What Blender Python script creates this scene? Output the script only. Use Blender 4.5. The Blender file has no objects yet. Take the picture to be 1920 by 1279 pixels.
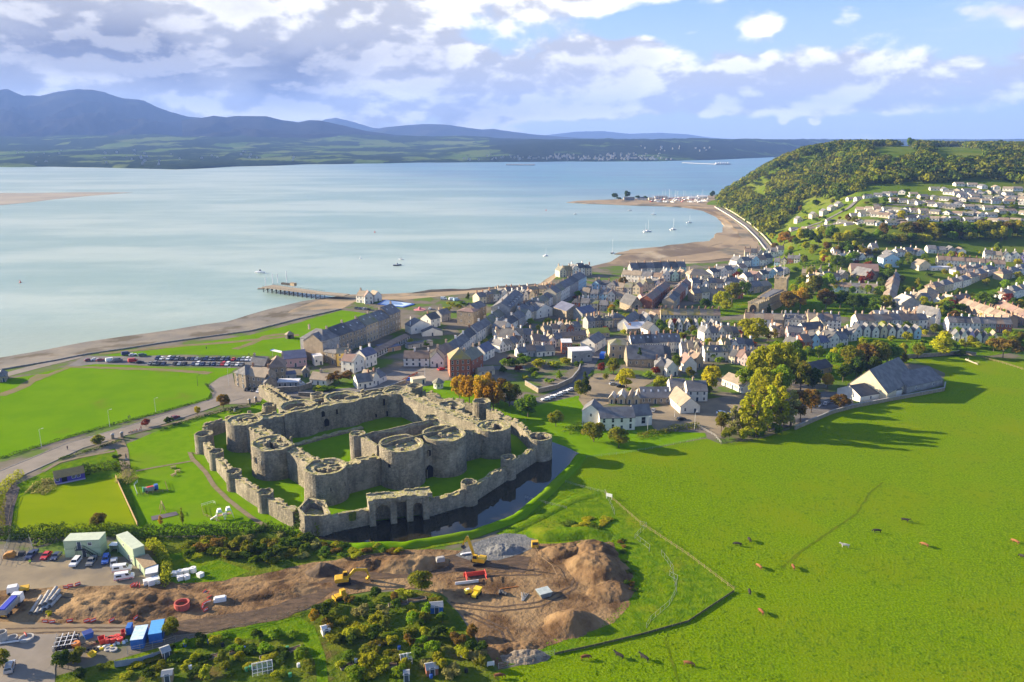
import bpy,math,random
from mathutils import Vector,noise as mnoise
from mathutils.geometry import tessellate_polygon
scene=bpy.context.scene
R=math.radians
# ---------------------------------------------------------------- camera
H,F,CX,CY,HZ=120.0,1493.0,960.0,639.5,262.0
PITCH=math.atan((CY-HZ)/F)
cam=bpy.data.cameras.new('camera')
cam.sensor_width=36.0
cam.lens=36.0*F/1920.0
cam.clip_start,cam.clip_end=1.0,90000.0
cam_ob=bpy.data.objects.new('camera',cam)
cam_ob.location=(0,0,H)
cam_ob.rotation_euler=(math.pi/2-PITCH,0,0)
scene.collection.objects.link(cam_ob)
scene.camera=cam_ob
# ---------------------------------------------------------------- light
SUN_EL,SUN_AZ=R(17.5),R(-75.0)
sd=Vector((math.sin(SUN_AZ)*math.cos(SUN_EL),math.cos(SUN_AZ)*math.cos(SUN_EL),math.sin(SUN_EL)))
sl=bpy.data.lights.new('sun','SUN')
sl.energy,sl.angle,sl.color=5.0,R(0.5),(1.0,0.83,0.58)
sun=bpy.data.objects.new('sun',sl)
sun.rotation_euler=sd.to_track_quat('Z','Y').to_euler()
sun.location=(0,0,500)
scene.collection.objects.link(sun)
scene.view_settings.view_transform='Standard'
scene.view_settings.look='None'
scene.view_settings.gamma=1.0
scene.view_settings.use_curve_mapping=False
scene.view_settings.exposure=1.85
cy=scene.cycles
cy.use_denoising=True
cy.max_bounces=5
cy.diffuse_bounces=2
cy.glossy_bounces=3
cy.transparent_max_bounces=8
cy.volume_bounces=0
cy.use_adaptive_sampling=True
cy.adaptive_threshold=0.015
# ---------------------------------------------------------------- sky with clouds
world=bpy.data.worlds.new('World')
scene.world=world
world.use_nodes=True
wt=world.node_tree
for n in list(wt.nodes):wt.nodes.remove(n)
class NT:
 """small helper for writing node trees"""
 def __init__(s,tree):s.t=tree
 def n(s,kind,ins=None,**kw):
  nd=s.t.nodes.new(kind)
  for k,v in kw.items():setattr(nd,k,v)
  for k,v in (ins or {}).items():
   sk=nd.inputs[k]
   if isinstance(v,bpy.types.NodeSocket):s.t.links.new(v,sk)
   else:sk.default_value=v
  return nd
 def math(s,op,a,b=0.0,c=None,clamp=False):
  ins={0:a,1:b}
  if c is not None:ins[2]=c
  return s.n('ShaderNodeMath',ins,operation=op,use_clamp=clamp).outputs[0]
 def ramp(s,v,a,b,lo=0.0,hi=1.0,smooth=True):
  return s.n('ShaderNodeMapRange',{0:v,1:a,2:b,3:lo,4:hi},interpolation_type='SMOOTHSTEP' if smooth else 'LINEAR').outputs[0]
 def noise(s,vec,scale,detail=4.0,rough=0.55,dist=0.0):
  return s.n('ShaderNodeTexNoise',{'Vector':vec,'Scale':scale,'Detail':detail,'Roughness':rough,'Distortion':dist}).outputs[0]
 def mix(s,f,a,b):
  m=s.n('ShaderNodeMix',data_type='RGBA')
  for k,v in ((0,f),(6,a),(7,b)):
   sk=m.inputs[k]
   if isinstance(v,bpy.types.NodeSocket):s.t.links.new(v,sk)
   else:sk.default_value=(*v,1.0)if (isinstance(v,tuple)and len(v)==3)else v
  return m.outputs[2]
w=NT(wt)
sky=w.n('ShaderNodeTexSky',sky_type='NISHITA',sun_disc=False,sun_elevation=SUN_EL,sun_rotation=SUN_AZ,altitude=100.0,air_density=1.0,dust_density=0.6,ozone_density=2.5)
SKY_S=0.055
d=w.n('ShaderNodeTexCoord').outputs['Generated']
sx=w.n('ShaderNodeSeparateXYZ',{0:d})
az=w.math('ARCTAN2',sx.outputs[0],sx.outputs[1])
el=w.math('ARCSINE',sx.outputs[2])
def cvec(dx,dy,ky=2.0):
 return w.n('ShaderNodeCombineXYZ',{0:w.math('ADD',az,dx),1:w.math('MULTIPLY',w.math('ADD',el,dy),ky),2:3.7}).outputs[0]
def blob(a0,e0,ra,re,k=1.0):
 x=w.math('DIVIDE',w.math('SUBTRACT',az,a0),ra);y=w.math('DIVIDE',w.math('SUBTRACT',el,e0),re)
 r2=w.math('ADD',w.math('MULTIPLY',x,x),w.math('MULTIPLY',y,y))
 return w.math('MULTIPLY',w.math('POWER',2.718,w.math('MULTIPLY',r2,-1.0)),k)
def total(*v):
 t=v[0]
 for q in v[1:]:t=w.math('ADD',t,q)
 return t
 # where cloud gathers: dark bank on the left, cumulus belt low over the land, open blue high on the right
cover=total(blob(-.42,.105,.30,.055,.40),blob(-.62,.20,.5,.12,.25),blob(-.02,.055,.34,.045,.30),blob(.36,.060,.34,.040,.26),blob(-.06,.15,.14,.025,.14),blob(.60,.105,.20,.03,.22),blob(.10,.155,.10,.016,.16),blob(.292,.123,.026,.013,.30),blob(.15,.10,.035,.022,.22),blob(.22,.13,.17,.022,-.22),blob(.42,.105,.12,.02,-.18),blob(.30,.017,.30,.012,-.28),blob(.62,.02,.2,.02,-.16),blob(.317,.019,.008,.006,.34),blob(.351,.019,.008,.006,.34))
fade_up=w.ramp(el,.24,.55,1.0,0.35)
def puff(dx,dy):
 v=cvec(dx,dy)
 wv=w.n('ShaderNodeVectorMath',{0:v,1:w.n('ShaderNodeVectorMath',{0:w.n('ShaderNodeTexNoise',{'Vector':v,'Scale':16.0,'Detail':5.0}).outputs[1],3:.07},operation='SCALE').outputs[0]},operation='ADD').outputs[0]
 vo=w.n('ShaderNodeTexVoronoi',{'Vector':wv,'Scale':17.0,'Smoothness':.6},feature='SMOOTH_F1').outputs[0]
 v2=w.n('ShaderNodeTexVoronoi',{'Vector':wv,'Scale':44.0,'Smoothness':.5},feature='SMOOTH_F1').outputs[0]
 b=w.math('ADD',w.noise(v,7.0,8.0,.58,.2),w.math('MULTIPLY',w.math('SUBTRACT',.42,vo),.20))
 return w.math('ADD',b,w.math('MULTIPLY',w.math('SUBTRACT',.42,v2),.06))
n1=puff(0,0)
n2=puff(.010,-.014)
big=w.noise(cvec(.3,.7,3.2),3.2,4.0,.5)
base=w.math('ADD',w.math('MULTIPLY',w.math('SUBTRACT',big,.5),.35),w.math('MULTIPLY',cover,fade_up))
dens=w.math('ADD',n1,base)
cl=w.ramp(dens,.53,.675)
shade=w.math('SUBTRACT',n1,n2)
lit=w.ramp(shade,-.07,.07)
thick=w.ramp(dens,.66,.98)
bank=total(blob(-.40,.085,.27,.036,1.15),blob(-.60,.16,.2,.05,.35),blob(-.05,.025,.16,.022,.5),blob(-.27,.055,.05,.03,.5),blob(.58,.125,.12,.014,.7),blob(-.25,.145,.10,.02,.3))
bank=w.math('MULTIPLY',bank,w.ramp(n1,.34,.62,.5,1.15),clamp=True)
white=w.mix(lit,(.20,.195,.19),(.43,.41,.37))
white=w.mix(w.math('MULTIPLY',thick,.35),white,(.19,.187,.19))
ccol=w.mix(w.math('MULTIPLY',bank,w.ramp(lit,.2,1.0,.95,.62)),white,(.058,.056,.064))
# low haze band of pale air above the horizon
skyc=w.n('ShaderNodeVectorMath',{0:sky.outputs[0],1:(SKY_S*.80,SKY_S*.92,SKY_S*1.15)},operation='MULTIPLY').outputs[0]
skyc=w.mix(w.ramp(el,.22,.02,0.0,.75),skyc,(.22,.25,.32))
wisp=w.ramp(w.noise(cvec(.9,.1,5.0),5.0,6.0,.6),.45,.75,0,.55)
skyc=w.mix(w.math('MULTIPLY',wisp,w.ramp(el,.5,.1)),skyc,(.24,.26,.34))
fin=w.mix(w.math('MULTIPLY',cl,w.ramp(el,.0,.012,.25,1)),skyc,ccol)
fin=w.n('ShaderNodeVectorMath',{0:fin,3:w.ramp(el,.17,.5,1.0,1.15)},operation='SCALE').outputs[0]
bg=w.n('ShaderNodeBackground',{'Color':fin,'Strength':1.0})
w.n('ShaderNodeOutputWorld',{0:bg.outputs[0]})
# ---------------------------------------------------------------- placing helpers
SP,CP=math.sin(PITCH),math.cos(PITCH)
def G(u,v,z=0.0):
 """ground point under pixel (u, v) of the 1920-wide photograph, on the level z"""
 dx=(u-CX)/F;dy=-(v-CY)/F
 wy,wz=CP+dy*SP,-SP+dy*CP
 t=(z-H)/wz
 return (dx*t,wy*t)
def PJ(x,y,z):
 zz=y*CP-(z-H)*SP
 yy=y*SP+(z-H)*CP
 return CX+F*x/zz,CY-F*yy/zz
def lerp(a,b,t):return a+(b-a)*t
def l2(a,b,t):return (a[0]+(b[0]-a[0])*t,a[1]+(b[1]-a[1])*t)
# hill behind the town: height profiles along directions t = x / y
HILL=[(.235,((600,-5),(4000,-5))),(.257,((1350,-4),(1480,0),(1560,4),(1800,-6),(4000,-6))),(.272,((1250,-2),(1400,4),(1550,18),(1750,12),(2100,-6),(4000,-6))),(.292,((1100,-1),(1200,2),(1400,20),(1560,36),(1800,34),(2300,-6),(4000,-6))),(.318,((900,-1),(1000,3),(1200,20),(1400,46),(1560,60),(1900,62),(2600,0),(4000,-6))),(.357,((690,-1),(780,8),(1000,30),(1250,62),(1450,84),(1650,92),(2000,92),(4000,20))),(.40,((640,-1),(740,10),(880,34),(1000,46),(1200,74),(1400,98),(1650,106),(2000,104),(4000,60))),(.46,((640,-1),(740,12),(880,40),(1000,54),(1200,82),(1400,101),(1700,107),(2200,104),(4000,80))),(.55,((640,-1),(740,12),(880,42),(1000,58),(1200,86),(1400,98),(1700,103),(2200,102),(4000,90))),(.80,((640,-1),(740,12),(880,42),(1000,56),(1200,80),(1400,92),(1700,98),(2200,100),(4000,90)))]
def prof(p,y):
 if y<=p[0][0]:return p[0][1]
 for (a,za),(b,zb)in zip(p,p[1:]):
  if y<=b:
   t=(y-a)/(b-a);t=t*t*(3-2*t)*.5+t*.5
   return za+(zb-za)*t
 return p[-1][1]
PROM=sorted(((G(u,v)[1],G(u,v)[0])for u,v in ((1338,382),(1345,388),(1372,404),(1402,424),(1424,446),(1440,466),(1452,478))))
def hill(x,y):
 z=hill_raw(x,y)
 if PROM[0][0]<y<PROM[-1][0]:
  for (ya,xa),(yb,xb)in zip(PROM,PROM[1:]):
   if y<=yb:
    d=x-(xa+(xb-xa)*(y-ya)/(yb-ya))-9;return -5.0 if d<0 else min(z,-.6+d*.45)
 return z
def hill_raw(x,y):
 t=x/max(y,1.0)
 if t<=HILL[0][0]or y<600:return -5.0
 for (a,pa),(b,pb)in zip(HILL,HILL[1:]):
  if t<=b:
   k=(t-a)/(b-a)
   return lerp(prof(pa,y),prof(pb,y),k)
 return prof(HILL[-1][1],y)
def ground_z(x,y):return max(0.0,hill(x,y))
def GH(u,v):
 """point of the terrain (flat town or hill) under a pixel"""
 dx=(u-CX)/F;dy=-(v-CY)/F
 wy,wz=CP+dy*SP,-SP+dy*CP
 y=120.0
 while y<6000:
  t=y/wy
  if H+wz*t<ground_z(dx*t,y):break
  y+=3.0
 t=y/wy
 return dx*t,y,ground_z(dx*t,y)
 # ---------------------------------------------------------------- object helpers
COL=scene.collection
def tag(o,label=None,cat=None,group=None,kind=None):
 if label:o['label']=label
 if cat:o['category']=cat
 if group:o['group']=group
 if kind:o['kind']=kind
 return o
def empty(name,loc,rz=0.0,label=None,cat=None,group=None):
 o=bpy.data.objects.new(name,None)
 o.empty_display_size=0.5
 COL.objects.link(o)
 o.location=loc if len(loc)==3 else (loc[0],loc[1],0.0)
 o.rotation_euler=(0,0,rz)
 return tag(o,label,cat,group)
def link(name,me,parent=None,loc=(0,0,0),rz=0.0,mat=None):
 o=bpy.data.objects.new(name,me)
 COL.objects.link(o)
 if parent:o.parent=parent
 o.location=loc
 if rz:o.rotation_euler=(0,0,rz)
 if mat:
  o.material_slots[0].link='OBJECT'
  o.material_slots[0].material=mat
 return o
class MB:
 def __init__(s):s.v,s.f,s.m=[],[],[]
 def add(s,vs,fs,mi=0):
  k=len(s.v);s.v.extend(vs)
  for q in fs:s.f.append([i+k for i in q]);s.m.append(mi)
  return s
 def box(s,x0,y0,z0,x1,y1,z1,mi=0):
  return s.add([(x0,y0,z0),(x1,y0,z0),(x1,y1,z0),(x0,y1,z0),(x0,y0,z1),(x1,y0,z1),(x1,y1,z1),(x0,y1,z1)],[(3,2,1,0),(4,5,6,7),(0,1,5,4),(1,2,6,5),(2,3,7,6),(3,0,4,7)],mi)
 def hexa(s,b,t,mi=0):
  """eight-cornered block: four bottom and four top points"""
  return s.add(list(b)+list(t),[(3,2,1,0),(4,5,6,7),(0,1,5,4),(1,2,6,5),(2,3,7,6),(3,0,4,7)],mi)
 def prism(s,poly,z0,z1,mi=0,sc=1.0,caps=True):
  n=len(poly)
  if sum(poly[i][0]*poly[(i+1)%n][1]-poly[(i+1)%n][0]*poly[i][1]for i in range(n))<0:poly=poly[::-1]
  cx=sum(p[0]for p in poly)/n;cy_=sum(p[1]for p in poly)/n
  vs=[(p[0],p[1],z0)for p in poly]+[(cx+(p[0]-cx)*sc,cy_+(p[1]-cy_)*sc,z1)for p in poly]
  fs=[(i,(i+1)%n,n+(i+1)%n,n+i)for i in range(n)]
  if caps:fs+=[tuple(range(n))[::-1],tuple(range(n,2*n))]
  return s.add(vs,fs,mi)
 def side(s,prof2,y0,y1,mi=0):
  """profile in x-z drawn out along y"""
  n=len(prof2)
  vs=[(x,y0,z)for x,z in prof2]+[(x,y1,z)for x,z in prof2]
  return s.add(vs,[(i,(i+1)%n,n+(i+1)%n,n+i)for i in range(n)]+[tuple(range(n))[::-1],tuple(range(n,2*n))],mi)
 def tube(s,a,b,r0,r1=None,n=8,mi=0,caps=True):
  r1=r0 if r1 is None else r1
  a,b=Vector(a),Vector(b);ax=(b-a)
  if ax.length<1e-6:return s
  ax.normalize()
  up=Vector((0,0,1))if abs(ax.z)<.95 else Vector((1,0,0))
  p=ax.cross(up).normalized();q=p.cross(ax)
  vs=[]
  for c,r in ((a,r0),(b,r1)):
   for i in range(n):
    t=2*math.pi*i/n
    vs.append(tuple(c+p*(math.cos(t)*r)+q*(math.sin(t)*r)))
  fs=[(i,n+i,n+(i+1)%n,(i+1)%n)for i in range(n)]
  if caps:fs+=[tuple(range(n)),tuple(range(n,2*n))[::-1]]
  return s.add(vs,fs,mi)
 def lathe(s,pr,cx=0,cy_=0,n=16,mi=0):
  """profile of (radius, z)"""
  vs=[]
  for r,z in pr:
   for i in range(n):
    t=2*math.pi*i/n
    vs.append((cx+math.cos(t)*r,cy_+math.sin(t)*r,z))
  fs=[]
  for k in range(len(pr)-1):
   for i in range(n):
    fs.append((k*n+i,k*n+(i+1)%n,(k+1)*n+(i+1)%n,(k+1)*n+i))
  fs+=[tuple(range(n))[::-1],tuple(range((len(pr)-1)*n,len(pr)*n))]
  return s.add(vs,fs,mi)
 def mesh(s,name,mats,smooth=False):
  me=bpy.data.meshes.new(name)
  me.from_pydata(s.v,[],s.f)
  for m in (mats if isinstance(mats,(list,tuple))else [mats]):me.materials.append(m)
  if any(s.m):me.polygons.foreach_set('material_index',s.m)
  if smooth:me.polygons.foreach_set('use_smooth',[True]*len(s.f))
  me.update()
  return me
 def build(s,name,mats,parent=None,loc=(0,0,0),rz=0.0,smooth=False):
  return link(name,s.mesh(name,mats,smooth),parent,loc,rz)
SHEETS=[0]
def sheet(name,pts,z,mat,kind="structure",label=None,cat=None):
 SHEETS[0]+=1;z+=SHEETS[0]*.0007
 """flat sheet with an outline in world x, y"""
 vs=[Vector((p[0],p[1],0))for p in pts]
 tris=tessellate_polygon([vs])
 me=bpy.data.meshes.new(name)
 fs=[]
 for a,b,c in tris:
  pa,pb,pc=vs[a],vs[b],vs[c]
  fs.append((a,b,c)if (pb-pa).cross(pc-pa).z>0 else (a,c,b))
 me.from_pydata([(p.x,p.y,z)for p in vs],[],fs)
 me.materials.append(mat)
 o=link(name,me)
 return tag(o,label,cat,None,kind)
def px(pts,z=0.0):return [G(u,v,z)for u,v in pts]
def dense(pts,step):
 out=[]
 n=len(pts)
 for i in range(n):
  a,b=pts[i],pts[(i+1)%n]
  k=max(1,int(math.hypot(b[0]-a[0],b[1]-a[1])/step))
  out+=[l2(a,b,j/k)for j in range(k)]
 return out
def wob(pts,amp,seed=0,sc=.15):
 return [(x+amp*mnoise.noise(Vector((x*sc,y*sc,seed))),y+amp*mnoise.noise(Vector((x*sc,y*sc,seed+9))))for x,y in pts]
def ribbon(pts,wd):
 """outline of a strip of width wd along a path"""
 L,Rr=[],[]
 for i,p in enumerate(pts):
  a=pts[max(0,i-1)];b=pts[min(len(pts)-1,i+1)]
  dx,dy=b[0]-a[0],b[1]-a[1];q=math.hypot(dx,dy)or 1
  w_=wd[i]if isinstance(wd,(list,tuple))else wd
  L.append((p[0]-dy/q*w_/2,p[1]+dx/q*w_/2));Rr.append((p[0]+dy/q*w_/2,p[1]-dx/q*w_/2))
 return L+Rr[::-1]
ORD=['leftmost']+[q+' from left' for q in ('second third fourth fifth sixth seventh eighth ninth tenth eleventh twelfth thirteenth fourteenth fifteenth sixteenth seventeenth eighteenth nineteenth twentieth').split()]+['twenty-first from left','twenty-second from left']
def ordl(i,n):
 if n==1:return 'single'
 if i==n-1:return 'rightmost'
 return ORD[min(i,len(ORD)-1)]
 # ---------------------------------------------------------------- materials
MATS={}
def M(name,c,c2=None,scale=1.0,rough=.85,bump=0.0,bscale=None,detail=4.0,lo=.35,hi=.65,metal=0.0,spec=.3,coord='pos',c3=None,scale3=.1,lo3=.5,hi3=.7,stretch=None):
 if name in MATS:return MATS[name]
 m=bpy.data.materials.new(name);m.use_nodes=True
 t=NT(m.node_tree)
 b=m.node_tree.nodes['Principled BSDF']
 b.inputs['Roughness'].default_value=rough
 b.inputs['Metallic'].default_value=metal
 b.inputs['Specular IOR Level'].default_value=spec
 b.inputs['Base Color'].default_value=(*c,1)
 if c2 or bump:
  vec=t.n('ShaderNodeNewGeometry').outputs['Position']if coord=='pos' else t.n('ShaderNodeTexCoord').outputs['Object']
  if stretch:vec=t.n('ShaderNodeVectorMath',{0:vec,1:stretch},operation='MULTIPLY').outputs[0]
  if c2:
   f=t.ramp(t.noise(vec,scale,detail),lo,hi)
   colr=t.mix(f,c,c2)
   if c3:colr=t.mix(t.ramp(t.noise(vec,scale3,5.0,.6),lo3,hi3),colr,c3)
   m.node_tree.links.new(colr,b.inputs['Base Color'])
  if bump:
   bn=t.n('ShaderNodeBump',{'Height':t.noise(vec,bscale or scale*2,5.0,.6),'Strength':1.0,'Distance':bump})
   m.node_tree.links.new(bn.outputs[0],b.inputs['Normal'])
 MATS[name]=m
 return m
import numpy as np
# ================================================================ SETTING
def inside(p,poly):
 x,y=p;c=False;j=len(poly)-1
 for i in range(len(poly)):
  xi,yi=poly[i];xj,yj=poly[j]
  if (yi>y)!=(yj>y)and x<(xj-xi)*(y-yi)/(yj-yi)+xi:c=not c
  j=i
 return c
def fast_mesh(name,verts,faces,mats,colors=None,smooth=False):
 """verts (n,3), faces (m,k) arrays; optional per-vertex colour attribute 'tint'"""
 me=bpy.data.meshes.new(name)
 n,m,k=len(verts),len(faces),faces.shape[1]
 me.vertices.add(n);me.vertices.foreach_set('co',np.ascontiguousarray(verts,dtype=np.float32).ravel())
 me.loops.add(m*k);me.loops.foreach_set('vertex_index',np.ascontiguousarray(faces,dtype=np.int32).ravel())
 me.polygons.add(m)
 me.polygons.foreach_set('loop_start',np.arange(0,m*k,k,dtype=np.int32))
 me.polygons.foreach_set('loop_total',np.full(m,k,dtype=np.int32))
 if smooth:me.polygons.foreach_set('use_smooth',np.ones(m,dtype=bool))
 for q in (mats if isinstance(mats,list)else [mats]):me.materials.append(q)
 if colors is not None:
  a=me.color_attributes.new('tint','FLOAT_COLOR','POINT')
  a.data.foreach_set('color',np.ascontiguousarray(np.c_[colors,np.ones(len(colors))],dtype=np.float32).ravel())
 me.update(calc_edges=True);me.validate()
 return me
def gridmesh(name,P,mat,smooth=True):
 """P: rows x cols x 3"""
 r,c=P.shape[:2]
 i=np.arange(r*c).reshape(r,c)
 f=np.stack([i[:-1,:-1],i[:-1,1:],i[1:,1:],i[1:,:-1]],-1).reshape(-1,4)
 return link(name,fast_mesh(name,P.reshape(-1,3),f,mat,None,smooth))
def fbm(x,y,s,o=5,seed=0.0):
 return mnoise.fractal(Vector((x*s,y*s,seed)),1.0,2.0,o,noise_basis='PERLIN_ORIGINAL')
 # ---- sea
def sea_material():
 m=bpy.data.materials.new('sea_water');m.use_nodes=True
 t=NT(m.node_tree);b=m.node_tree.nodes['Principled BSDF']
 pos=t.n('ShaderNodeNewGeometry').outputs['Position']
 s=t.n('ShaderNodeSeparateXYZ',{0:pos})
 st=t.n('ShaderNodeVectorMath',{0:pos,1:(.35,1.0,1)},operation='MULTIPLY').outputs[0]
 # silt clouds: pale over the shallows by the near shore, blue in the strait on the right
 strait=t.ramp(t.math('ADD',t.math('MULTIPLY',s.outputs[0],.9),t.math('MULTIPLY',s.outputs[1],.55)),350,1700)
 strait=t.math('MULTIPLY',strait,t.ramp(t.math('ADD',s.outputs[0],t.math('MULTIPLY',s.outputs[1],.28)),-250,700),clamp=True)
 c=t.mix(t.ramp(t.noise(st,.0045,7,.68),.40,.60),(.23,.335,.29),(.38,.455,.385))
 c=t.mix(t.math('MULTIPLY',strait,.82),c,t.mix(t.ramp(t.noise(st,.006,5,.6),.4,.62),(.02,.11,.22),(.05,.20,.27)))
 shal=t.ramp(t.math('ADD',s.outputs[1],t.math('MULTIPLY',t.noise(st,.01,4),60)),640,480)
 c=t.mix(t.math('MULTIPLY',shal,t.ramp(s.outputs[0],60,-60)),c,(.30,.36,.28))
 m.node_tree.links.new(c,b.inputs['Base Color'])
 b.inputs['Roughness'].default_value=.3
 b.inputs['IOR'].default_value=1.33
 b.inputs['Specular IOR Level'].default_value=.5
 h=t.math('ADD',t.noise(st,.35,4,.6),t.math('MULTIPLY',t.noise(st,.03,4,.6),3.0))
 bn=t.n('ShaderNodeBump',{'Height':h,'Strength':1.0,'Distance':.3})
 m.node_tree.links.new(bn.outputs[0],b.inputs['Normal'])
 return m
SEA=-3.0
tag(link('sea',MB().add([(-40000,250,SEA),(40000,250,SEA),(40000,60000,SEA),(-40000,60000,SEA)],[(0,1,2,3)]).mesh('sea',sea_material())),kind='structure')
# ---- ground materials
m_town=M('town_ground',(.17,.145,.115),(.075,.085,.03),.045,.95,.04,.8,c3=(.085,.14,.015),scale3=.045,lo3=.48,hi3=.56,spec=.1)
m_past=M('pasture_grass',(.086,.160,.0015),(.158,.245,.002),1.5,.95,.2,1.8,8,.36,.66,c3=(.145,.20,.003),scale3=.03,lo3=.44,hi3=.68,spec=.0)
m_lawn=M('lawn_grass',(.105,.21,.0025),(.13,.24,.003),.25,.95,.05,1.5,5,spec=0,c3=(.13,.215,.008),scale3=.03)
m_bowl=M('bowling_grass',(.155,.22,.002),(.18,.24,.002),.12,.95,.015,2,5,spec=0,stretch=(.4,1,1))
m_green=M('green_grass',(.105,.215,.002),(.125,.24,.002),.06,.95,.10,.9,6,spec=0,c3=(.14,.17,.02),scale3=.035,lo3=.58,hi3=.75)
m_rough=M('rough_grass',(.07,.145,.004),(.12,.19,.005),.35,.95,.35,.9,6,spec=0,c3=(.16,.19,.01),scale3=.06,lo3=.54,hi3=.68)
m_scrub=M('scrub_floor',(.06,.10,.008),(.12,.145,.014),.25,.95,.5,.7,6,spec=0,c3=(.11,.085,.03),scale3=.08,lo3=.55,hi3=.7)
m_road=M('road_asphalt',(.19,.165,.135),(.23,.20,.165),.15,.9,.01,3,5,spec=.2)
m_road2=M('street_asphalt',(.12,.115,.11),(.16,.15,.14),.2,.9,.01,3,5,spec=.2)
m_path=M('path_gravel',(.17,.135,.085),(.21,.17,.11),.4,.95,.02,3,spec=.1)
m_yard=M('yard_surface',(.20,.165,.115),(.27,.22,.145),.10,.95,.03,1.2,6,c3=(.15,.135,.115),scale3=.06,lo3=.5,hi3=.66,spec=.1)
m_dirt=M('site_earth',(.205,.128,.064),(.085,.050,.025),.16,.98,.6,.55,8,.40,.64,c3=(.26,.175,.09),scale3=.05,lo3=.45,hi3=.6,spec=.05)
m_mud=M('wet_mud',(.06,.04,.024),(.11,.07,.04),.5,.8,.35,.9,7,spec=.25,stretch=(.5,1.3,1))
m_stonebed=M('grey_rubble',(.19,.19,.185),(.11,.118,.122),.4,.9,.4,1.2,7,spec=.1)
m_shing=M('shingle',(.15,.14,.125),(.21,.185,.15),.05,.95,.3,.5,7,c3=(.10,.085,.06),scale3=.035,lo3=.5,hi3=.62,spec=.1)
m_sand=M('beach_sand',(.33,.25,.16),(.26,.20,.13),.03,.95,.08,.3,6,c3=(.15,.135,.10),scale3=.018,lo3=.5,hi3=.6,spec=.1)
m_flat=M('tidal_mud',(.30,.22,.12),(.13,.09,.045),.012,.7,.1,.1,6,.42,.56,c3=(.42,.34,.22),scale3=.009,lo3=.54,hi3=.66,spec=.35,stretch=(1,.45,1))
m_bank=M('sand_bank',(.30,.26,.20),(.22,.20,.17),.01,.9,.05,.1,spec=.2)
# ---- near ground
LAND=[(-300,722),(0,693),(160,664),(300,643),(470,620),(560,597),(640,579),(665,566),(720,562),(760,562),(850,553),(900,548),(960,545),(1020,538),(1050,514),(1110,503),(1150,499),(1200,497),(1300,494),(1390,488),(1426,470),(1421,452),(1400,430),(1370,408),(1345,390),(1340,372)]
land=px(LAND)
land=[(-700,land[0][1])]+land+[(700,1640),(3000,1640),(3000,40),(-700,40)]
sheet('ground',land,0.0,m_town)
def ruled(name,top,bot,zt,zb,mat,n=40,k=6,amp=1.2):
 def samp(L,n_):
  P=[Vector((*p,0))for p in L]
  out=[]
  for i in range(n_+1):
   f=i/n_*(len(P)-1);a=min(int(f),len(P)-2)
   out.append(P[a].lerp(P[a+1],f-a))
  return out
 A,B=samp(px(top,zt),n),samp(px(bot,zb),n)
 Pm=np.zeros((k+1,n+1,3))
 for j in range(k+1):
  s=j/k
  for i in range(n+1):
   p=B[i].lerp(A[i],s)
   e=amp*math.sin(s*math.pi)
   if j==0:p.x+=6*mnoise.noise(Vector((p.x*.04,p.y*.04,1)));p.y+=3*mnoise.noise(Vector((p.x*.04,p.y*.04,5)))
   Pm[j,i]=(p.x,p.y,lerp(zb-.25,zt,s)+e*.25*mnoise.noise(Vector((p.x*.03,p.y*.03,3)))-.3*math.sin(s*math.pi))
 return tag(gridmesh(name,Pm,mat),kind='structure')
ruled('shingle_beach',LAND[:8],[(-300,700),(0,667),(160,638),(300,617),(420,600),(500,577),(560,562),(640,552)],0,SEA,m_shing,120,10)
ruled('sand_beach',[(470,620.5),(560,597.5),(640,579.5),(666,566.5),(720,562.5)],[(480,609),(540,584),(580,567),(628,556),(700,553)],.05,-1.6,m_sand,60,6)
ruled('sand_beach',LAND[7:15],[(640,551),(700,549),(740,548),(790,546),(860,542),(930,537),(1010,531),(1045,508)],0,SEA,m_sand,80,8)
ruled('tidal_flat',LAND[14:25]+[(1300,386)],[(1046,508),(1105,499),(1143,490),(1180,465),(1240,457),(1310,449),(1345,436),(1351,420),(1338,405),(1310,393),(1270,388),(1200,386)],0,SEA,m_flat,140,12,2)
sp=px([(1062,379.5),(1085,376.5),(1150,374),(1210,372),(1280,369),(1345,366),(1352,392),(1310,391.5),(1250,386),(1200,386),(1150,383.5),(1100,382)],-2.6)
MBs=MB().prism(dense(sp,12),SEA-.4,-2.4)
tag(MBs.build('shingle_spit',m_sand),kind='structure')
tag(MB().prism(dense(px([(-80,362),(60,362),(150,360.5),(250,361),(160,368),(100,374),(60,379),(0,385),(-80,390)],-2.9),30),SEA-.5,-2.85).build('sand_bank',m_bank),kind='structure')
# rock ledges lying dark at the tide edge
m_rock=M('tide_rock',(.05,.04,.03),(.10,.085,.06),.06,.8,.5,.3,spec=.2)
for q in ([(775,549),(800,544),(850,541.5),(900,540),(940,537),(1010,532),(1015,537),(950,541),(900,545),(860,544)],[(1150,476),(1180,470),(1290,462),(1330,452),(1345,438),(1370,430),(1385,445),(1330,464),(1250,470),(1200,476)]):
 tag(MB().prism(wob(dense(px(q,-2.4),3),5,4,.06),-3.2,-2.3).build('rock_ledge',m_rock if q[0][0]<1000 else m_flat),kind='structure')
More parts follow.
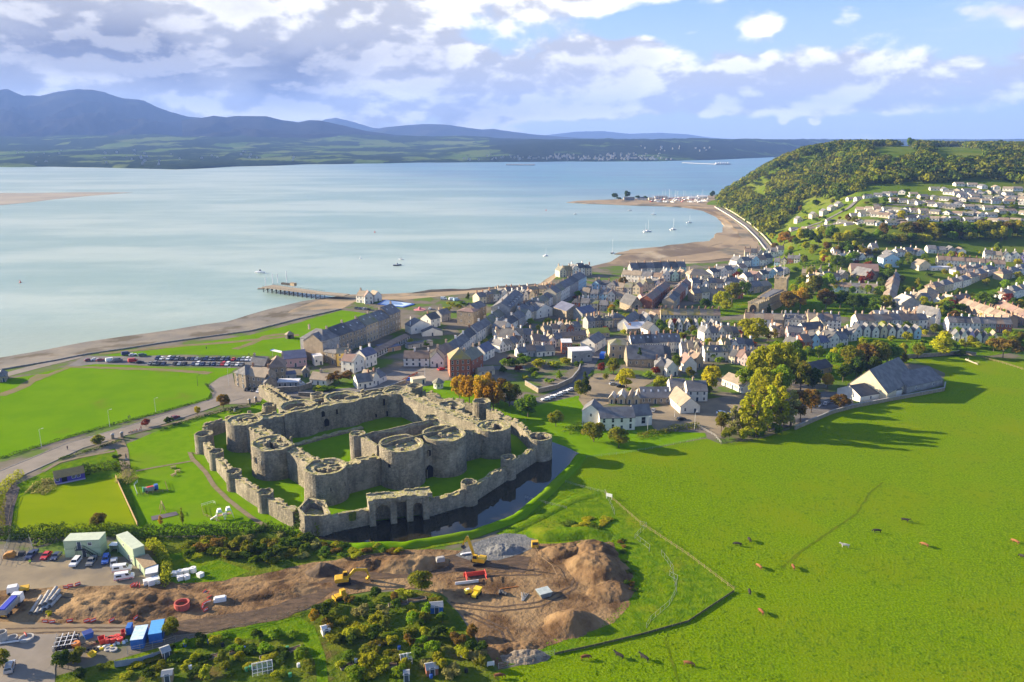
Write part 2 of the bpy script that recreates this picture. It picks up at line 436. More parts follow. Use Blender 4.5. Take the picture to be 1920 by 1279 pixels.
 # ---- meadows, lawns, roads (sheets a little above each other)
past=px([(1078,888),(1100,858),(1170,851),(1325,822),(1352,833),(1420,822),(1490,803),(1590,764),(1768,730),(1772,700),(1710,672),(1790,664),(1830,668),(1920,674),(2300,690),(3200,1400),(900,1500),(900,1265),(1010,1240),(960,975),(1000,940)])
sheet('pasture',past,.03,m_past)
encl=px([(955,978),(1000,945),(1065,900),(1135,926),(1200,983),(1290,1043),(1376,1108),(1290,1167),(1200,1192),(1040,1227),(935,1253),(925,1225),(1020,1205),(1120,1180),(1170,1130),(1150,1030),(1010,1005)])
sheet('meadow',encl,.05,m_rough)
sheet('castle_lawn',px([(225,838),(300,806),(400,774),(480,758),(482,730),(545,770),(640,720),(700,705),(860,715),(960,760),(1030,800),(1060,840),(1000,930),(700,1015),(560,1000),(425,1003),(250,1005),(235,900)]),.03,m_lawn)
sheet('moat_bank_grass',px([(1030,835),(1000,800),(960,778),(1000,765),(1040,770),(1080,742),(1100,755),(1095,792),(1150,806),(1230,808),(1322,812),(1325,820),(1170,851),(1100,858),(1078,890),(1000,942),(955,982),(870,1015),(740,1035),(620,1030),(560,1010),(590,1000),(900,960),(1020,860)]),.05,m_lawn)
sheet('bank_grass',px([(1000,938),(960,985),(870,1018),(740,1040),(560,1030),(440,1010),(560,1000),(620,1012),(740,1020),(860,1000),(950,970)]),.07,m_rough)
sheet('castle_lawn',px([(960,778),(1020,757),(1085,742),(1100,757),(1095,790),(1030,800)]),.07,m_lawn)
sheet('bowling_surround',px([(0,930),(40,905),(110,872),(180,852),(225,838),(240,890),(262,985),(255,1005),(0,1010),(-60,1000)]),.05,m_rough)
sheet('bowling_green',px([(38,932),(120,910),(217,896),(253,984),(60,998),(28,1001)]),.09,m_bowl)
sheet('sea_green',px([(-200,900),(0,861),(100,830),(200,800),(300,775),(395,748),(400,738),(385,722),(430,700),(445,690),(330,690),(230,684),(150,682),(60,704),(-200,740)]),.03,m_green)
sheet('shore_grass',px([(185,671),(210,664),(300,655),(470,628),(560,605),(640,582),(660,584),(700,590),(640,625),(560,665),(520,668),(470,667),(330,665)]),.05,m_green)
sheet('car_park',px([(120,690),(160,668),(185,668),(300,668),(400,671),(475,672),(475,690),(400,688),(300,686),(180,683)]),.06,m_road2)
for q,wd in (([(60,716),(130,688),(200,690),(300,693),(395,700)],4),([(185,664),(300,652),(440,641),(520,633),(560,628)],5),([(440,655),(470,645),(500,630),(540,626)],5),([(0,742),(40,727),(80,702)],6)):
 sheet('worn_path',wob(dense(ribbon(px(q),wd),3),1.2,2,.2),.075,M('worn_earth',(.20,.15,.09),(.16,.16,.05),.2,.95,.03,2,spec=.05))
road=px([(-60,925),(20,888),(80,862),(140,836),(220,813),(300,789),(380,763),(410,752),(440,742)])
sheet('road',ribbon(road,[11.5,11,10.5,10,9.5,9.5,9.5,10,12]),.09,m_road)
sheet('road',px([(405,760),(398,742),(390,724),(412,708),(436,700),(441,724),(470,732),(500,735),(488,755),(450,757)]),.11,m_road)
sheet('road',ribbon(px([(150,668),(60,690),(0,706),(-100,730)]),8),.09,m_road)
sheet('street',ribbon(px([(480,742),(560,738),(640,733),(700,728),(760,712),(830,703),(905,690),(985,690)]),8),.04,m_road2)
sheet('garden_ground',wob(dense(px([(1420,520),(1470,482),(1560,468),(1930,468),(2050,600),(1760,604),(1640,600),(1560,592),(1480,600),(1440,585),(1400,590),(1340,595),(1345,560)]),6),4,8,.05),.015,m_rough)
sheet('garden_ground',wob(dense(px([(1490,700),(1500,660),(1600,632),(1920,632),(1990,660),(1800,668),(1720,672),(1600,720)]),6),4,9,.05),.016,m_rough)
sheet('town_square',px([(690,733),(700,712),(752,692),(812,690),(845,690),(842,712),(800,724)]),.06,m_road)
sheet('street',ribbon(px([(845,690),(880,668),(925,640),(985,600),(1040,572),(1085,548),(1130,528)]),8),.04,m_road2)
sheet('street',ribbon(px([(960,760),(1020,748),(1075,725),(1090,705),(1112,672),(1130,640)]),7),.05,m_road2)
sheet('car_park',px([(1085,750),(1090,715),(1120,700),(1165,703),(1230,712),(1190,735),(1150,755),(1100,770)]),.06,m_yard)
sheet('court_yard',px([(1215,790),(1222,765),(1330,748),(1400,738),(1440,760),(1420,800),(1350,822),(1310,800),(1230,808)]),.07,m_yard)
sheet('car_park',px([(1400,760),(1500,735),(1600,735),(1600,760),(1480,800),(1420,815)]),.06,m_road2)
sheet('promenade',ribbon(px([(1345,388),(1372,404),(1402,424),(1424,446),(1440,466),(1452,478)]),9),.08,m_road)
m_white=M('white_line',(.75,.74,.68))
def dashes(path,wd,on,off,z,name='road_line'):
 k=MB();P=[Vector((*p,0))for p in path];acc=0.0
 for a,b in zip(P,P[1:]):
  L=(b-a).length;dv=(b-a)/L;nn=Vector((-dv.y,dv.x,0))*wd/2;s=0
  while s<L-on:
   q=a+dv*s;r=a+dv*(s+on)
   k.add([tuple(q-nn+Vector((0,0,z))),tuple(r-nn+Vector((0,0,z))),tuple(r+nn+Vector((0,0,z))),tuple(q+nn+Vector((0,0,z)))],[(0,1,2,3)])
   s+=on+off
 tag(k.build(name,m_white),kind='structure')
dashes(road,.22,3.5,4.5,.10)
m_kerb=M('kerb_stone',(.30,.28,.25),(.22,.21,.19),.5)
def wall_along(mb,pts,z0,z1,wd,zs=None):
 for i,(a,b)in enumerate(zip(pts,pts[1:])):
  dx,dy=b[0]-a[0],b[1]-a[1];L=math.hypot(dx,dy)
  if L<1e-3:continue
  nx,ny=-dy/L*wd/2,dx/L*wd/2
  t=z1 if zs is None else z1+zs(i)
  mb.hexa([(a[0]-nx,a[1]-ny,z0),(b[0]-nx,b[1]-ny,z0),(b[0]+nx,b[1]+ny,z0),(a[0]+nx,a[1]+ny,z0)],[(a[0]-nx,a[1]-ny,t),(b[0]-nx,b[1]-ny,t),(b[0]+nx,b[1]+ny,t),(a[0]+nx,a[1]+ny,t)])
 return mb
rb=ribbon(road,[12.2,11.6,11.1,10.6,10.1,10.1,10.1,10.6,12.6])
tag(wall_along(wall_along(MB(),rb[:len(road)],0,.2,.35),rb[len(road):],0,.2,.35).build('kerb',m_kerb),kind='structure')
sheet('footpath',ribbon(px([(215,822),(230,845),(236,880),(238,895)]),[6,4,3.2,3]),.12,m_path)
sheet('footpath',ribbon(px([(80,885),(110,868),(150,858),(215,846)]),1.8),.12,m_path)
sheet('footpath',ribbon(px([(240,815),(300,800),(360,785),(430,768),(470,762)]),2.0),.12,m_path)
sheet('footpath',wob(dense(ribbon(px([(372,852),(355,848),(362,862),(385,885),(400,910),(430,940),(470,970),(500,988)]),1.7),2),.2),.13,m_path)
sheet('footpath',ribbon(px([(366,864),(330,870),(290,877),(255,884)]),1.2),.12,m_path)
sheet('footpath',ribbon(px([(5,905),(25,918),(12,960),(5,1005)]),4.0),.10,M('dark_path',(.075,.06,.055)))
# building site
sheet('yard',px([(-80,1030),(0,1030),(60,1035),(120,1040),(250,1045),(292,1080),(270,1105),(200,1108),(120,1110),(60,1118),(-80,1140)]),.05,m_yard)
sheet('site_earth',wob(dense(px([(-80,1112),(60,1105),(140,1098),(200,1100),(330,1092),(480,1080),(590,1055),(690,1040),(760,1030),(850,1032),(900,1035),(960,1015),(1005,1020),(1050,1020),(1110,1010),(1150,1018),(1165,1055),(1172,1095),(1182,1135),(1150,1168),(1100,1188),(1060,1200),(1020,1213),(935,1255),(900,1205),(860,1145),(825,1112),(780,1104),(700,1108),(640,1118),(580,1138),(500,1163),(400,1182),(300,1190),(100,1190),(-80,1200)]),3),.8,3,.2),.08,m_dirt)
sheet('haul_road',wob(dense(px([(-80,1165),(60,1168),(200,1172),(330,1172),(330,1186),(230,1190),(120,1215),(105,1240),(100,1300),(-80,1320)]),3),.4),.11,M('haul_road',(.30,.215,.12),(.22,.17,.11),.15,.95,.05,1,6,spec=.05,stretch=(.4,1.4,1),c3=(.22,.20,.17),scale3=.05,lo3=.45,hi3=.6))
sheet('yard',px([(-60,1215),(0,1205),(60,1190),(110,1190),(108,1240),(80,1262),(-60,1300)]),.13,m_road)
sheet('mud_track',wob(dense(ribbon(px([(250,1182),(400,1172),(520,1150),(570,1128),(610,1100),(690,1075),(800,1066),(900,1048),(990,1060)]),[5,6,7,7,7,8,9,11,9]),2),.7,7,.3),.11,m_mud)
sheet('sand_flat',wob(dense(px([(1395,482),(1422,468),(1417,452),(1396,431),(1368,410),(1350,398),(1338,396),(1362,412),(1380,430),(1388,448),(1375,462),(1330,474),(1240,484),(1230,490),(1300,491)],-.3),4),3,2,.03),-.1,m_sand)
for i_,q in enumerate(([(855,1085),(940,1074),(1010,1068)],[(850,1090),(935,1080),(1015,1078)],[(845,1130),(930,1140),(1010,1130),(1070,1100),(1085,1060)],[(850,1138),(930,1148),(1015,1138),(1078,1105),(1094,1064)],[(700,1082),(790,1076),(860,1062),(960,1058)],[(620,1098),(560,1128),(480,1146),(380,1160)],[(628,1102),(566,1134),(486,1152),(386,1166)],[(60,1130),(120,1120),(220,1150),(330,1158)],[(880,1150),(950,1180),(970,1215)],[(870,1152),(940,1185),(955,1220)],[(10,1180),(120,1178),(240,1178),(330,1178)],[(10,1190),(110,1186),(240,1184),(330,1182)])):
 sheet('wheel_rut',wob(dense(ribbon(px(q),.7),1),.35,i_,.5),.115,m_mud)
sheet('stone_bed',wob(dense(px([(855,1042),(890,1018),(945,1000),(1005,1005),(1010,1022),(975,1040),(930,1052),(880,1052)]),2),.5,5,.3),.12,m_stonebed)
# yellow hatched box and bay lines on the tarmac
yl=M('yellow_line',(.62,.43,.05))
k=MB()
for a,b in (((50,1258),(85,1233)),((85,1233),(80,1262)),((50,1258),(55,1238)),((55,1238),(85,1233)),((55,1239),(80,1262)),((50,1258),(20,1246))):
 for q in [ribbon([G(*a),G(*b)],.25)]:k.add([(x,y,.145)for x,y in q],[(0,1,2,3)])
tag(k.build('yellow_marking',yl),kind='structure')
k=MB()
for a,b in (((158,1080),(205,1072)),((158,1080),(156,1100)),((205,1072),(203,1098))):
 k.add([(x,y,.06)for x,y in ribbon([G(*a),G(*b)],.2)],[(0,1,2,3)])
tag(k.build('yellow_marking',yl),kind='structure')
# allotments
sheet('allotment_ground',px([(100,1300),(105,1268),(210,1240),(310,1212),(400,1186),(500,1166),(590,1140),(650,1120),(700,1112),(780,1106),(825,1116),(860,1150),(900,1212),(932,1262),(950,1340),(100,1400)]),.05,m_scrub)
sheet('grass_path',px([(230,1236),(320,1208),(420,1182),(560,1157),(590,1175),(610,1230),(620,1320),(600,1320),(590,1240),(565,1200),(420,1198),(320,1224),(235,1246)]),.09,m_rough)
# slope of scrub between the castle and the site
sheet('scrub_ground',px([(255,1008),(440,1008),(560,1012),(640,1025),(760,1035),(700,1045),(590,1062),(480,1085),(330,1098),(295,1085),(262,1050)]),.06,m_scrub)
sheet('grass_patch',px([(310,1040),(365,1035),(470,1072),(420,1090),(330,1095),(300,1075)]),.09,m_rough)
# moat
m_moat=bpy.data.materials.new('moat_water');m_moat.use_nodes=True
b_=m_moat.node_tree.nodes['Principled BSDF'];b_.inputs['Base Color'].default_value=(.022,.020,.012,1);b_.inputs['Roughness'].default_value=.04
t_=NT(m_moat.node_tree)
m_moat.node_tree.links.new(t_.n('ShaderNodeBump',{'Height':t_.noise(t_.n('ShaderNodeNewGeometry').outputs['Position'],.9,3),'Strength':.5,'Distance':.02}).outputs[0],b_.inputs['Normal'])
MOAT=px([(585,1000),(690,980),(800,965),(880,940),(955,890),(1010,850),(1032,828),(1060,838),(1087,851),(1070,876),(1020,920),(962,968),(880,998),(760,1017),(650,1018),(600,1012)])
sheet('moat_water',dense(MOAT,4),.10,m_moat)
# grassy bank along the moat's outer edge: a low raised berm
def berm(name,path,wd,h,mat,steps=8,seed=0):
 pts=[]
 for a,b in zip(path,path[1:]):
  n_=max(1,int(math.hypot(b[0]-a[0],b[1]-a[1])/1.5))
  pts+=[l2(a,b,i/n_)for i in range(n_)]
 pts.append(path[-1])
 P=np.zeros((steps+1,len(pts),3))
 for i,p in enumerate(pts):
  a=pts[max(0,i-2)];b=pts[min(len(pts)-1,i+2)]
  dx,dy=b[0]-a[0],b[1]-a[1];q=math.hypot(dx,dy)or 1
  e=min(1,i/4,(len(pts)-1-i)/4)
  for j in range(steps+1):
   s=j/steps*2-1
   x,y=p[0]+dy/q*wd/2*s,p[1]-dx/q*wd/2*s
   z=h*e*(math.cos(s*math.pi/2)**.8 if abs(s)<1 else 0)*(1+.35*mnoise.noise(Vector((x*.25,y*.25,seed))))+.0
   P[j,i]=(x,y,z)
 return tag(gridmesh(name,P,mat),kind='structure')
berm('moat_bank',px([(1092,850),(1078,872),(1025,925),(968,973),(885,1003),(760,1024),(640,1026)]),4.5,1.3,m_lawn)
berm('grass_bank',px([(1150,1008),(1100,1000),(1030,1004),(985,996)]),9,1.4,m_rough,10,3)
berm('hedge_bank',px([(420,1005),(500,1004),(560,1012)]),5,1.5,m_scrub,8,5)
berm('field_bank',px([(940,1005),(1000,975),(1080,935),(1130,925)]),5,.45,m_rough,8,6)
for q,wd in (([(1655,905),(1630,925),(1605,965),(1560,995),(1500,1035),(1465,1065)],.7),([(1248,1195),(1256,1230),(1266,1262),(1275,1290)],.6)):
 sheet('cattle_track',wob(dense(ribbon(px(q),wd),1.5),.5,3,.4),.04,M('trodden_grass',(.075,.13,.003),(.11,.14,.006),.4,.95,.1,2,spec=0))
 # spoil heaps
def heap(name,cpx,rx,ry,h,mat,rot=0.0,seed=0,flat=.25,rough=.22):
 c=G(*cpx);n_=44
 P=np.zeros((n_,n_,3))
 for i in range(n_):
  for j in range(n_):
   x,y=(j/(n_-1)*2-1),(i/(n_-1)*2-1)
   r=math.hypot(x,y)
   px_,py_=x*rx,y*ry
   qx,qy=px_*math.cos(rot)-py_*math.sin(rot),px_*math.sin(rot)+py_*math.cos(rot)
   rr=r+.16*mnoise.noise(Vector((x*1.8,y*1.8,seed)))
   k_=max(0.0,min(1.0,(1-rr)/(1-flat)))
   z=h*(k_*k_*(3-2*k_)*.5+k_*.5)
   if k_>0:z+=rough*k_**.4*(fbm(qx,qy,.45,5,seed)+.6*abs(mnoise.noise(Vector((qx*.9,qy*.9,seed+3)))))
   P[i,j]=(c[0]+qx,c[1]+qy,z-(0.0 if k_>0 else .3))
 return tag(gridmesh(name,P,mat),kind='structure')
heap('spoil_heap',(1120,1068),9,12.5,3.2,m_dirt,.35,1,.3,.5)
heap('spoil_heap',(1112,1035),7.5,6.5,2.6,m_dirt,.0,2,.35,.35)
heap('spoil_heap',(1058,1035),8,5,1.7,m_dirt,.15,21,.4,.45)
heap('spoil_heap',(1070,1170),8,6.5,3.6,m_dirt,.5,3,.08,.25)
heap('spoil_heap',(1145,1110),7,6,1.6,m_dirt,.4,8,.4,.3)
heap('spoil_heap',(770,1060),13,5,2.6,m_dirt,.12,4,.3,.35)
heap('spoil_heap',(690,1062),6,3.5,2.0,m_dirt,.2,9,.2,.3)
heap('spoil_heap',(606,1072),5,3.8,2.4,m_mud,.2,5,.2,.3)
heap('spoil_heap',(235,1135),20,8,1.5,m_dirt,.06,6,.5,.7)
heap('spoil_heap',(173,1148),3.8,2.4,1.6,m_mud,.1,7,.2,.2)
heap('spoil_heap',(480,1110),22,6,.8,m_dirt,.15,12,.5,.4)
heap('stone_heap',(945,1032),6,4,1.2,m_stonebed,.15,10,.45,.5)
heap('rubble_heap',(985,1232),6,3,1.2,M('rubble',(.27,.22,.16),(.15,.12,.09),.8,.95,.5,1.5),.1,11,.3,.5)
heap('rubble_heap',(965,1215),8,3,.7,m_dirt,.1,15,.3,.4)
# ---- hill behind the town
m_hill=M('hill_grass',(.08,.13,.010),(.12,.155,.014),.012,.95,.4,.05,5,spec=0,c3=(.15,.17,.03),scale3=.006)
rows=np.concatenate([np.arange(600,1100,10),np.arange(1100,2000,18),np.arange(2000,4001,100)])
cols=np.arange(.236,.80,.005)
P=np.zeros((len(rows),len(cols),3))
for i,y in enumerate(rows):
 for j,t in enumerate(cols):
  z=hill(t*y,y)
  P[i,j]=(t*y,y,z+(1.2*mnoise.noise(Vector((t*y*.02,y*.02,0)))if z>6 else 0))
tag(gridmesh('hillside',P,m_hill),kind='structure')
def drape(name,path,wd,mat,up=.7):
 P=[]
 for a,b in zip(path,path[1:]):
  k=max(2,int(abs(b[0]-a[0])/4));P+=[GH(*l2(a,b,i/k))for i in range(k)]
 P.append(GH(*path[-1]));V,Fc=[],[]
 for i,p in enumerate(P):
  a,b=P[max(0,i-1)],P[min(len(P)-1,i+1)];dx,dy=b[0]-a[0],b[1]-a[1];q=math.hypot(dx,dy)or 1
  for s in (-1,1):
   x,y=p[0]-dy/q*wd/2*s,p[1]+dx/q*wd/2*s;V.append((x,y,ground_z(x,y)+up))
 tag(MB().add(V,[(2*i+1,2*i,2*i+2,2*i+3)for i in range(len(P)-1)]).build(name,mat),kind='structure')
for q in ([(1480,436),(1540,418),(1590,392),(1612,372)],[(1560,421),(1640,415),(1760,411),(1925,414)],[(1600,401),(1700,406),(1800,400),(1925,399)],[(1640,384),(1720,387),(1800,385),(1925,391)],[(1700,366),(1790,372),(1925,374)],[(1740,353),(1850,361),(1925,364)],[(1640,384),(1660,400),(1690,425)],[(1780,370),(1830,398),(1880,425)]):
 drape('estate_road',q,6,m_road2)
 # ---- far shore and mountains
def far_material(name,f1,f2,wood,wild,cell=.0035,green=.5):
 m=bpy.data.materials.new(name);m.use_nodes=True
 t=NT(m.node_tree);b=m.node_tree.nodes['Principled BSDF'];b.inputs['Roughness'].default_value=1;b.inputs['Specular IOR Level'].default_value=0
 pos=t.n('ShaderNodeNewGeometry').outputs['Position']
 st=t.n('ShaderNodeVectorMath',{0:pos,1:(1,.55,0)},operation='MULTIPLY').outputs[0]
 v=t.n('ShaderNodeTexVoronoi',{'Vector':st,'Scale':cell})
 r=t.n('ShaderNodeSeparateXYZ',{0:v.outputs['Color']})
 c=t.mix(r.outputs[0],f1,f2)
 wd=t.ramp(t.math('ADD',t.noise(pos,.0016,5,.65),t.math('MULTIPLY',t.math('SUBTRACT',r.outputs[1],.5),.22)),green-.04,green+.04)
 c=t.mix(wd,c,t.mix(t.ramp(t.noise(pos,.02,4,.7),.35,.65),wood,wild))
 m.node_tree.links.new(c,b.inputs['Base Color'])
 return m
m_far=far_material('far_fields',(.075,.125,.02),(.12,.15,.04),(.015,.028,.012),(.03,.045,.016),.0045,.44)
m_bang=far_material('far_woods',(.06,.10,.02),(.09,.13,.03),(.012,.022,.012),(.025,.035,.018),.005,.36)
SHORE=[(-400,311),(0,313),(150,313.5),(330,318),(440,313),(560,309),(700,306.5),(800,305),(1000,303.5),(1240,302.5),(1330,300),(1420,296.5),(1480,293),(1600,286),(1800,284),(2100,284)]
sh=sorted((G(u,v,SEA)[0]/G(u,v,SEA)[1],G(u,v,SEA)[1])for u,v in SHORE)
def shore_y(t):
 for (a,ya),(b,yb)in zip(sh,sh[1:]):
  if t<=b:return lerp(ya,yb,max(0,(t-a)/(b-a)))
 return sh[-1][1]
cols=np.arange(-.95,.80,.0045)
DD=[0,25,60,130,220,330,460,600,760,940,1130,1340,1570,1820,2090,2400,2800,3300,4000]
def far_z(t,D):
 left=prof([(0,-3.2),(30,4),(130,9),(700,16),(1500,34),(2400,66),(3300,128),(4000,160)],D)
 right=prof([(0,-3.2),(30,3),(130,7),(500,30),(1000,72),(1700,112),(2400,124),(4000,120)],D)
 town=prof([(0,-3.2),(30,1),(300,6),(700,28),(1300,88),(2000,120),(4000,122)],D)
 k=max(0.0,min(1.0,(t+.10)/.16));q=max(0.0,1-abs(t-.11)/.09)
 return lerp(lerp(left,right,k),town,q)
P=np.zeros((len(DD),len(cols),3))
for j,t in enumerate(cols):
 y0=shore_y(t)+70*mnoise.noise(Vector((t*22,0,4)))
 for i,D in enumerate(DD):
  x,y=t*(y0+D),y0+D
  z=far_z(t,D)
  if D>100:z+=min(1,D/900)*(16*fbm(x,y,.0016,4,2))+7*max(0,fbm(x,y,.012,3,7))+(5 if D<500 else 3)*mnoise.noise(Vector((x*.05,y*.05,9)))
  P[i,j]=(x,y,z)
fo=gridmesh('far_shore',P,m_far,False);tag(fo,kind='structure')
fo.data.materials.append(m_bang)
nc=len(cols)-1
mi=np.zeros((len(DD)-1,nc),dtype=np.int32);mi[:,cols[:-1]>-.03]=1
fo.data.polygons.foreach_set('material_index',mi.ravel())
def elev(v):return math.atan((CY-v)/F)-PITCH
def ridge(name,sil,D,depth,mat,seed,base=20.0):
 """mountain whose skyline is sil, crest at distance D, front slope depth metres deep"""
 us=np.arange(sil[0][0],sil[-1][0]+1,5.0)
 rows_=26
 Pm=np.zeros((rows_+4,len(us),3))
 for j,u in enumerate(us):
  for (a,va),(b,vb)in zip(sil,sil[1:]):
   if u<=b:v=lerp(va,vb,(u-a)/(b-a));break
  ztop=H+D*math.tan(elev(v))
  dep=D*CP-(ztop-H)*SP
  t=(u-CX)/F*dep/D
  for i in range(rows_+4):
   s=i/(rows_-1)
   y=D-depth*(1-s)
   if s<=1:
    z=lerp(base,ztop,s**1.25)
    x=t*y
    gul=abs(fbm(x*1.0,y*.35,.0011,5,seed))
    z-=(ztop-base)*.30*gul*math.sin(min(1,s)*math.pi)**.8*1.4
    z+=(ztop-base)*.012*fbm(x,y,.006,4,seed+2)
   else:
    z=lerp(ztop,base,(s-1)*6)
   Pm[i,j]=(t*y,y,z)
 return tag(gridmesh(name,Pm,mat),kind='structure')
m_mtn=M('mountain_heath',(.022,.02,.02),(.013,.015,.014),.0016,1.0,14.0,.003,7,spec=0,c3=(.03,.03,.022),scale3=.0008)
ridge('mountain',[(-120,185),(-40,172),(0,168),(14,167),(28,173),(45,180),(75,179.5),(100,174),(130,168.5),(148,167),(170,168.5),(195,172.5),(215,180),(232,185),(258,186),(270,189),(290,199),(320,210),(350,218),(385,222),(430,228),(480,236),(560,246),(640,254),(720,262),(760,268)],10500,4200,m_mtn,1)
ridge('mountain',[(340,226),(385,220),(400,217),(425,220),(440,217.5),(500,218),(530,225.5),(560,229),(580,225.5),(600,226),(640,235),(690,246),(740,253),(800,256),(870,262),(900,268)],9200,3300,m_mtn,4)
ridge('mountain',[(560,240),(610,224),(630,221),(660,228),(700,240),(760,246),(900,262)],15500,3000,m_mtn,5)
ridge('mountain',[(680,248),(720,239),(760,235),(790,233),(810,232.5),(840,234),(880,240),(905,243),(925,241.5),(945,245),(1000,252),(1060,257),(1140,263)],13000,4200,m_mtn,8)
ridge('mountain',[(940,262),(1020,254),(1080,247),(1130,246),(1180,251),(1240,249),(1290,252),(1330,258),(1400,262),(1460,266)],19500,3500,m_mtn,11)
# ================================================================ CASTLE
def stone(name,c,c2,moss,k=.5,lo=.25):
 m=bpy.data.materials.new(name);m.use_nodes=True
 t=NT(m.node_tree);b=m.node_tree.nodes['Principled BSDF'];b.inputs['Roughness'].default_value=.95;b.inputs['Specular IOR Level'].default_value=.1
 g=t.n('ShaderNodeNewGeometry');pos=g.outputs['Position']
 st=t.n('ShaderNodeVectorMath',{0:pos,1:(1,1,.22)},operation='MULTIPLY').outputs[0]
 col=t.mix(t.ramp(t.noise(pos,1.1,6,.7),.34,.66),c,c2)
 col=t.mix(t.math('MULTIPLY',t.ramp(t.noise(st,.45,5,.65),.46,.66),.75),col,tuple(x*.42 for x in c))
 col=t.mix(t.math('MULTIPLY',t.ramp(t.noise(pos,.16,4,.6),.5,.68),.5),col,tuple(x*1.35 for x in c))
 br=t.n('ShaderNodeTexVoronoi',{'Vector':t.n('ShaderNodeVectorMath',{0:pos,1:(1,1,1.7)},operation='MULTIPLY').outputs[0],'Scale':1.5})
 col=t.mix(t.math('MULTIPLY',t.n('ShaderNodeSeparateXYZ',{0:br.outputs['Color']}).outputs[0],.35),col,tuple(x*.55 for x in c2))
 nz=t.n('ShaderNodeSeparateXYZ',{0:g.outputs['Normal']}).outputs[2]
 mo=t.math('MULTIPLY',t.ramp(nz,.45,.8),t.ramp(t.noise(pos,.55,5,.65),.36,.58,lo,1.0))
 col=t.mix(mo,col,t.mix(t.ramp(t.noise(pos,.9,4),.4,.62),moss,(.46,.40,.25)))  # moss and lichen on tops, colours lightened to imitate grazing sun
 m.node_tree.links.new(col,b.inputs['Base Color'])
 h=t.math('ADD',t.noise(pos,2.2,5,.7),t.math('MULTIPLY',br.outputs['Distance'],.5))
 m.node_tree.links.new(t.n('ShaderNodeBump',{'Height':h,'Strength':1.0,'Distance':.4}).outputs[0],b.inputs['Normal'])
 return m
m_castle=stone('castle_stone',(.37,.325,.24),(.19,.17,.13),(.32,.30,.08))
m_open_shade=M('opening_shade',(.012,.012,.013))  # near-black colour painted for the shade inside openings that are not cut
m_ivy=M('ivy_leaves',(.07,.11,.012),(.16,.17,.015),1.2,.9,.3,2)
A0,E1,E2=(-64.1,254.2),(55.6,40.8),(-43.3,47.6)
def PC(a,b):return (A0[0]+a*E1[0]+b*E2[0],A0[1]+a*E1[1]+b*E2[1])
castle=empty('castle',(*PC(.5,.5),0),0,'grey stone moated castle ruin with round towers and two rings of walls','castle')
CO=(-castle.location.x,-castle.location.y,0)
def ruin_wall(path,th,h,par,seed,jit=.5,par_in=0,base=-.5,keep=.7,step=1.5):
 mb=MB();rnd=random.Random(seed)
 for a,b in zip(path,path[1:]):
  L=math.hypot(b[0]-a[0],b[1]-a[1]);n_=max(1,int(L/step))
  dx,dy=(b[0]-a[0])/L,(b[1]-a[1])/L;nx,ny=-dy,dx
  hz=lambda s:h+jit*(mnoise.noise(Vector((s*.25,seed*3.1,0)))+.5*mnoise.noise(Vector((s*.9,seed,4))))
  for i in range(n_):
   s0,s1=L*i/n_,L*(i+1)/n_
   def pt(s,o,z):return (a[0]+dx*s+nx*o,a[1]+dy*s+ny*o,z)
   z0,z1=hz(s0),hz(s1);t=th/2
   mb.hexa([pt(s0,-t*1.04,base),pt(s1,-t*1.04,base),pt(s1,t*1.04,base),pt(s0,t*1.04,base)],[pt(s0,-t,z0),pt(s1,-t,z1),pt(s1,t,z1),pt(s0,t,z0)])
   for sg,pr,kp in ((-1,par,keep),(1,par_in,keep*.8)):
    if pr and rnd.random()<kp:
     ph=pr*rnd.uniform(.35,1.0);ph2=ph*rnd.uniform(.75,1.1)
     o0,o1=(-t+.02,-t+.75)if sg<0 else (t-.65,t-.02)
     mb.hexa([pt(s0+.01,o0,z0-.2),pt(s1-.01,o0,z1-.2),pt(s1-.01,o1,z1-.2),pt(s0+.01,o1,z0-.2)],[pt(s0+.03,o0,z0+ph),pt(s1-.03,o0,z1+ph2),pt(s1-.03,o1,z1+ph2),pt(s0+.03,o1,z0+ph)])
   if th>3 and rnd.random()<.32:
    o=rnd.uniform(-.25,.3)*th;q=rnd.uniform(.3,.8);zz=rnd.uniform(.12,.55)
    mb.prism([pt(s0+.7+q*math.cos(k*1.05)*rnd.uniform(.7,1.2),o+q*math.sin(k*1.05),0)[:2]for k in range(6)],z0-.3,z0+zz,0,.7)
 return mb
def oval(c,rx,ry,ang,n=36,flat=None):
 out=[]
 for i in range(n):
  t=2*math.pi*i/n
  x,y=math.cos(t)*rx,math.sin(t)*ry
  if flat is not None and y>flat:y=flat
  out.append((c[0]+x*math.cos(ang)-y*math.sin(ang),c[1]+x*math.sin(ang)+y*math.cos(ang)))
 return out
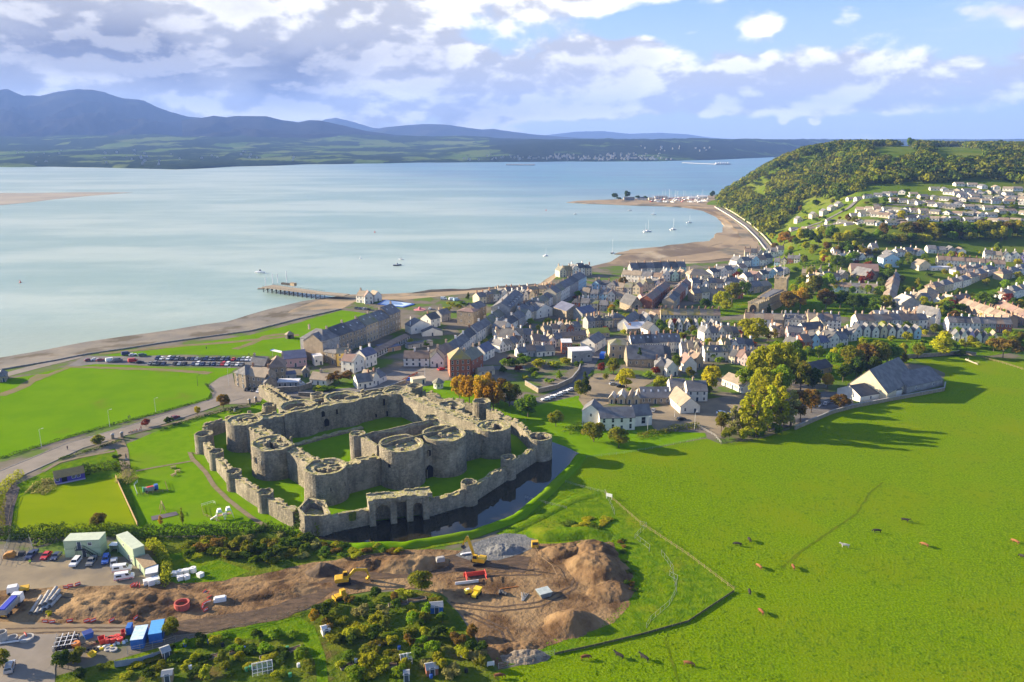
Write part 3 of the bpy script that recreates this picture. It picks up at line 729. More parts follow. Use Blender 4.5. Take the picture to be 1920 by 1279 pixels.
def tower(poly,h,par,seed,hole=.55,depth=6.0,batter=1.05,jit=.35,off=(0,0),ledge=.12,base=-.5):
 n_=len(poly);c=(sum(p[0]for p in poly)/n_,sum(p[1]for p in poly)/n_)
 ci=(c[0]+off[0],c[1]+off[1])
 rings=[(1.0*batter,lambda i:base,c),(1.0,lambda i:h*.6,c)]
 nz=lambda i,k:mnoise.noise(Vector((math.cos(2*math.pi*i/n_)*2.2,math.sin(2*math.pi*i/n_)*2.2,seed+k)))
 n2=lambda i,k:mnoise.noise(Vector((i*1.7,seed,k)))
 pr=lambda i:h+max(.1,par*(.7+.55*nz(i,0)+.25*n2(i,1)))
 rings+=[(1.0,pr,c),(1-ledge,pr,c),(1-ledge-.01,lambda i:h+jit*nz(i,3),c)]
 ih=lambda i:h+jit*1.5*nz(i,5)+.25*n2(i,7)
 rings+=[(hole+.05,ih,ci),(hole,lambda i:ih(i)-.4,ci),(hole,lambda i:h-depth,ci)]
 vs=[]
 for s,z,cc in rings:
  for i,p in enumerate(poly):vs.append((cc[0]+(p[0]-c[0])*s,cc[1]+(p[1]-c[1])*s,z(i)))
 fs=[(k*n_+i,k*n_+(i+1)%n_,(k+1)*n_+(i+1)%n_,(k+1)*n_+i)for k in range(len(rings)-1)for i in range(n_)]
 fs.append(tuple(range((len(rings)-1)*n_,len(rings)*n_)))
 return MB().add(vs,fs)
def cpart(name,mb,mats=None):return mb.build(name,mats or m_castle,castle,CO)
def opening(c,ang,z,wd,ht,par,name='window',depth=.12,arch=False):
 """window block painted dark for the shade of its hole, with a stone surround, facing direction ang"""
 mb=MB();dx,dy=math.cos(ang),math.sin(ang);tx,ty=-dy,dx
 def P(s,o,zz):return (c[0]+tx*s+dx*o,c[1]+ty*s+dy*o,zz)
 hw=wd/2
 prof_=[(-hw,z),(hw,z),(hw,z+ht)]+([(hw*.6,z+ht+hw*.7),(0,z+ht+hw),(-hw*.6,z+ht+hw*.7)]if arch else [])+[(-hw,z+ht)]
 n_=len(prof_)
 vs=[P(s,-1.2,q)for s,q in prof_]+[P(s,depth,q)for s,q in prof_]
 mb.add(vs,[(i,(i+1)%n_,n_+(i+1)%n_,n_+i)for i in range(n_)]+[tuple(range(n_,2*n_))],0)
 for s0,s1,q0,q1 in ((-hw-.2,-hw,z-.1,z+ht),(hw,hw+.2,z-.1,z+ht),(-hw-.2,hw+.2,z-.3,z-.1)):
  mb.hexa([P(s0,-1,q0),P(s1,-1,q0),P(s1,depth+.1,q0),P(s0,depth+.1,q0)],[P(s0,-1,q1),P(s1,-1,q1),P(s1,depth+.1,q1),P(s0,depth+.1,q1)],1)
 return mb.build(name,[m_open_shade,m_castle],par,CO if par is castle else (0,0,0))
E1A,E2A=math.atan2(E1[1],E1[0]),math.atan2(E2[1],E2[0])
HW=10.3
# inner ward: four walls
cpart('curtain_wall',ruin_wall([PC(0,1),PC(0,0)][::-1],4.6,HW,1.3,11,.5,.9))
cpart('curtain_wall',ruin_wall([PC(1,1),PC(0,1)],4.6,HW,1.2,12,.5,.7))
cpart('curtain_wall',ruin_wall([PC(1,0),PC(1,1)],5.0,HW,1.3,13,.45,.5))
cpart('curtain_wall',ruin_wall([PC(0,0),PC(1,0)],4.6,HW-.2,1.3,14,.7,.6))
T={}
T['n']=cpart('corner_tower',tower(oval(PC(0,0),7.3,7.3,E1A),10.9,.9,21,.62,6,off=(1.0,.6)))
T['l']=cpart('corner_tower',tower(oval(PC(0,1),7.2,7.2,E1A),10.9,.7,22,.56,6,off=(1,1)))
T['r']=cpart('corner_tower',tower(oval(PC(1.01,-.01),7.0,7.0,E1A),10.9,.6,23,.55,6))
T['f']=cpart('corner_tower',tower(oval(PC(1,1),6.6,6.6,E1A),10.1,.9,24,.6,6))
m1=PC(-.05,.5)
T['m']=cpart('mid_tower',tower(oval(m1,8.6,7.6,E1A-math.pi/2,40,5.5),10.9,1.0,25,.60,3.0,off=(1.5,1.0),jit=1.0))
T['c']=cpart('chapel_tower',tower(oval(PC(1.06,.5),6.8,6.8,E1A),9.6,1.3,26,.6,5,jit=.9))
# rubble on the mid tower
rnd=random.Random(3)
for k_ in range(9):
 c=(m1[0]+rnd.uniform(-5,7),m1[1]+rnd.uniform(-4,6));q=rnd.uniform(.6,1.6)
 cpart('broken_masonry',MB().prism([(c[0]+q*math.cos(j*.9)*rnd.uniform(.7,1.2),c[1]+q*math.sin(j*.9))for j in range(7)],7.0,10.9+rnd.uniform(.1,1.0),0,.6))
 # near gatehouse: two great drums, hall block behind, two stair turrets
ga,gb=PC(.40,-.045),PC(.66,-.045)
g=empty('gatehouse',(0,0,0));g.parent=castle;g.location=CO
def gpart(name,mb,p=None,mats=None):return mb.build(name,mats or m_castle,p or g)
gpart('gate_tower',tower(oval(ga,7.9,8.6,E1A,40),13.6,1.1,31,.80,.7,jit=1.0,ledge=.09))
gpart('gate_tower',tower(oval(gb,7.9,8.6,E1A,40),13.4,1.1,32,.82,.6,jit=1.0,ledge=.09))
blk=[PC(.285,.0),PC(.775,.0),PC(.775,.20),PC(.285,.20)]
gpart('gate_hall',tower(dense(blk,2.0),13.6,1.2,33,.84,5,1.0,.9,ledge=.05))
gpart('hall_wall',ruin_wall([PC(.52,.0),PC(.52,.2)],1.6,11.6,0,34,.8))
rnd=random.Random(21)
for c_ in (ga,gb):
 for k_ in range(3):
  q=rnd.uniform(.7,1.8);x_,y_=c_[0]+rnd.uniform(-4,4),c_[1]+rnd.uniform(-4,4)
  gpart('broken_masonry',MB().prism([(x_+q*math.cos(j*.9)*rnd.uniform(.7,1.2),y_+q*math.sin(j*.9))for j in range(7)],12.0,13.4+rnd.uniform(.1,.9),0,.6))
gpart('gate_passage',MB().hexa([(*PC(.485,-.10),-.3),(*PC(.575,-.10),-.3),(*PC(.575,.0),-.3),(*PC(.485,.0),-.3)],[(*PC(.485,-.10),12.2),(*PC(.575,-.10),12.2),(*PC(.575,.0),12.2),(*PC(.485,.0),12.2)]))
gpart('stair_turret',tower(oval(PC(.30,.225),3.0,3.0,0,20),14.4,.6,35,.35,1.5,1.0))
gpart('stair_turret',tower(oval(PC(.76,.225),3.1,3.1,0,20),13.8,1.0,36,.35,1.5,1.0))
fa=math.atan2(-E2[1],-E2[0])
def off(p,ang,r):return (p[0]+math.cos(ang)*r,p[1]+math.sin(ang)*r)
opening(off(PC(.53,-.095),fa,.9),fa,0,2.6,3.4,g,'gate_arch',.1,True)
for ang,z in ((fa-.55,9.3),(fa+.1,4.6),(fa-.1,8.8),(fa-1.15,8.0),(fa+.75,5.5)):
 opening(off(ga,ang,8.0),ang,z,1.1,1.5,g)
for ang,z in ((fa-.6,10.4),(fa+.2,5.0),(fa-.25,9.0)):
 opening(off(gb,ang,8.05),ang,z,.7,1.6,g)
opening(off(PC(.53,-.095),fa,.9),fa,8.5,.9,2.0,g)
# far gatehouse: low ruined, three open wells
g2=empty('gatehouse',(0,0,0));g2 .parent=castle;g2 .location=CO
for k_,a_ in enumerate((.36,.655)):
 tower(oval(PC(a_,1.07),8.0,9.0,E1A,40),10.4,.8,41+k_,.72,6.5,jit=.4).build('gate_tower',m_castle,g2)
tower(dense([PC(.43,1.0),PC(.59,1.0),PC(.59,1.16),PC(.43,1.16)],2),10.2,.5,44,.8,6,1.0,.4).build('gate_hall',m_castle,g2)
ruin_wall([PC(.22,.965),PC(.80,.965)],1.4,11.0,0,45,.5).build('hall_wall',m_castle,g2)
# openings in the walls seen across the court
ca=math.atan2(-E2[1],-E2[0])
for a_,z,w_,h_,ar in ((.46,6.5,1.6,1.8,True),(.55,6.3,.9,2.2,False),(.62,6.3,.9,2.2,False),(.48,2.0,2.4,2.2,True),(.62,1.6,1.6,1.8,True),(.30,1.8,1.0,1.5,False),(.88,5.5,1.1,3.0,False),(.90,.2,1.0,2.0,True),(.82,.8,.9,1.2,True)):
 opening(off(PC(a_,1.0),ca,2.4 if not .2<a_<.8 else 3.0),ca,z,w_,h_,castle,'window' if z>.5 else 'doorway',.15,ar)
wa=math.atan2(-E1[1],-E1[0])
for b_q,z in ((.55,.3),(.42,.3),(.3,4.0)):opening(off(PC(1,b_q),wa,2.6),wa,z,1.0,2.0,castle,'doorway' if z<1 else 'window',.15,True)
la=math.atan2(-E1[1],-E1[0])
for ang,z in ((la-.35,6.3),(la+.25,6.3),(la-.8,7.5),(la+.7,5.4)):opening(off(m1,ang,7.75),ang,z,.45,2.0,castle)
for ang in (fa-.3,fa+.5):opening(off(PC(0,0),ang,7.3),ang,5.2,.4,1.2,castle)
# ruined ranges inside the court
mb=ruin_wall([PC(.10,.80),PC(.42,.84),PC(.66,.85)],2.6,.9,.0,51,.9)
cpart('ruined_range',mb)
# outer curtain with turrets
def gp(u,v,z=0):return G(u,v,z)
OL=gp(385,846);ON=gp(592,1000);OR=gp(1012,858)
t1,t2,t3=gp(408,878),gp(441,917),gp(500,957)
cpart('outer_wall',ruin_wall([OL,gp(396,866),t1,gp(425,898),t2,gp(470,938),t3,gp(530,975),gp(556,988)][::-1],2.2,5.4,1.3,61,.5,.4,keep=.85))
GA,GB=gp(692,982),gp(800,968)
d1,d2=gp(880,944),gp(953,896)
cpart('outer_wall',ruin_wall([gp(606,1000),GA],2.2,5.2,1.0,62,.6,.3,keep=.85))
cpart('outer_wall',ruin_wall([GB,d1,d2,OR],2.2,5.3,1.0,63,.5,.4,keep=.85))
cpart('outer_wall',ruin_wall([OR,PC(1.30,.12),PC(1.34,.55)],2.2,5.4,1.2,64,.8,.6))
cpart('outer_wall',ruin_wall([PC(1.34,.55),PC(1.22,1.15),PC(.95,1.34),PC(.62,1.36)],2.2,5.0,1.3,65,1.0,.4))
cpart('outer_wall',ruin_wall([PC(.30,1.36),PC(.05,1.36),PC(-.12,1.30)],2.2,5.0,1.2,66,.8,.4))
cpart('outer_wall',ruin_wall([PC(-.12,1.30),OL],2.0,4.6,1.0,67,.6,.4))
for q,r,hh,sd_,ho in ((OL,3.6,6.9,71,.6),(t1,2.7,6.3,72,.5),(t2,2.7,6.3,73,.4),(t3,2.7,6.2,74,.4),(d1,2.8,7.4,75,.6),(d2,2.8,7.6,76,.62),(OR,4.7,8.2,77,.7),(PC(1.34,.55),4.0,7.4,78,.55),(PC(1.22,1.15),4.0,7.0,79,.55),(PC(.62,1.36),3.0,7.6,80,.5),(PC(.30,1.36),3.0,7.0,81,.5)):
 cpart('turret',tower(oval(q,r,r,0,24),hh,1.0,sd_,ho,2.5,1.04,.5,base=-.6))
nt=[gp(560,990),gp(573,1004),gp(606,1006),gp(622,1000),gp(612,975),gp(580,968)]
cpart('corner_turret',tower(dense(nt,1.2),6.2,.9,82,.7,2.2,1.05,.9))
# turret cap stones on the right corner
cpart('broken_masonry',MB().prism(oval((OR[0]-.6,OR[1]+1.6),1.5,1.0,.3,9),6.5,9.6,0,.55))
# ivy on the near corner turret
mb=MB();rnd=random.Random(8)
for k_ in range(420):
 s=rnd.random();a=l2(gp(558,990),gp(600,1006),s);z=rnd.uniform(.2,6.6)*(1-.35*s)
 o=rnd.uniform(-.15,.55);q=rnd.uniform(.18,.42);t=rnd.uniform(0,6.28)
 c=Vector((a[0]-o*.75,a[1]-o*.9,z));u_=Vector((math.cos(t),math.sin(t)*.6,rnd.uniform(-.6,.6))).normalized()*q;w_=Vector((rnd.uniform(-.4,.4),rnd.uniform(-.3,.3),1)).normalized()*q
 mb.add([tuple(c-u_-w_),tuple(c+u_-w_),tuple(c+u_+w_),tuple(c-u_+w_)],[(0,1,2,3)])
for k_ in range(90):
 s=rnd.uniform(.62,.74);a=l2(gp(606,1000),GA,s*1.0-.05);z=rnd.uniform(3.0,5.6);q=rnd.uniform(.2,.45)
 c=Vector((a[0]+.5,a[1]-1.25+rnd.uniform(-.1,.1),z))
 mb.add([tuple(c+Vector((-q,0,-q))),tuple(c+Vector((q,-.1,-q))),tuple(c+Vector((q,0,q))),tuple(c+Vector((-q,-.1,q)))],[(0,1,2,3)])
cpart('ivy',mb,m_ivy)
# arched gate-work standing in the moat
gw=empty('water_gate',(0,0,0));gw.parent=castle;gw.location=CO
gang=math.atan2(GB[1]-GA[1],GB[0]-GA[0]);GLEN=math.hypot(GB[0]-GA[0],GB[1]-GA[1])
def WG(s,o,z):return (GA[0]+math.cos(gang)*s+math.sin(gang)*(o-2.4),GA[1]+math.sin(gang)*s-math.cos(gang)*(o-2.4),z)
def hex2(mb,s0,s1,o0,o1,z0,z1,z1b=None):
 z1b=z1 if z1b is None else z1b
 mb.hexa([WG(s0,o0,z0),WG(s0,o1,z0),WG(s1,o1,z0),WG(s1,o0,z0)][::-1],[WG(s0,o0,z1),WG(s0,o1,z1),WG(s1,o1,z1b),WG(s1,o0,z1b)][::-1])
mb=MB();hex2(mb,0,GLEN,-1.2,.6,-.6,8.2);mb.build('back_wall',m_castle,gw)
wp=[.0,.36,.64,.92];pw=2.0
for k_,f in enumerate(wp):
 mb=MB();hex2(mb,f*GLEN-(0 if k_ else 0),f*GLEN+pw,.55,5.0,-.6,8.3);mb.build('pier',m_castle,gw)
for k_ in range(3):
 a,b=wp[k_]*GLEN+pw,wp[k_+1]*GLEN
 mb=MB();n_=12;rr=(b-a)/2
 for i in range(n_):
  s0,s1=a+(b-a)*i/n_,a+(b-a)*(i+1)/n_
  f0=lambda s:4.6+math.sqrt(max(0,1-((s-(a+b)/2)/rr)**2))*min(rr,2.6)
  if k_==1:f0=lambda s:7.2
  mb.hexa([WG(s0,4.6,f0(s0)),WG(s1,4.6,f0(s1)),WG(s1,3.2,f0(s1)),WG(s0,3.2,f0(s0))],[WG(s0,4.6,8.1),WG(s1,4.6,8.1),WG(s1,3.2,8.1),WG(s0,3.2,8.1)])
 mb.build('arch',m_castle,gw)
ruin_wall([WG(-.2,2.2,0)[:2],WG(GLEN*.55,2.2,0)[:2],WG(GLEN+1.6,2.2,0)[:2]],5.8,8.7,.9,91,.4,.6,base=8.05,keep=.9).build('wall_top',m_castle,gw)
# gunners' walk running out towards the road
g3a,g3b=gp(488,742),gp(540,778)
d_=Vector((g3b[0]-g3a[0],g3b[1]-g3a[1]));nn_=Vector((-d_.y,d_.x)).normalized()
cpart('spur_wall',ruin_wall([g3b,g3a],1.2,5.0,1.3,95,.5,keep=.9))
cpart('spur_wall',ruin_wall([(g3b[0]+nn_.x*4.6,g3b[1]+nn_.y*4.6),(g3a[0]+nn_.x*3.4,g3a[1]+nn_.y*3.4)],1.2,4.8,1.3,96,.6,keep=.9))
cpart('spur_walk',MB().hexa([(*g3a,0),(*g3b,0),(g3b[0]+nn_.x*4.6,g3b[1]+nn_.y*4.6,0),(g3a[0]+nn_.x*3.4,g3a[1]+nn_.y*3.4,0)],[(*g3a,3.6),(*g3b,3.6),(g3b[0]+nn_.x*4.6,g3b[1]+nn_.y*4.6,3.6),(g3a[0]+nn_.x*3.4,g3a[1]+nn_.y*3.4,3.6)]))
# ================================================================ TREES AND HEDGES
def leaf_mat(name,c,c2,c3=None):
 m=bpy.data.materials.new(name);m.use_nodes=True
 t=NT(m.node_tree)
 for n_ in list(m.node_tree.nodes):m.node_tree.nodes.remove(n_)
 pos=t.n('ShaderNodeNewGeometry').outputs['Position']
 col=t.mix(t.ramp(t.noise(pos,.55,4,.65),.36,.64),c,c2)
 if c3:col=t.mix(t.ramp(t.noise(pos,.22,3),.5,.64),col,c3)
 rn=t.n('ShaderNodeObjectInfo').outputs['Random']
 col=t.n('ShaderNodeHueSaturation',{'Hue':t.math('ADD',.488,t.math('MULTIPLY',rn,.024)),'Saturation':1.0,'Value':t.math('ADD',.85,t.math('MULTIPLY',rn,.3)),'Color':col}).outputs[0]
 df=t.n('ShaderNodeBsdfDiffuse',{'Color':col});tr=t.n('ShaderNodeBsdfTranslucent',{'Color':col})
 mx=t.n('ShaderNodeMixShader',{0:.5,1:df.outputs[0],2:tr.outputs[0]})
 t.n('ShaderNodeOutputMaterial',{0:mx.outputs[0]})
 return m
LM={'dark green':leaf_mat('leaf_dark',(.05,.09,.014),(.085,.13,.016)),'green':leaf_mat('leaf_green',(.09,.165,.014),(.15,.22,.018)),'bright green':leaf_mat('leaf_bright',(.16,.27,.012),(.23,.32,.016)),'olive green':leaf_mat('leaf_olive',(.15,.175,.014),(.21,.22,.02),(.24,.20,.025)),'yellow green':leaf_mat('leaf_yellowgreen',(.30,.32,.016),(.40,.39,.022)),'golden yellow':leaf_mat('leaf_gold',(.52,.45,.016),(.42,.40,.02),(.36,.37,.02)),'orange':leaf_mat('leaf_orange',(.50,.30,.025),(.42,.25,.02),(.34,.28,.03)),'rusty brown':leaf_mat('leaf_rust',(0.243,0.140,0.0300),(0.176,0.122,0.0250),(0.135,0.122,0.0200)),'dark red':leaf_mat('leaf_red',(0.203,0.043,0.0250),(0.270,0.073,0.0300)),'grey green':leaf_mat('leaf_grey',(.26,.26,.07),(.33,.31,.10))}
m_bark=M('tree_bark',(.16,.13,.10),(.09,.075,.06),1.5,.95,.05)
def leaf_cloud(blobs,n,size,rnd,out=.6):
 """n leaf clumps (small quads) on the shells of the blobs"""
 rs=np.random.RandomState(rnd)
 bw=np.array([b[3]**2 for b in blobs]);bw=bw/bw.sum()
 idx=rs.choice(len(blobs),n,p=bw)
 B=np.array(blobs)[idx]
 dv=rs.normal(size=(n,3));dv/=np.linalg.norm(dv,axis=1)[:,None]
 dv[:,2]=np.where(dv[:,2]<-.5,-dv[:,2],dv[:,2])
 rad=B[:,3]*(1-out*rs.rand(n)**2)
 sq=np.array(blobs[0][4])if len(blobs[0])>4 else 1.0
 c=B[:,:3]+dv*rad[:,None]*np.array([1,1,.85])
 nrm=dv+rs.normal(size=(n,3))*.55;nrm/=np.linalg.norm(nrm,axis=1)[:,None]
 a=np.cross(nrm,rs.normal(size=(n,3)));a/=np.linalg.norm(a,axis=1)[:,None]
 b2=np.cross(nrm,a)
 s=size*(.6+.8*rs.rand(n))[:,None]
 q=np.stack([c-a*s-b2*s*.8,c+a*s-b2*s*.5,c+a*s*.7+b2*s,c-a*s*.8+b2*s*.8],1)
 return q.reshape(-1,3),np.arange(n*4).reshape(-1,4)
def crown_blobs(seed,nb,shape):
 rnd=random.Random(seed);out=[]
 for i in range(nb):
  f=(i+.5)/nb
  if shape=='round':
   th=rnd.uniform(0,6.28);ph=math.acos(1-2*f);r=rnd.uniform(.26,.36)
   out.append((math.cos(th)*math.sin(ph)*r,math.sin(th)*math.sin(ph)*r,.60+math.cos(ph)*r*.95,rnd.uniform(.13,.22)))
  elif shape=='tall':
   th=rnd.uniform(0,6.28);z=.15+.78*f;r=.17*math.sin(math.pi*min(1,.15+f*.9))*rnd.uniform(.4,1.1)
   out.append((math.cos(th)*r,math.sin(th)*r,z,rnd.uniform(.08,.14)*(1.15-.5*f)))
  elif shape=='cone':
   th=rnd.uniform(0,6.28);z=.12+.82*f;r=.26*(1-f)*rnd.uniform(.5,1.05)
   out.append((math.cos(th)*r,math.sin(th)*r,z,.05+.15*(1-f)))
  elif shape=='wide':
   th=rnd.uniform(0,6.28);r=.52*math.sqrt(rnd.random());z=.45+.42*rnd.random()*(1-r)
   out.append((math.cos(th)*r,math.sin(th)*r,z,rnd.uniform(.12,.2)))
  elif shape=='layered':
   th=rnd.uniform(0,6.28);lay=rnd.choice([.35,.5,.64,.78,.9]);r=(.62-lay*.42)*rnd.uniform(.4,1.0)*1.2
   out.append((math.cos(th)*r,math.sin(th)*r,lay,rnd.uniform(.10,.15)))
  elif shape=='bush':
   th=rnd.uniform(0,6.28);r=.42*math.sqrt(rnd.random())
   out.append((math.cos(th)*r,math.sin(th)*r,.30+.32*rnd.random(),rnd.uniform(.2,.3)))
 return out
CROWN,TRUNK={},{}
def crown_mesh(shape,k):
 key=(shape,k)
 if key not in CROWN:
  nb={'round':22,'tall':22,'cone':18,'wide':24,'layered':26,'bush':9}[shape]
  n_={'round':2100,'tall':1150,'cone':1500,'wide':2400,'layered':1800,'bush':900}[shape]
  sz={'round':.030,'tall':.022,'cone':.028,'wide':.032,'layered':.028,'bush':.055}[shape]
  v,f=leaf_cloud(crown_blobs(k*13+5,nb,shape),n_,sz,k*7+1)
  CROWN[key]=fast_mesh('crown_'+shape,v,f,LM['green'])
 return CROWN[key]
def trunk_mesh(shape,k):
 key=(shape,k)
 if key not in TRUNK:
  rnd=random.Random(k+40);mb=MB()
  top={'round':.62,'tall':.85,'cone':.9,'wide':.55,'layered':.9,'bush':.4}[shape]
  mb.tube((0,0,-.02),(.01,.0,top*.5),.03,.02,7).tube((.01,0,top*.5),(0,.01,top),.02,.006,6)
  for i in range(7):
   th=i*2.4+rnd.random();z=top*rnd.uniform(.38,.8);r=.3 if shape in ('round','wide')else .15
   mb.tube((.005,0,z),(math.cos(th)*r*.8,math.sin(th)*r*.8,z+rnd.uniform(.1,.24)),.011,.004,5)
  TRUNK[key]=mb.mesh('trunk',m_bark)
 return TRUNK[key]
TREES=[]
def tree(u,v,h,wd,colr,shape='round',name='tree',z=None,loc=None):
 """h height, wd crown width in metres; (u, v) foot of the tree"""
 if loc is None:loc=GH(u,v)
 k=len(TREES)%4
 r=empty(name,loc,(len(TREES)*1.7)%6.28)
 base_w={'round':1.0,'tall':.5,'cone':.72,'wide':1.25,'layered':1.1,'bush':1.15}[shape]
 c=link('crown',crown_mesh(shape,k),r,(0,0,0),0,LM[colr])
 sx_=wd/base_w
 c.scale=(sx_,sx_,h)
 t=link('trunk',trunk_mesh(shape,k),r);t.scale=(min(h,sx_*1.1),min(h,sx_*1.1),h*.98)
 TREES.append(r);r['_c']=colr
 return r
SIZE=lambda h:'tall' if h>13 else ('small' if h<7 else 'mid-sized')
def one(u,v,h,wd,colr,shape,label,name='tree',group=None,cat='tree'):
 return tag(tree(u,v,h,wd,colr,shape,name),label,cat,group)
def clump(where,items,group=None,cat='tree',name='tree'):
 """items (u, v, h, w, colour, shape), named by their order from the left"""
 items=sorted(items)
 cnt={}
 kd=lambda it:(it[4],cat if it[5]!='bush' else 'bush')
 for it in items:cnt[kd(it)]=cnt.get(kd(it),0)+1
 seen={}
 for it in items:
  k=kd(it);i=seen.get(k,0);seen[k]=i+1;n_=cnt[k]
  lab='%s %s'%k if n_==1 else '%s %s, %s, '%(*k,ordl(i,n_))
  tag(tree(*it[:6],name='bush' if k[1]=='bush' else name),lab+' '+where,k[1],group or ('bushes ' if k[1]=='bush' else 'trees ')+where)
  # single trees and named clumps, left to right (pixel of the foot in the photograph)
one(419,768,6.5,7.2,'rusty brown','round','round rust and green tree on the verge by the road bend','tree')
one(371,781,4,3.4,'golden yellow','round','small yellow tree in the verge beside the road')
one(317,797,4.2,4.2,'dark green','bush','dark green bush by the park entrance on the road','bush',cat='bush')
one(274,802,3.2,4.2,'dark red','round','small bare reddish tree beside the parked bicycles by the road')
one(185,838,4.6,5.6,'olive green','bush','large olive bush on the lawn corner beside the road','bush',cat='bush')
one(220,864,2.2,3.2,'dark green','bush','clipped dark round bush by the park path','bush',cat='bush')
one(186,994,5.4,5.4,'rusty brown','round','thin brown tree at the near edge of the bowling green')
one(343,986,6,1.5,'olive green','tall','slim columnar tree beside the play area')
one(302,987,3.2,1.8,'orange','tall','small orange tree at the hedge below the play area')
one(636,722,7.0,14,'rusty brown','wide','spreading brown and orange tree behind the castle by white cottages')
one(1096,742,12,6.5,'dark green','cone','dark green conifer beside the lane above the lawn','conifer')
one(1087,750,8.5,6.5,'olive green','round','dull olive tree in front of the dark conifer by the lane')
one(990,783,9.5,12,'green','round','green round tree on the lawn right of the castle')
one(1042,803,7,8,'olive green','round','brownish olive tree on the lawn left of the white court building')
one(1113,833,8.5,11,'olive green','round','left of two round trees in front of the long white building')
one(1160,841,8.2,9.8,'olive green','round','right of two round trees in front of the long white building')
one(1174,730,9.5,11,'golden yellow','round','round golden tree in the car park above the court building')
one(1150,703,9,8.5,'olive green','round','olive tree beside the red bush at the car park edge')
one(1128,702,6,4.5,'dark red','round','dark red tree beside the olive tree at the car park')
one(1242,727,5.5,11,'yellow green','bush','broad yellow green bush above the old barn roofs','bush',cat='bush')
one(1334,737,12.5,11.5,'golden yellow','round','bright yellow tree with pale trunk in the yard')
one(1198,688,10.5,5.5,'dark green','cone','dark conifer in front of the slate hall roof','conifer')
one(1230,705,4.5,5,'dark red','round','dark red shrub beside the grey villa','bush',cat='bush')
one(1293,712,6,6,'olive green','round','olive tree in front of the small gabled house')
one(1268,692,7,6,'green','round','green tree to the right of the villa chimney')
one(1412,643,15,19,'yellow green','round','big yellow green tree among the houses below the church')
one(1765,668,15,15,'golden yellow','tall','tall golden tree at the top edge of the pasture')
one(1880,672,13,20,'rusty brown','wide','wide brown tree at the right end of the pasture wall')
one(1846,582,13,24,'green','layered','wide flat-layered cedar among the brick terraces','cedar')
one(1574,768,6.5,9.5,'rusty brown','round','brown and green bush beside the leisure centre gable','bush',cat='bush')
one(1551,732,8,6.5,'orange','round','orange round tree in the shaded car park left of the big barn roof')
one(806,602,3.5,2.6,'dark green','cone','small dark conifer above the stone block by the beach','conifer')
one(878,562,6,4,'dark green','cone','lone dark conifer at the beach end of the town','conifer')
clump('in the orange autumn group behind the castle',[(862,752,12,9,'orange','round'),(880,760,14,10,'orange','round'),(902,767,14.5,11,'orange','round'),(925,773,14,11,'orange','round'),(893,748,11,10,'golden yellow','round'),(935,758,12,10,'rusty brown','round'),(955,765,11,11,'olive green','round'),(915,757,14,9,'orange','round')])
clump('in the walled garden beside the curved stone wall',[(985,715,3,4,'yellow green','bush'),(1002,712,4.5,4,'bright green','bush'),(1048,712,4.5,4.5,'bright green','cone'),(1030,722,3,5,'bright green','bush'),(962,690,6,8,'dark green','bush'),(985,685,5,8,'green','bush'),(1010,690,5,8,'yellow green','bush'),(1040,690,4,8,'yellow green','bush'),(1060,685,4,7,'yellow green','bush'),(970,698,4,6,'dark red','bush'),(1000,700,4,6,'dark green','bush'),(945,700,4,6,'dark green','bush'),(1085,690,4,5,'green','bush')],cat='bush',name='bush')
clump('in the poplar stand at the pasture edge',[(1352,812,9,6,'olive green','round'),(1375,818,13,7,'grey green','tall'),(1398,815,17,9,'yellow green','tall'),(1418,820,19,9,'yellow green','tall'),(1440,812,21,10,'yellow green','tall'),(1462,806,20,10,'yellow green','tall'),(1482,800,17,9,'grey green','tall'),(1405,800,20,10,'yellow green','tall'),(1430,798,23,11,'yellow green','tall'),(1455,790,22,11,'yellow green','tall'),(1500,795,13,9,'rusty brown','round'),(1520,778,11,9,'rusty brown','round'),(1366,826,6,6,'olive green','bush'),(1395,824,6,6,'yellow green','bush'),(1425,822,6,6,'green','bush'),(1455,815,5,6,'green','bush')])
clump('in the tall grove behind the poplar stand',[(1415,730,19,13,'yellow green','round'),(1440,720,20,15,'yellow green','round'),(1470,722,20,15,'yellow green','round'),(1398,735,12,10,'bright green','round'),(1500,738,16,12,'olive green','round'),(1462,748,16,13,'bright green','round'),(1430,752,15,13,'yellow green','round'),(1522,738,12,9,'dark green','round'),(1485,705,18,13,'green','round'),(1455,695,16,12,'bright green','round')])
clump('in the leafy belt left of the big barn roof',[(1592,700,14,14,'olive green','round'),(1620,692,14,14,'rusty brown','round'),(1645,690,14,14,'olive green','round'),(1668,684,12,12,'green','round'),(1605,712,11,11,'dark green','round'),(1560,690,8,8,'bright green','round'),(1535,672,7,8,'bright green','round'),(1516,676,7,7,'green','round'),(1632,710,11,11,'dark green','round'),(1694,682,8,6,'olive green','cone'),(1720,672,8,8,'olive green','round'),(1690,668,7,7,'yellow green','round'),(1580,718,9,9,'dark green','round'),(1736,668,6,6,'green','bush'),(1800,670,5,6,'green','bush'),(1660,668,7,8,'yellow green','round')])
clump('around the parish church',[(1352,578,13,14,'yellow green','round'),(1372,570,15,15,'olive green','round'),(1392,560,13,12,'green','round'),(1362,585,8,10,'yellow green','round'),(1478,585,14,15,'rusty brown','round'),(1500,580,15,15,'orange','round'),(1508,572,14,13,'olive green','round'),(1525,555,17,15,'olive green','round'),(1550,556,17,15,'bright green','round'),(1548,580,14,15,'rusty brown','round'),(1575,578,13,14,'dark green','round'),(1600,585,13,13,'dark green','round'),(1620,583,11,11,'green','round'),(1440,592,9,5,'dark green','cone'),(1640,588,11,12,'green','round'),(1660,585,12,12,'olive green','round'),(1320,582,8,9,'dark green','round'),(1335,590,6,8,'bright green','bush'),(1680,585,8,8,'green','round')])
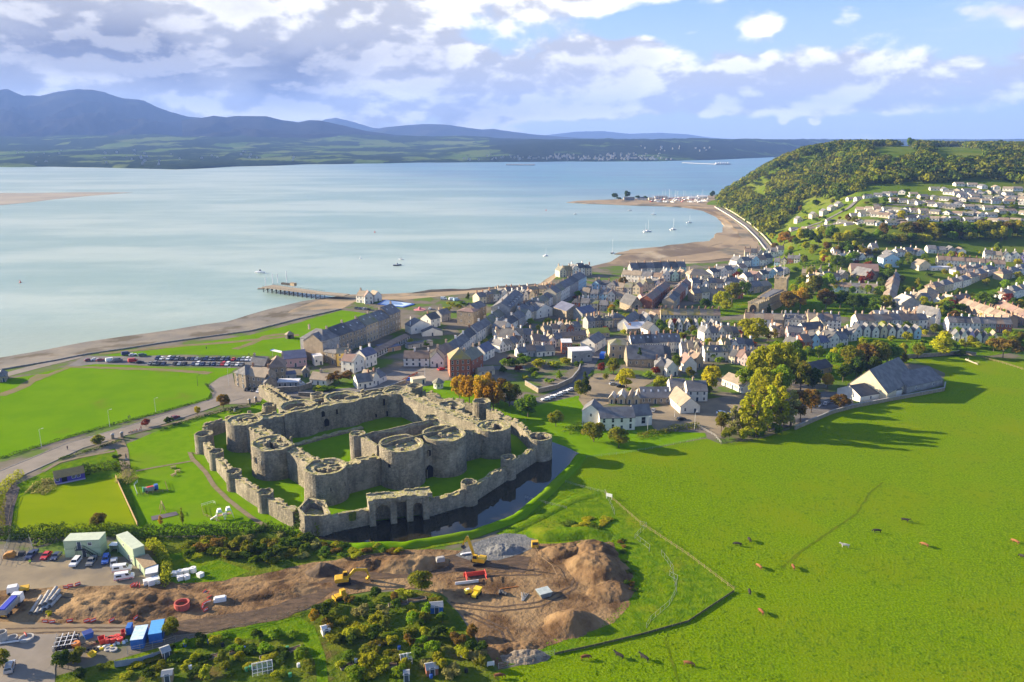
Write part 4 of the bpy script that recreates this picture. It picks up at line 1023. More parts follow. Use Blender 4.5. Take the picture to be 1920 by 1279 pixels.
clump('in gardens between the middle terraces',[(1180,578,8,10,'olive green','round'),(1160,575,6,8,'green','bush'),(1168,540,9,9,'rusty brown','round'),(1146,585,5,7,'orange','round'),(1178,602,5,5,'yellow green','round'),(1192,590,4,4,'yellow green','bush'),(1272,620,6,6,'yellow green','round'),(1290,618,7,6,'yellow green','round'),(1252,625,5,6,'olive green','bush'),(1310,628,4,6,'green','bush'),(1080,612,5,5,'green','bush'),(1098,605,4,5,'bright green','bush'),(1365,635,7,6,'dark green','round'),(1385,648,6,7,'bright green','bush'),(1440,640,7,7,'rusty brown','round'),(1452,636,7,5,'olive green','tall'),(1135,622,4,5,'dark red','bush'),(1250,560,5,5,'green','bush'),(1345,560,5,7,'dark green','bush'),(800,650,4,5,'green','bush'),(770,645,4,4,'yellow green','bush'),(720,735,2,3,'dark green','bush'),(612,735,2.5,8,'green','bush'),(598,735,2.5,6,'yellow green','bush'),(845,575,4,6,'yellow green','bush'),(858,578,4,7,'olive green','bush'),(838,585,4,7,'yellow green','bush'),(866,572,3.5,6,'green','bush')],cat='bush',name='bush')
clump('in gardens around the right-hand terraces',[(1742,590,9,10,'bright green','round'),(1760,595,8,9,'yellow green','round'),(1778,590,9,10,'green','round'),(1790,598,6,7,'rusty brown','round'),(1720,540,9,5,'yellow green','tall'),(1710,552,6,5,'orange','round'),(1740,520,5,8,'green','bush'),(1770,518,6,6,'yellow green','round'),(1780,492,6,5,'golden yellow','round'),(1875,590,6,6,'bright green','bush'),(1890,600,6,6,'green','bush'),(1900,580,8,8,'dark green','round'),(1650,535,5,5,'green','bush'),(1600,505,5,6,'green','bush'),(1570,505,12,13,'green','round'),(1555,500,9,10,'yellow green','round'),(1520,518,9,9,'grey green','round'),(1490,510,5,8,'green','bush'),(1505,500,5,8,'bright green','bush'),(1530,498,6,8,'green','bush'),(1590,490,6,8,'dark green','bush'),(1640,500,5,6,'green','bush'),(1457,515,6,6,'rusty brown','round'),(1790,655,5,6,'green','bush'),(1830,655,5,7,'yellow green','bush'),(1855,655,4,6,'green','bush'),(1912,640,6,7,'bright green','bush'),(1700,640,7,6,'yellow green','bush'),(1730,650,5,6,'green','bush'),(1672,640,4,5,'yellow green','bush'),(1620,645,5,7,'bright green','bush')],cat='bush',name='bush')
rnd=random.Random(5)
cols_belt=['olive green','green','bright green','rusty brown','dark green','yellow green','olive green','green','yellow green','golden yellow','bright green']
items=[(1470+i*13.0+rnd.uniform(-4,4),452+rnd.uniform(-4,8)-(6 if i>20 else 0),rnd.uniform(9,15),rnd.uniform(11,16),cols_belt[i%11]if i>3 else ['orange','rusty brown','golden yellow','olive green'][i],'round')for i in range(36)]
clump('in front of the wooded belt below the estate',items)
items=[(1700+i*15.0+rnd.uniform(-4,4),444+rnd.uniform(-4,3),rnd.uniform(12,17),rnd.uniform(14,18),cols_belt[(i*3)%11],'round')for i in range(17)]
clump('at the back of the wooded belt below the estate',items)
items=[(1545+rnd.uniform(0,90),470+rnd.uniform(-2,22),rnd.uniform(7,11),rnd.uniform(8,12),rnd.choice(['olive green','green','dark green','yellow green','rusty brown']),'round')for i in range(14)]
clump('between the cottages behind the church',items)
items=[(u,v,h,w_,c,'round')for u,v,h,w_,c in ((1452,470,9,9,'rusty brown'),(1463,460,10,9,'orange'),(1447,452,9,8,'golden yellow'),(1475,448,9,9,'olive green'),(1492,462,9,9,'green'),(1510,470,9,9,'yellow green'),(1525,475,9,9,'olive green'),(1535,462,11,10,'dark green'),(1482,474,7,7,'golden yellow'),(1690,412,9,10,'golden yellow'),(1590,418,9,8,'rusty brown'),(1640,385,8,12,'dark green'),(1660,382,7,10,'green'),(1602,421,8,8,'olive green'),(1620,372,6,9,'green'),(1570,380,9,8,'green'),(1560,384,8,7,'grey green'),(1530,388,9,12,'dark green'),(1500,400,10,6,'rusty brown'),(1478,402,12,10,'bright green'),(1700,362,5,10,'green'),(1860,372,4,6,'green'),(1905,395,6,6,'dark green'),(1890,408,6,6,'green'))]
clump('in the gardens of the hillside estate',items)
clump('on the hilltop beside the white house',[(1572,270,14,14,'dark green','round'),(1585,269,14,14,'dark green','round'),(1640,270,15,14,'dark green','round'),(1655,270,18,14,'dark green','round'),(1672,270,24,16,'dark green','round'),(1692,272,26,24,'dark green','round'),(1705,276,18,16,'green','round'),(1625,270,12,12,'green','round'),(1875,275,18,22,'dark green','round')])
clump('along the boatyard spit',[(1153,373,12,15,'dark green','round'),(1175,372,15,15,'dark green','round'),(1160,375,7,12,'dark green','bush'),(1196,373,8,12,'dark green','bush'),(1210,372.5,7,10,'green','bush'),(1335,371,14,13,'dark green','round')])
# hedges -------------------------------------------------------------
HEDGE_N=[0]
def hedge(path,wd,h,colr,label,group=None,dens=26,size=.16,name='hedge',cat='hedge',kind=None,rough=.35):
 HEDGE_N[0]+=1;rs=np.random.RandomState(HEDGE_N[0]);V=[];tot=0
 c0=path[0]
 for a,b in zip(path,path[1:]):
  L=math.hypot(b[0]-a[0],b[1]-a[1]);n_=int(L*dens*max(1,h*.5))
  if n_<2:continue
  s=rs.rand(n_);q=rs.rand(n_)*2-1
  dx,dy=(b[0]-a[0])/L,(b[1]-a[1])/L
  th=rs.rand(n_)*math.pi;hh=h*(1+rough*np.array([mnoise.noise(Vector(((a[0]+dx*L*k_)*.35,(a[1]+dy*L*k_)*.35,HEDGE_N[0])))+.5*mnoise.noise(Vector(((a[0]+dx*L*k_)*1.1,(a[1]+dy*L*k_)*1.1,HEDGE_N[0])))for k_ in s]))
  o=np.cos(th)*wd/2*(.8+.4*rs.rand(n_));z=np.minimum(np.sin(th)*1.25,1)*hh*(.8+.3*rs.rand(n_))
  z=np.where(rs.rand(n_)<.4,rs.rand(n_)*z,z)
  C=np.stack([a[0]+dx*L*s-dy*o,a[1]+dy*L*s+dx*o,z],1)
  nr=np.stack([-dy*np.cos(th),dx*np.cos(th),np.sin(th)+.2],1)+rs.normal(size=(n_,3))*.5
  nr/=np.linalg.norm(nr,axis=1)[:,None]
  aa=np.cross(nr,rs.normal(size=(n_,3)));aa/=np.linalg.norm(aa,axis=1)[:,None];bb=np.cross(nr,aa)
  sz=size*(.6+.9*rs.rand(n_))[:,None]
  V.append(np.stack([C-aa*sz-bb*sz,C+aa*sz-bb*sz*.6,C+aa*sz+bb*sz,C-aa*sz*.7+bb*sz],1).reshape(-1,3))
 V=np.concatenate(V)-np.array([c0[0],c0[1],0])
 o_=link(name,fast_mesh(name,V,np.arange(len(V)).reshape(-1,4),LM[colr]),None,(c0[0],c0[1],0))
 return tag(o_,label,cat,group,kind)
hedge(px([(-30,1005),(60,1008),(110,1000),(125,1003)]),4,3.2,'dark green','dark hedge at the left behind the site fence',dens=60)
hedge(px([(60,1020),(95,1012),(120,1010),(150,1003),(210,1000),(230,1003)]),4.2,3.0,'green','thick green hedge behind the green site cabins',dens=60)
hedge(px([(230,1005),(300,1006),(360,1004),(450,1000),(500,1000),(560,1005)]),4.5,3.2,'dark green','long dark hedge below the play area and castle corner',dens=60)
hedge(px([(282,1020),(300,1035),(312,1060),(312,1090),(300,1100)]),3,2.6,'yellow green','yellow green hedge right of the stacked cabins',dens=50)
hedge(px([(0,930),(18,905),(40,890)]),3,2.4,'yellow green','rounded yellow green hedge on the left edge by the road',dens=45)
hedge(px([(0,1000),(-2,960),(2,935)]),3,2.0,'olive green','clipped hedge beside the dark path at the left edge',dens=40)
hedge(px([(165,886),(190,880),(222,876),(236,884)]),4.5,2.6,'dark green','dark shrubbery behind the bowling green',dens=45)
hedge(px([(226,908),(240,900),(248,895)]),5,3.2,'grey green','big round shrub at the corner of the bowling green',dens=70,name='bush',cat='bush')
hedge(px([(158,893),(162,882)]),3,3.4,'dark green','dark shrub against the pavilion end',dens=70,name='bush',cat='bush')
hedge(px([(60,925),(78,905),(95,902),(95,915),(70,928)]),4.5,.9,'grey green','grey rockery planting left of the pavilion',dens=50,name='rockery',cat='rockery')
hedge(px([(0,860),(100,829),(200,799),(300,774),(392,748),(398,735),(385,720)]),.9,.8,'dark green','low dark hedge along the far side of the road',dens=16)
hedge(px([(300,808),(360,788),(430,768),(490,757)]),.9,1.0,'dark green','low dark hedge between the road and the castle lawn',dens=22)
hedge(px([(110,862),(180,842),(230,826)]),.8,.8,'dark green','low hedge along the near side of the road',dens=18)
hedge(px([(1195,822),(1230,815),(1270,806),(1310,800)]),3.2,2.0,'olive green','clipped hedge along the court building car park',dens=40)
hedge(px([(1060,812),(1080,806),(1095,800)]),5,2.6,'bright green','bright bushes at the left end of the white court building',dens=45,name='bush',cat='bush')
hedge(px([(715,735),(760,712),(782,700)]),.8,.9,'dark red','dark red rose hedge beside the square',dens=20)
# scrub slope and allotment growth as individual bushes
def scatter(poly,n,seed,hs,ws,cols_,where,shape='bush',name='bush',cat='bush',sp=2.2):
 rnd=random.Random(seed);xs=[p[0]for p in poly];ys=[p[1]for p in poly];out=[];tries=0
 while len(out)<n and tries<6000:
  tries+=1;p=(rnd.uniform(min(xs),max(xs)),rnd.uniform(min(ys),max(ys)))
  if inside(p,poly):
   q=G(*p)
   if all(math.hypot(q[0]-r[0],q[1]-r[1])>sp for r in [o[-1]for o in out]):out.append((p[0],p[1],rnd.uniform(*hs),rnd.uniform(*ws),rnd.choice(cols_),shape,q))
 clump(where,[o[:6]for o in out],cat=cat,name=name)
scatter([(425,1008),(500,1008),(560,1018),(600,1022),(590,1045),(500,1068),(430,1050)],26,1,(1.8,4),(3.5,6),['grey green','green','dark green','olive green'],'on the scrub slope below the castle corner')
scatter([(330,1030),(425,1020),(430,1055),(340,1050)],11,2,(2,3.4),(3.5,5.5),['yellow green','rusty brown','olive green','green'],'on the slope above the white bags')
scatter([(590,1024),(760,1036),(740,1045),(640,1055),(600,1052)],15,3,(1,2),(2.5,4.5),['yellow green','green','rusty brown'],'on the bank beside the brown moat edge')
scatter([(600,1155),(690,1122),(790,1118),(870,1180),(925,1262),(915,1279),(640,1279)],60,4,(1.6,4.2),(2.6,5.5),['green','olive green','yellow green','dark green','grey green','rusty brown','bright green'],'in the middle allotments',sp=2.6)
scatter([(130,1279),(240,1250),(330,1215),(420,1196),(560,1196),(590,1279)],38,5,(1.2,3.0),(2.2,4.5),['green','dark green','yellow green','bright green','olive green'],'in the left allotments',sp=2.6)
scatter([(1166,1005),(1178,1040),(1185,1090),(1195,1130),(1185,1160),(1176,1130),(1170,1080),(1160,1030)],12,16,(.6,1.6),(1.6,3),['rusty brown','green','dark green','olive green'],'on the rough strip right of the big spoil heap',sp=1.6)
scatter([(1170,1000),(1140,985),(1100,1000),(1040,1000),(1060,985),(1130,975)],9,6,(.8,1.6),(3,5),['yellow green','golden yellow','green'],'on the grassy mound above the spoil heaps')
one(790,1112,5.5,7.5,'olive green','round','olive round tree at the top of the allotments beside the track')
one(325,1196,5.0,4.6,'olive green','round','round bush tree just right of the blue containers','tree')
one(590,1172,3.6,3.2,'orange','round','bright orange shrub at the allotment gate','bush',cat='bush')
one(120,1268,4.5,4.6,'dark green','round','dark blue-green bush beside the rack of black pipes','bush',cat='bush')
one(150,1250,3.2,4.5,'olive green','bush','loose olive bush right of the grey skip','bush',cat='bush')
one(8,1262,4.5,4.5,'olive green','round','olive tree at the bottom left corner by the parked car')
one(92,1158,1.6,2.0,'yellow green','bush','small yellow bush at the end of the concrete pipes','bush',cat='bush')
FAR_BUSH=[(u_,v_,h_,w_,c_)for u_,v_,h_,w_,c_ in [(rnd.uniform(1500,1915),rnd.uniform(366,432),rnd.uniform(2.5,6),rnd.uniform(4,8),rnd.choice(['green','olive green','dark green','bright green','yellow green','rusty brown']))for _ in range(130)]if v_>330+(1915-u_)*.16]
# woodland on the hill: one mass
WOOD=[(1342,388),(1352,366),(1375,350),(1400,335),(1450,302),(1500,282),(1545,269),(1600,267),(1700,264),(1790,268),(2000,268),(2000,350),(1920,352),(1880,338),(1795,340),(1735,347),(1690,350),(1640,345),(1600,366),(1562,374),(1500,386),(1490,398),(1480,412),(1462,424),(1450,440),(1438,446),(1425,436),(1405,416),(1375,398)]
NOWOOD=[[(1628,276),(1712,273),(1722,291),(1680,294),(1635,284)],[(1738,276),(1800,275),(1852,282),(1838,286),(1755,284)],[(1752,290),(1830,288),(1855,298),(1768,298)],[(1405,347),(1440,345),(1443,360),(1412,364)],[(1495,388),(1495,375),(1564,373),(1560,390)],[(1690,352),(1688,342),(1740,345),(1738,352)]]
for q in NOWOOD[:5]:
 ps=[GH(*p)for p in q]
def hill_woods():
 rs=random.Random(77);V=[];Cc=[]
 y=900.0
 while y<2300:
  st=10.0 if y<1400 else 12.5
  x=.26*y
  while x<.70*y:
   px_,py_=x+rs.uniform(-.45,.45)*st,y+rs.uniform(-.45,.45)*st
   z=hill(px_,py_);x+=st
   z=max(z,0.0)
   if hill(px_,py_)<-1.5:continue
   u,v=PJ(px_,py_,z)
   if u>1990 or not inside((u,v),WOOD)or any(inside((u,v-k),q)for q in NOWOOD for k in (0,4,8,11)):continue
   V.append((px_,py_,z))
  y+=st
 r=np.random.RandomState(5);N=len(V);P0=np.array(V)
 nq=105
 pal=np.array([(.07,.11,.012),(.11,.135,.014),(.032,.06,.014),(.15,.17,.012),(.10,.115,.02),(.085,.125,.012),(.135,.16,.012),(.045,.075,.014)])
 u_=np.array([PJ(*p)[0]for p in V])
 zone=np.array([mnoise.noise(Vector((p[0]*.006,p[1]*.006,3)))for p in V])+.7*(r.rand(N)-.5)
 ci=np.where(u_<1500,np.where(zone>-.1,r.choice([3,6,1,0,5,3],N),r.choice([0,2,4,1,7],N)),np.where(zone>.1,r.choice([1,3,5,0,4],N),r.choice([2,0,7,1,4,2],N)))
 colr=pal[ci]*np.array([1.35,1.2,1.0])*(.85+.3*r.rand(N))[:,None]
 rad=r.uniform(3.8,9.2,N);hh=r.uniform(7,15,N)
 dv=r.normal(size=(N,nq,3));dv/=np.linalg.norm(dv,axis=2)[...,None];dv[...,2]=np.abs(dv[...,2])*1.0-.25
 lump=1+.34*np.sin(dv[...,0]*5+r.rand(N)[:,None]*6)*np.cos(dv[...,1]*5+r.rand(N)[:,None]*6)
 c=P0[:,None,:]+dv*(rad[:,None]*lump)[...,None]*np.array([1,1,.95])+np.array([0,0,1])*(hh-rad*.85)[:,None,None]
 nr=dv+r.normal(size=(N,nq,3))*.45;nr/=np.linalg.norm(nr,axis=2)[...,None]
 a=np.cross(nr,r.normal(size=(N,nq,3)));a/=np.linalg.norm(a,axis=2)[...,None];b=np.cross(nr,a)
 s=(r.uniform(.6,1.25,(N,nq))*(rad/6)[:,None])[...,None]
 q=np.stack([c-a*s-b*s,c+a*s-b*s*.7,c+a*s*.8+b*s,c-a*s+b*s*.8],2).reshape(-1,3)
 cc=np.repeat(colr,nq*4,0)
 m=bpy.data.materials.new('woodland_leaves');m.use_nodes=True;t=NT(m.node_tree)
 for n_ in list(m.node_tree.nodes):m.node_tree.nodes.remove(n_)
 at=t.n('ShaderNodeAttribute',attribute_name='tint').outputs[0]
 mx=t.n('ShaderNodeMixShader',{0:.2,1:t.n('ShaderNodeBsdfDiffuse',{'Color':at}).outputs[0],2:t.n('ShaderNodeBsdfTranslucent',{'Color':at}).outputs[0]})
 t.n('ShaderNodeOutputMaterial',{0:mx.outputs[0]})
 print('woods',N)
 o=link('woodland',fast_mesh('woodland',q,np.arange(len(q)).reshape(-1,4),m,cc))
 tag(o,'autumn woodland covering the hill behind the town','woodland',None,'stuff')
hill_woods()
# tussocks of the pasture
def tussocks():
 r=np.random.RandomState(9);P_=[]
 big=[px([(940,1279),(1040,1235),(1200,1195),(1290,1170),(1380,1108),(1290,1040),(1200,980),(1140,925),(1100,900),(1200,870),(1350,850),(1500,820),(1600,775),(1930,700),(2100,900),(2150,1290),(1900,1330),(940,1330)]),encl]
 for poly,n_,in ((big[0],17000),(big[1],4500)):
  xs=[p[0]for p in poly];ys=[p[1]for p in poly];k=0
  while k<n_:
   p=(r.uniform(min(xs),max(xs)),r.uniform(min(ys),max(ys)))
   if r.rand()>(170/p[1])**2*1.2:continue
   if mnoise.noise(Vector((p[0]*.05,p[1]*.05,2)))<-.12 and r.rand()<.75:continue
   if inside(p,poly):P_.append(p);k+=1
 P_=np.array(P_);N=len(P_);h=r.uniform(.06,.2,N)*np.where(r.rand(N)<.06,1.6,1);w_=r.uniform(.22,.6,N)
 th=np.arange(5)*2*math.pi/5
 ring=np.stack([P_[:,0,None]+np.cos(th)*w_[:,None]*r.uniform(.7,1.2,(N,5)),P_[:,1,None]+np.sin(th)*w_[:,None]*r.uniform(.7,1.2,(N,5)),np.full((N,5),.02)],-1)
 top=np.stack([P_[:,0]+r.uniform(-.1,.1,N),P_[:,1]+r.uniform(-.1,.1,N),h+.04],-1)[:,None,:]
 V=np.concatenate([ring,top],1).reshape(-1,3)
 i=np.arange(N)[:,None]*6
 f=np.stack([np.concatenate([i+k,i+(k+1)%5,i+5],1)for k in range(5)],1).reshape(-1,3)
 o=link('grass_tussocks',fast_mesh('grass_tussocks',V,f,M('tussock_grass',(.075,.14,.003),(.14,.21,.003),.35,.95,0,spec=0),None,True))
 tag(o,'rough grass tufts standing in the pasture','grass',None,'stuff')
tussocks()
# ================================================================ BUILDINGS
WALLS={'white':M('wall_white',(.76,.72,.63),(.66,.62,.54),.4,.9),'cream':M('wall_cream',(.62,.54,.38),(.54,.46,.32),.4,.9),'grey':M('wall_grey',(.36,.35,.33),(.27,.26,.25),.5,.9),'stone':M('wall_stone',(.33,.27,.19),(.22,.18,.13),.9,.95,.05,3),'brick':M('wall_brick',(.36,.13,.07),(.28,.10,.06),.8,.95),'pink':M('wall_pink',(.55,.36,.34),(.50,.33,.31),.4,.9),'pale blue':M('wall_blue',(.42,.60,.68),(.38,.54,.62),.4,.9),'yellow':M('wall_yellow',(.60,.42,.10),(.52,.36,.09),.4,.9),'lilac':M('wall_lilac',(.50,.38,.62),(.45,.34,.55),.4,.9),'tan':M('wall_tan',(.48,.37,.24),(.40,.31,.20),.5,.9),'orange brick':M('wall_obrick',(.40,.27,.18),(.33,.22,.15),.6,.95),'pale green':M('wall_green',(.50,.66,.52),(.45,.60,.48),.4,.9)}
def roof_mat(name,c,c2,c3=None):return M(name,c,c2,.35,.75,.05,2.5,5,.38,.62,c3=c3,scale3=.12,lo3=.52,hi3=.66,spec=.35)
ROOFS={'slate':roof_mat('roof_slate',(.125,.123,.125),(.18,.175,.175)),'dark':roof_mat('roof_dark',(.07,.07,.075),(.10,.10,.10)),'mossy':roof_mat('roof_mossy',(.17,.165,.125),(.21,.20,.15),(.15,.17,.04)),'brown':roof_mat('roof_brown',(.20,.145,.105),(.26,.19,.14)),'tan':roof_mat('roof_tan',(.25,.205,.15),(.31,.25,.18)),'lichen':roof_mat('roof_lichen',(.30,.24,.10),(.24,.20,.12),(.38,.27,.05)),'pale':roof_mat('roof_pale',(.42,.38,.31),(.50,.45,.37)),'rose':roof_mat('roof_rose',(.25,.16,.13),(.21,.14,.115)),'blue':roof_mat('roof_blue',(.10,.11,.17),(.13,.14,.20)),'white':roof_mat('roof_white',(.62,.62,.63),(.55,.55,.56)),'green':roof_mat('roof_green',(.22,.26,.03),(.28,.30,.04))}
m_pane=M('window_glass',(.02,.024,.03),rough=.15,spec=.5)
m_frame=M('window_frame',(.70,.69,.66))
m_door=M('door_paint',(.05,.07,.09))
m_chim=M('chimney_render',(.45,.36,.27),(.36,.28,.20),1.0)
m_chimw=M('chimney_white',(.70,.68,.64));m_chimb=M('chimney_brick',(.30,.18,.12),(.24,.14,.09),1.0)
m_pot=M('chimney_pot',(.30,.19,.12))
WIN={}
def win_mesh(w_,h_):
 k=(round(w_,1),round(h_,1))
 if k not in WIN:
  mb=MB().box(-w_/2,-.06,-.14,w_/2,.02,0,1)
  for x0,x1,z0,z1 in ((-w_/2,-w_/2+.1,0,h_),(w_/2-.1,w_/2,0,h_),(-w_/2+.1,w_/2-.1,h_-.1,h_),(-w_/2+.1,w_/2-.1,h_*.48,h_*.48+.07)):mb.box(x0,-.05,z0,x1,.02,z1,1)
  mb.box(-w_/2+.09,-.025,.01,w_/2-.09,.02,h_-.09,0)
  WIN[k]=mb.mesh('window',[m_pane,m_frame])
 return WIN[k]
DOORM=MB().box(-.5,-.05,0,.5,.02,2.1,0).box(-.62,-.06,0,-.5,.02,2.2,1).box(.5,-.06,0,.62,.02,2.2,1).mesh('door',[m_door,m_frame])
WALLMESH={}
def gable_roof(mb,L,d,e,rise,oh=.3,th=.18,x0=None,x1=None):
 x0=-L/2-.12 if x0 is None else x0;x1=L/2+.12 if x1 is None else x1
 k=rise/(d/2)
 pr=[(-oh,e-oh*k),(d/2,e+rise),(d+oh,e-oh*k),(d+oh,e-oh*k-th),(d/2,e+rise-th),(-oh,e-oh*k-th)]
 n_=6
 vs=[(x0,y,z)for y,z in pr]+[(x1,y,z)for y,z in pr]
 mb.add(vs,[(i,n_+i,n_+(i+1)%n_,(i+1)%n_)for i in range(n_)]+[(0,1,4,5),(1,2,3,4),(11,10,7,6),(10,9,8,7)])
 return mb
def house(p0,p1,depth,eave,rise,wall,roof,label,kind='gable',chim=(),win=(2,2),side=True,door=True,dorm=0,group=None,name='house',cat='house',chm=None,z=None,wsz=(1.0,1.4),skyl=0):
 """front wall from p0 to p1 (ground points, left to right as the camera sees it)"""
 L=math.hypot(p1[0]-p0[0],p1[1]-p0[1]);ang=math.atan2(p1[1]-p0[1],p1[0]-p0[0])
 mx_,my_=(p0[0]+p1[0])/2,(p0[1]+p1[1])/2
 if z is None:z=min(ground_z(*p0),ground_z(*p1))
 r=empty(name,(mx_,my_,z),ang,label,cat,group)
 wm=WALLS[wall]if isinstance(wall,str)else wall;rm=ROOFS[roof]if isinstance(roof,str)else roof
 b0=-3.0 if z>.5 else -.3
 hl=L/2
 if kind=='gable':
  pr=[(0,b0),(depth,b0),(depth,eave),(depth/2,eave+rise-.1),(0,eave)]
  vs=[(-hl,y,q)for y,q in pr]+[(hl,y,q)for y,q in pr]
  wb=MB().add(vs,[(i,5+i,5+(i+1)%5,(i+1)%5)for i in range(5)]+[(0,1,2,3,4),(9,8,7,6,5)])
  rb_=gable_roof(MB(),L,depth,eave,rise);ridge_y,rz=depth/2,eave+rise
 elif kind=='front':
  pr=[(-hl,b0),(hl,b0),(hl,eave),(0,eave+rise-.1),(-hl,eave)]
  vs=[(x,0,q)for x,q in pr]+[(x,depth,q)for x,q in pr]
  wb=MB().add(vs,[(i,(i+1)%5,5+(i+1)%5,5+i)for i in range(5)]+[(4,3,2,1,0),(5,6,7,8,9)])
  k=rise/hl;oh,th=.3,.18
  q=[(-hl-oh,eave-oh*k),(0,eave+rise),(hl+oh,eave-oh*k),(hl+oh,eave-oh*k-th),(0,eave+rise-th),(-hl-oh,eave-oh*k-th)]
  vs=[(x,-.15,zz)for x,zz in q]+[(x,depth+.15,zz)for x,zz in q]
  rb_=MB().add(vs,[(i,(i+1)%6,6+(i+1)%6,6+i)for i in range(6)]+[(5,4,1,0),(4,3,2,1),(6,7,10,11),(7,8,9,10)])
  ridge_y,rz=depth/2,eave+rise
 elif kind=='hip':
  wb=MB().box(-hl,0,b0,hl,depth,eave)
  o,hr=.3,min(hl,depth/2)*.85
  if L>=depth:top=[(-hl+hr,depth/2),(hl-hr,depth/2)]
  else:top=[(0,hr),(0,depth-hr)]
  a,b=top
  vs=[(-hl-o,-o,eave-.1),(hl+o,-o,eave-.1),(hl+o,depth+o,eave-.1),(-hl-o,depth+o,eave-.1),(a[0],a[1],eave+rise),(b[0],b[1],eave+rise)]
  fs=[(0,1,5,4),(1,2,5),(2,3,4,5),(3,0,4)]if L>=depth else [(0,1,4),(1,2,5,4),(2,3,5),(3,0,4,5)]
  rb_=MB().add(vs,fs+[(3,2,1,0)]);ridge_y,rz=depth/2,eave+rise
 else:
  wb=MB().box(-hl,0,b0,hl,depth,eave)
  rb_=MB().box(-hl-.15,-.15,eave,hl+.15,depth+.15,eave+.35);ridge_y,rz=depth/2,eave+.3
 wb.build('wall',wm,r)
 ro=rb_.build('roof',rm,r)
 for c in chim:
  x=-hl+.5+c*(L-1.0);yy=ridge_y
  if kind=='front':x,yy=0,.5+c*(depth-1.0)
  mb=MB().box(x-.42,yy-.5,rz-1.2,x+.42,yy+.5,rz+1.3).box(x-.5,yy-.58,rz+1.3,x+.5,yy+.58,rz+1.48)
  for s in (-.25,.25):mb.tube((x,yy+s,rz+1.48),(x,yy+s,rz+2.0),.16,.13,6,1)
  mb.build('chimney',[chm or m_chim,m_pot],ro)
 cn,st=win
 sp_=L/max(1,cn);w_,h_=min(wsz[0],sp_*.5),wsz[1]
 fh=eave/max(1,st)
 for s in range(st):
  for c in range(cn):
   if door and s==0 and c==cn//2:continue
   link('window',win_mesh(w_,h_),r,(-hl+sp_*(c+.5),-.004,fh*s+max(.7,(fh-h_)*.55)))
 if door:link('door',DOORM,r,(-hl+sp_*(cn//2+.5),-.003,0))
 if side:
  for s in range(st):
   for sg in (-1,1):
    o_=link('window',win_mesh(.9,h_),r,(sg*(hl+.004),depth*(.32 if sg<0 else .6),fh*s+max(.7,(fh-h_)*.55)))
    o_.rotation_euler=(0,0,sg*math.pi/2)
 for k_ in range(dorm):
  x=-hl+L*(k_+.5)/dorm;yf=.7;zf=eave+rise*(yf/(depth/2))-.1
  db=MB().box(x-.65,yf,zf,x+.65,yf+1.6,zf+1.2)
  d_o=db.build('dormer',m_frame,ro)
  MB().add([(x-.85,yf-.15,zf+1.15),(x+.85,yf-.15,zf+1.15),(x+.85,yf+2.2,zf+1.15),(x-.85,yf+2.2,zf+1.15),(x,yf-.15,zf+1.85),(x,yf+2.2,zf+1.85)],[(0,1,4),(1,2,5,4),(2,3,5),(3,0,4,5),(3,2,1,0)]).build('dormer_roof',rm,ro)
  link('dormer_window',win_mesh(.8,.9),ro,(x,yf-.004,zf+.15))
 for k_ in range(skyl):
  x=-hl+L*(k_+.5)/skyl;yq=depth*.26;zq=eave+rise*(yq/(depth/2));k=rise/(depth/2)
  MB().hexa([(x-.4,yq,zq+.0),(x+.4,yq,zq+.0),(x+.4,yq+.9,zq+.9*k),(x-.4,yq+.9,zq+.9*k)],[(x-.4,yq,zq+.08),(x+.4,yq,zq+.08),(x+.4,yq+.9,zq+.9*k+.08),(x-.4,yq+.9,zq+.9*k+.08)]).build('skylight',M('skylight',(.5,.52,.55),rough=.2),ro)
 return r
def g2d(p):return GH(*p)[:2]if p[1]<520 and p[0]>1330 else G(*p)
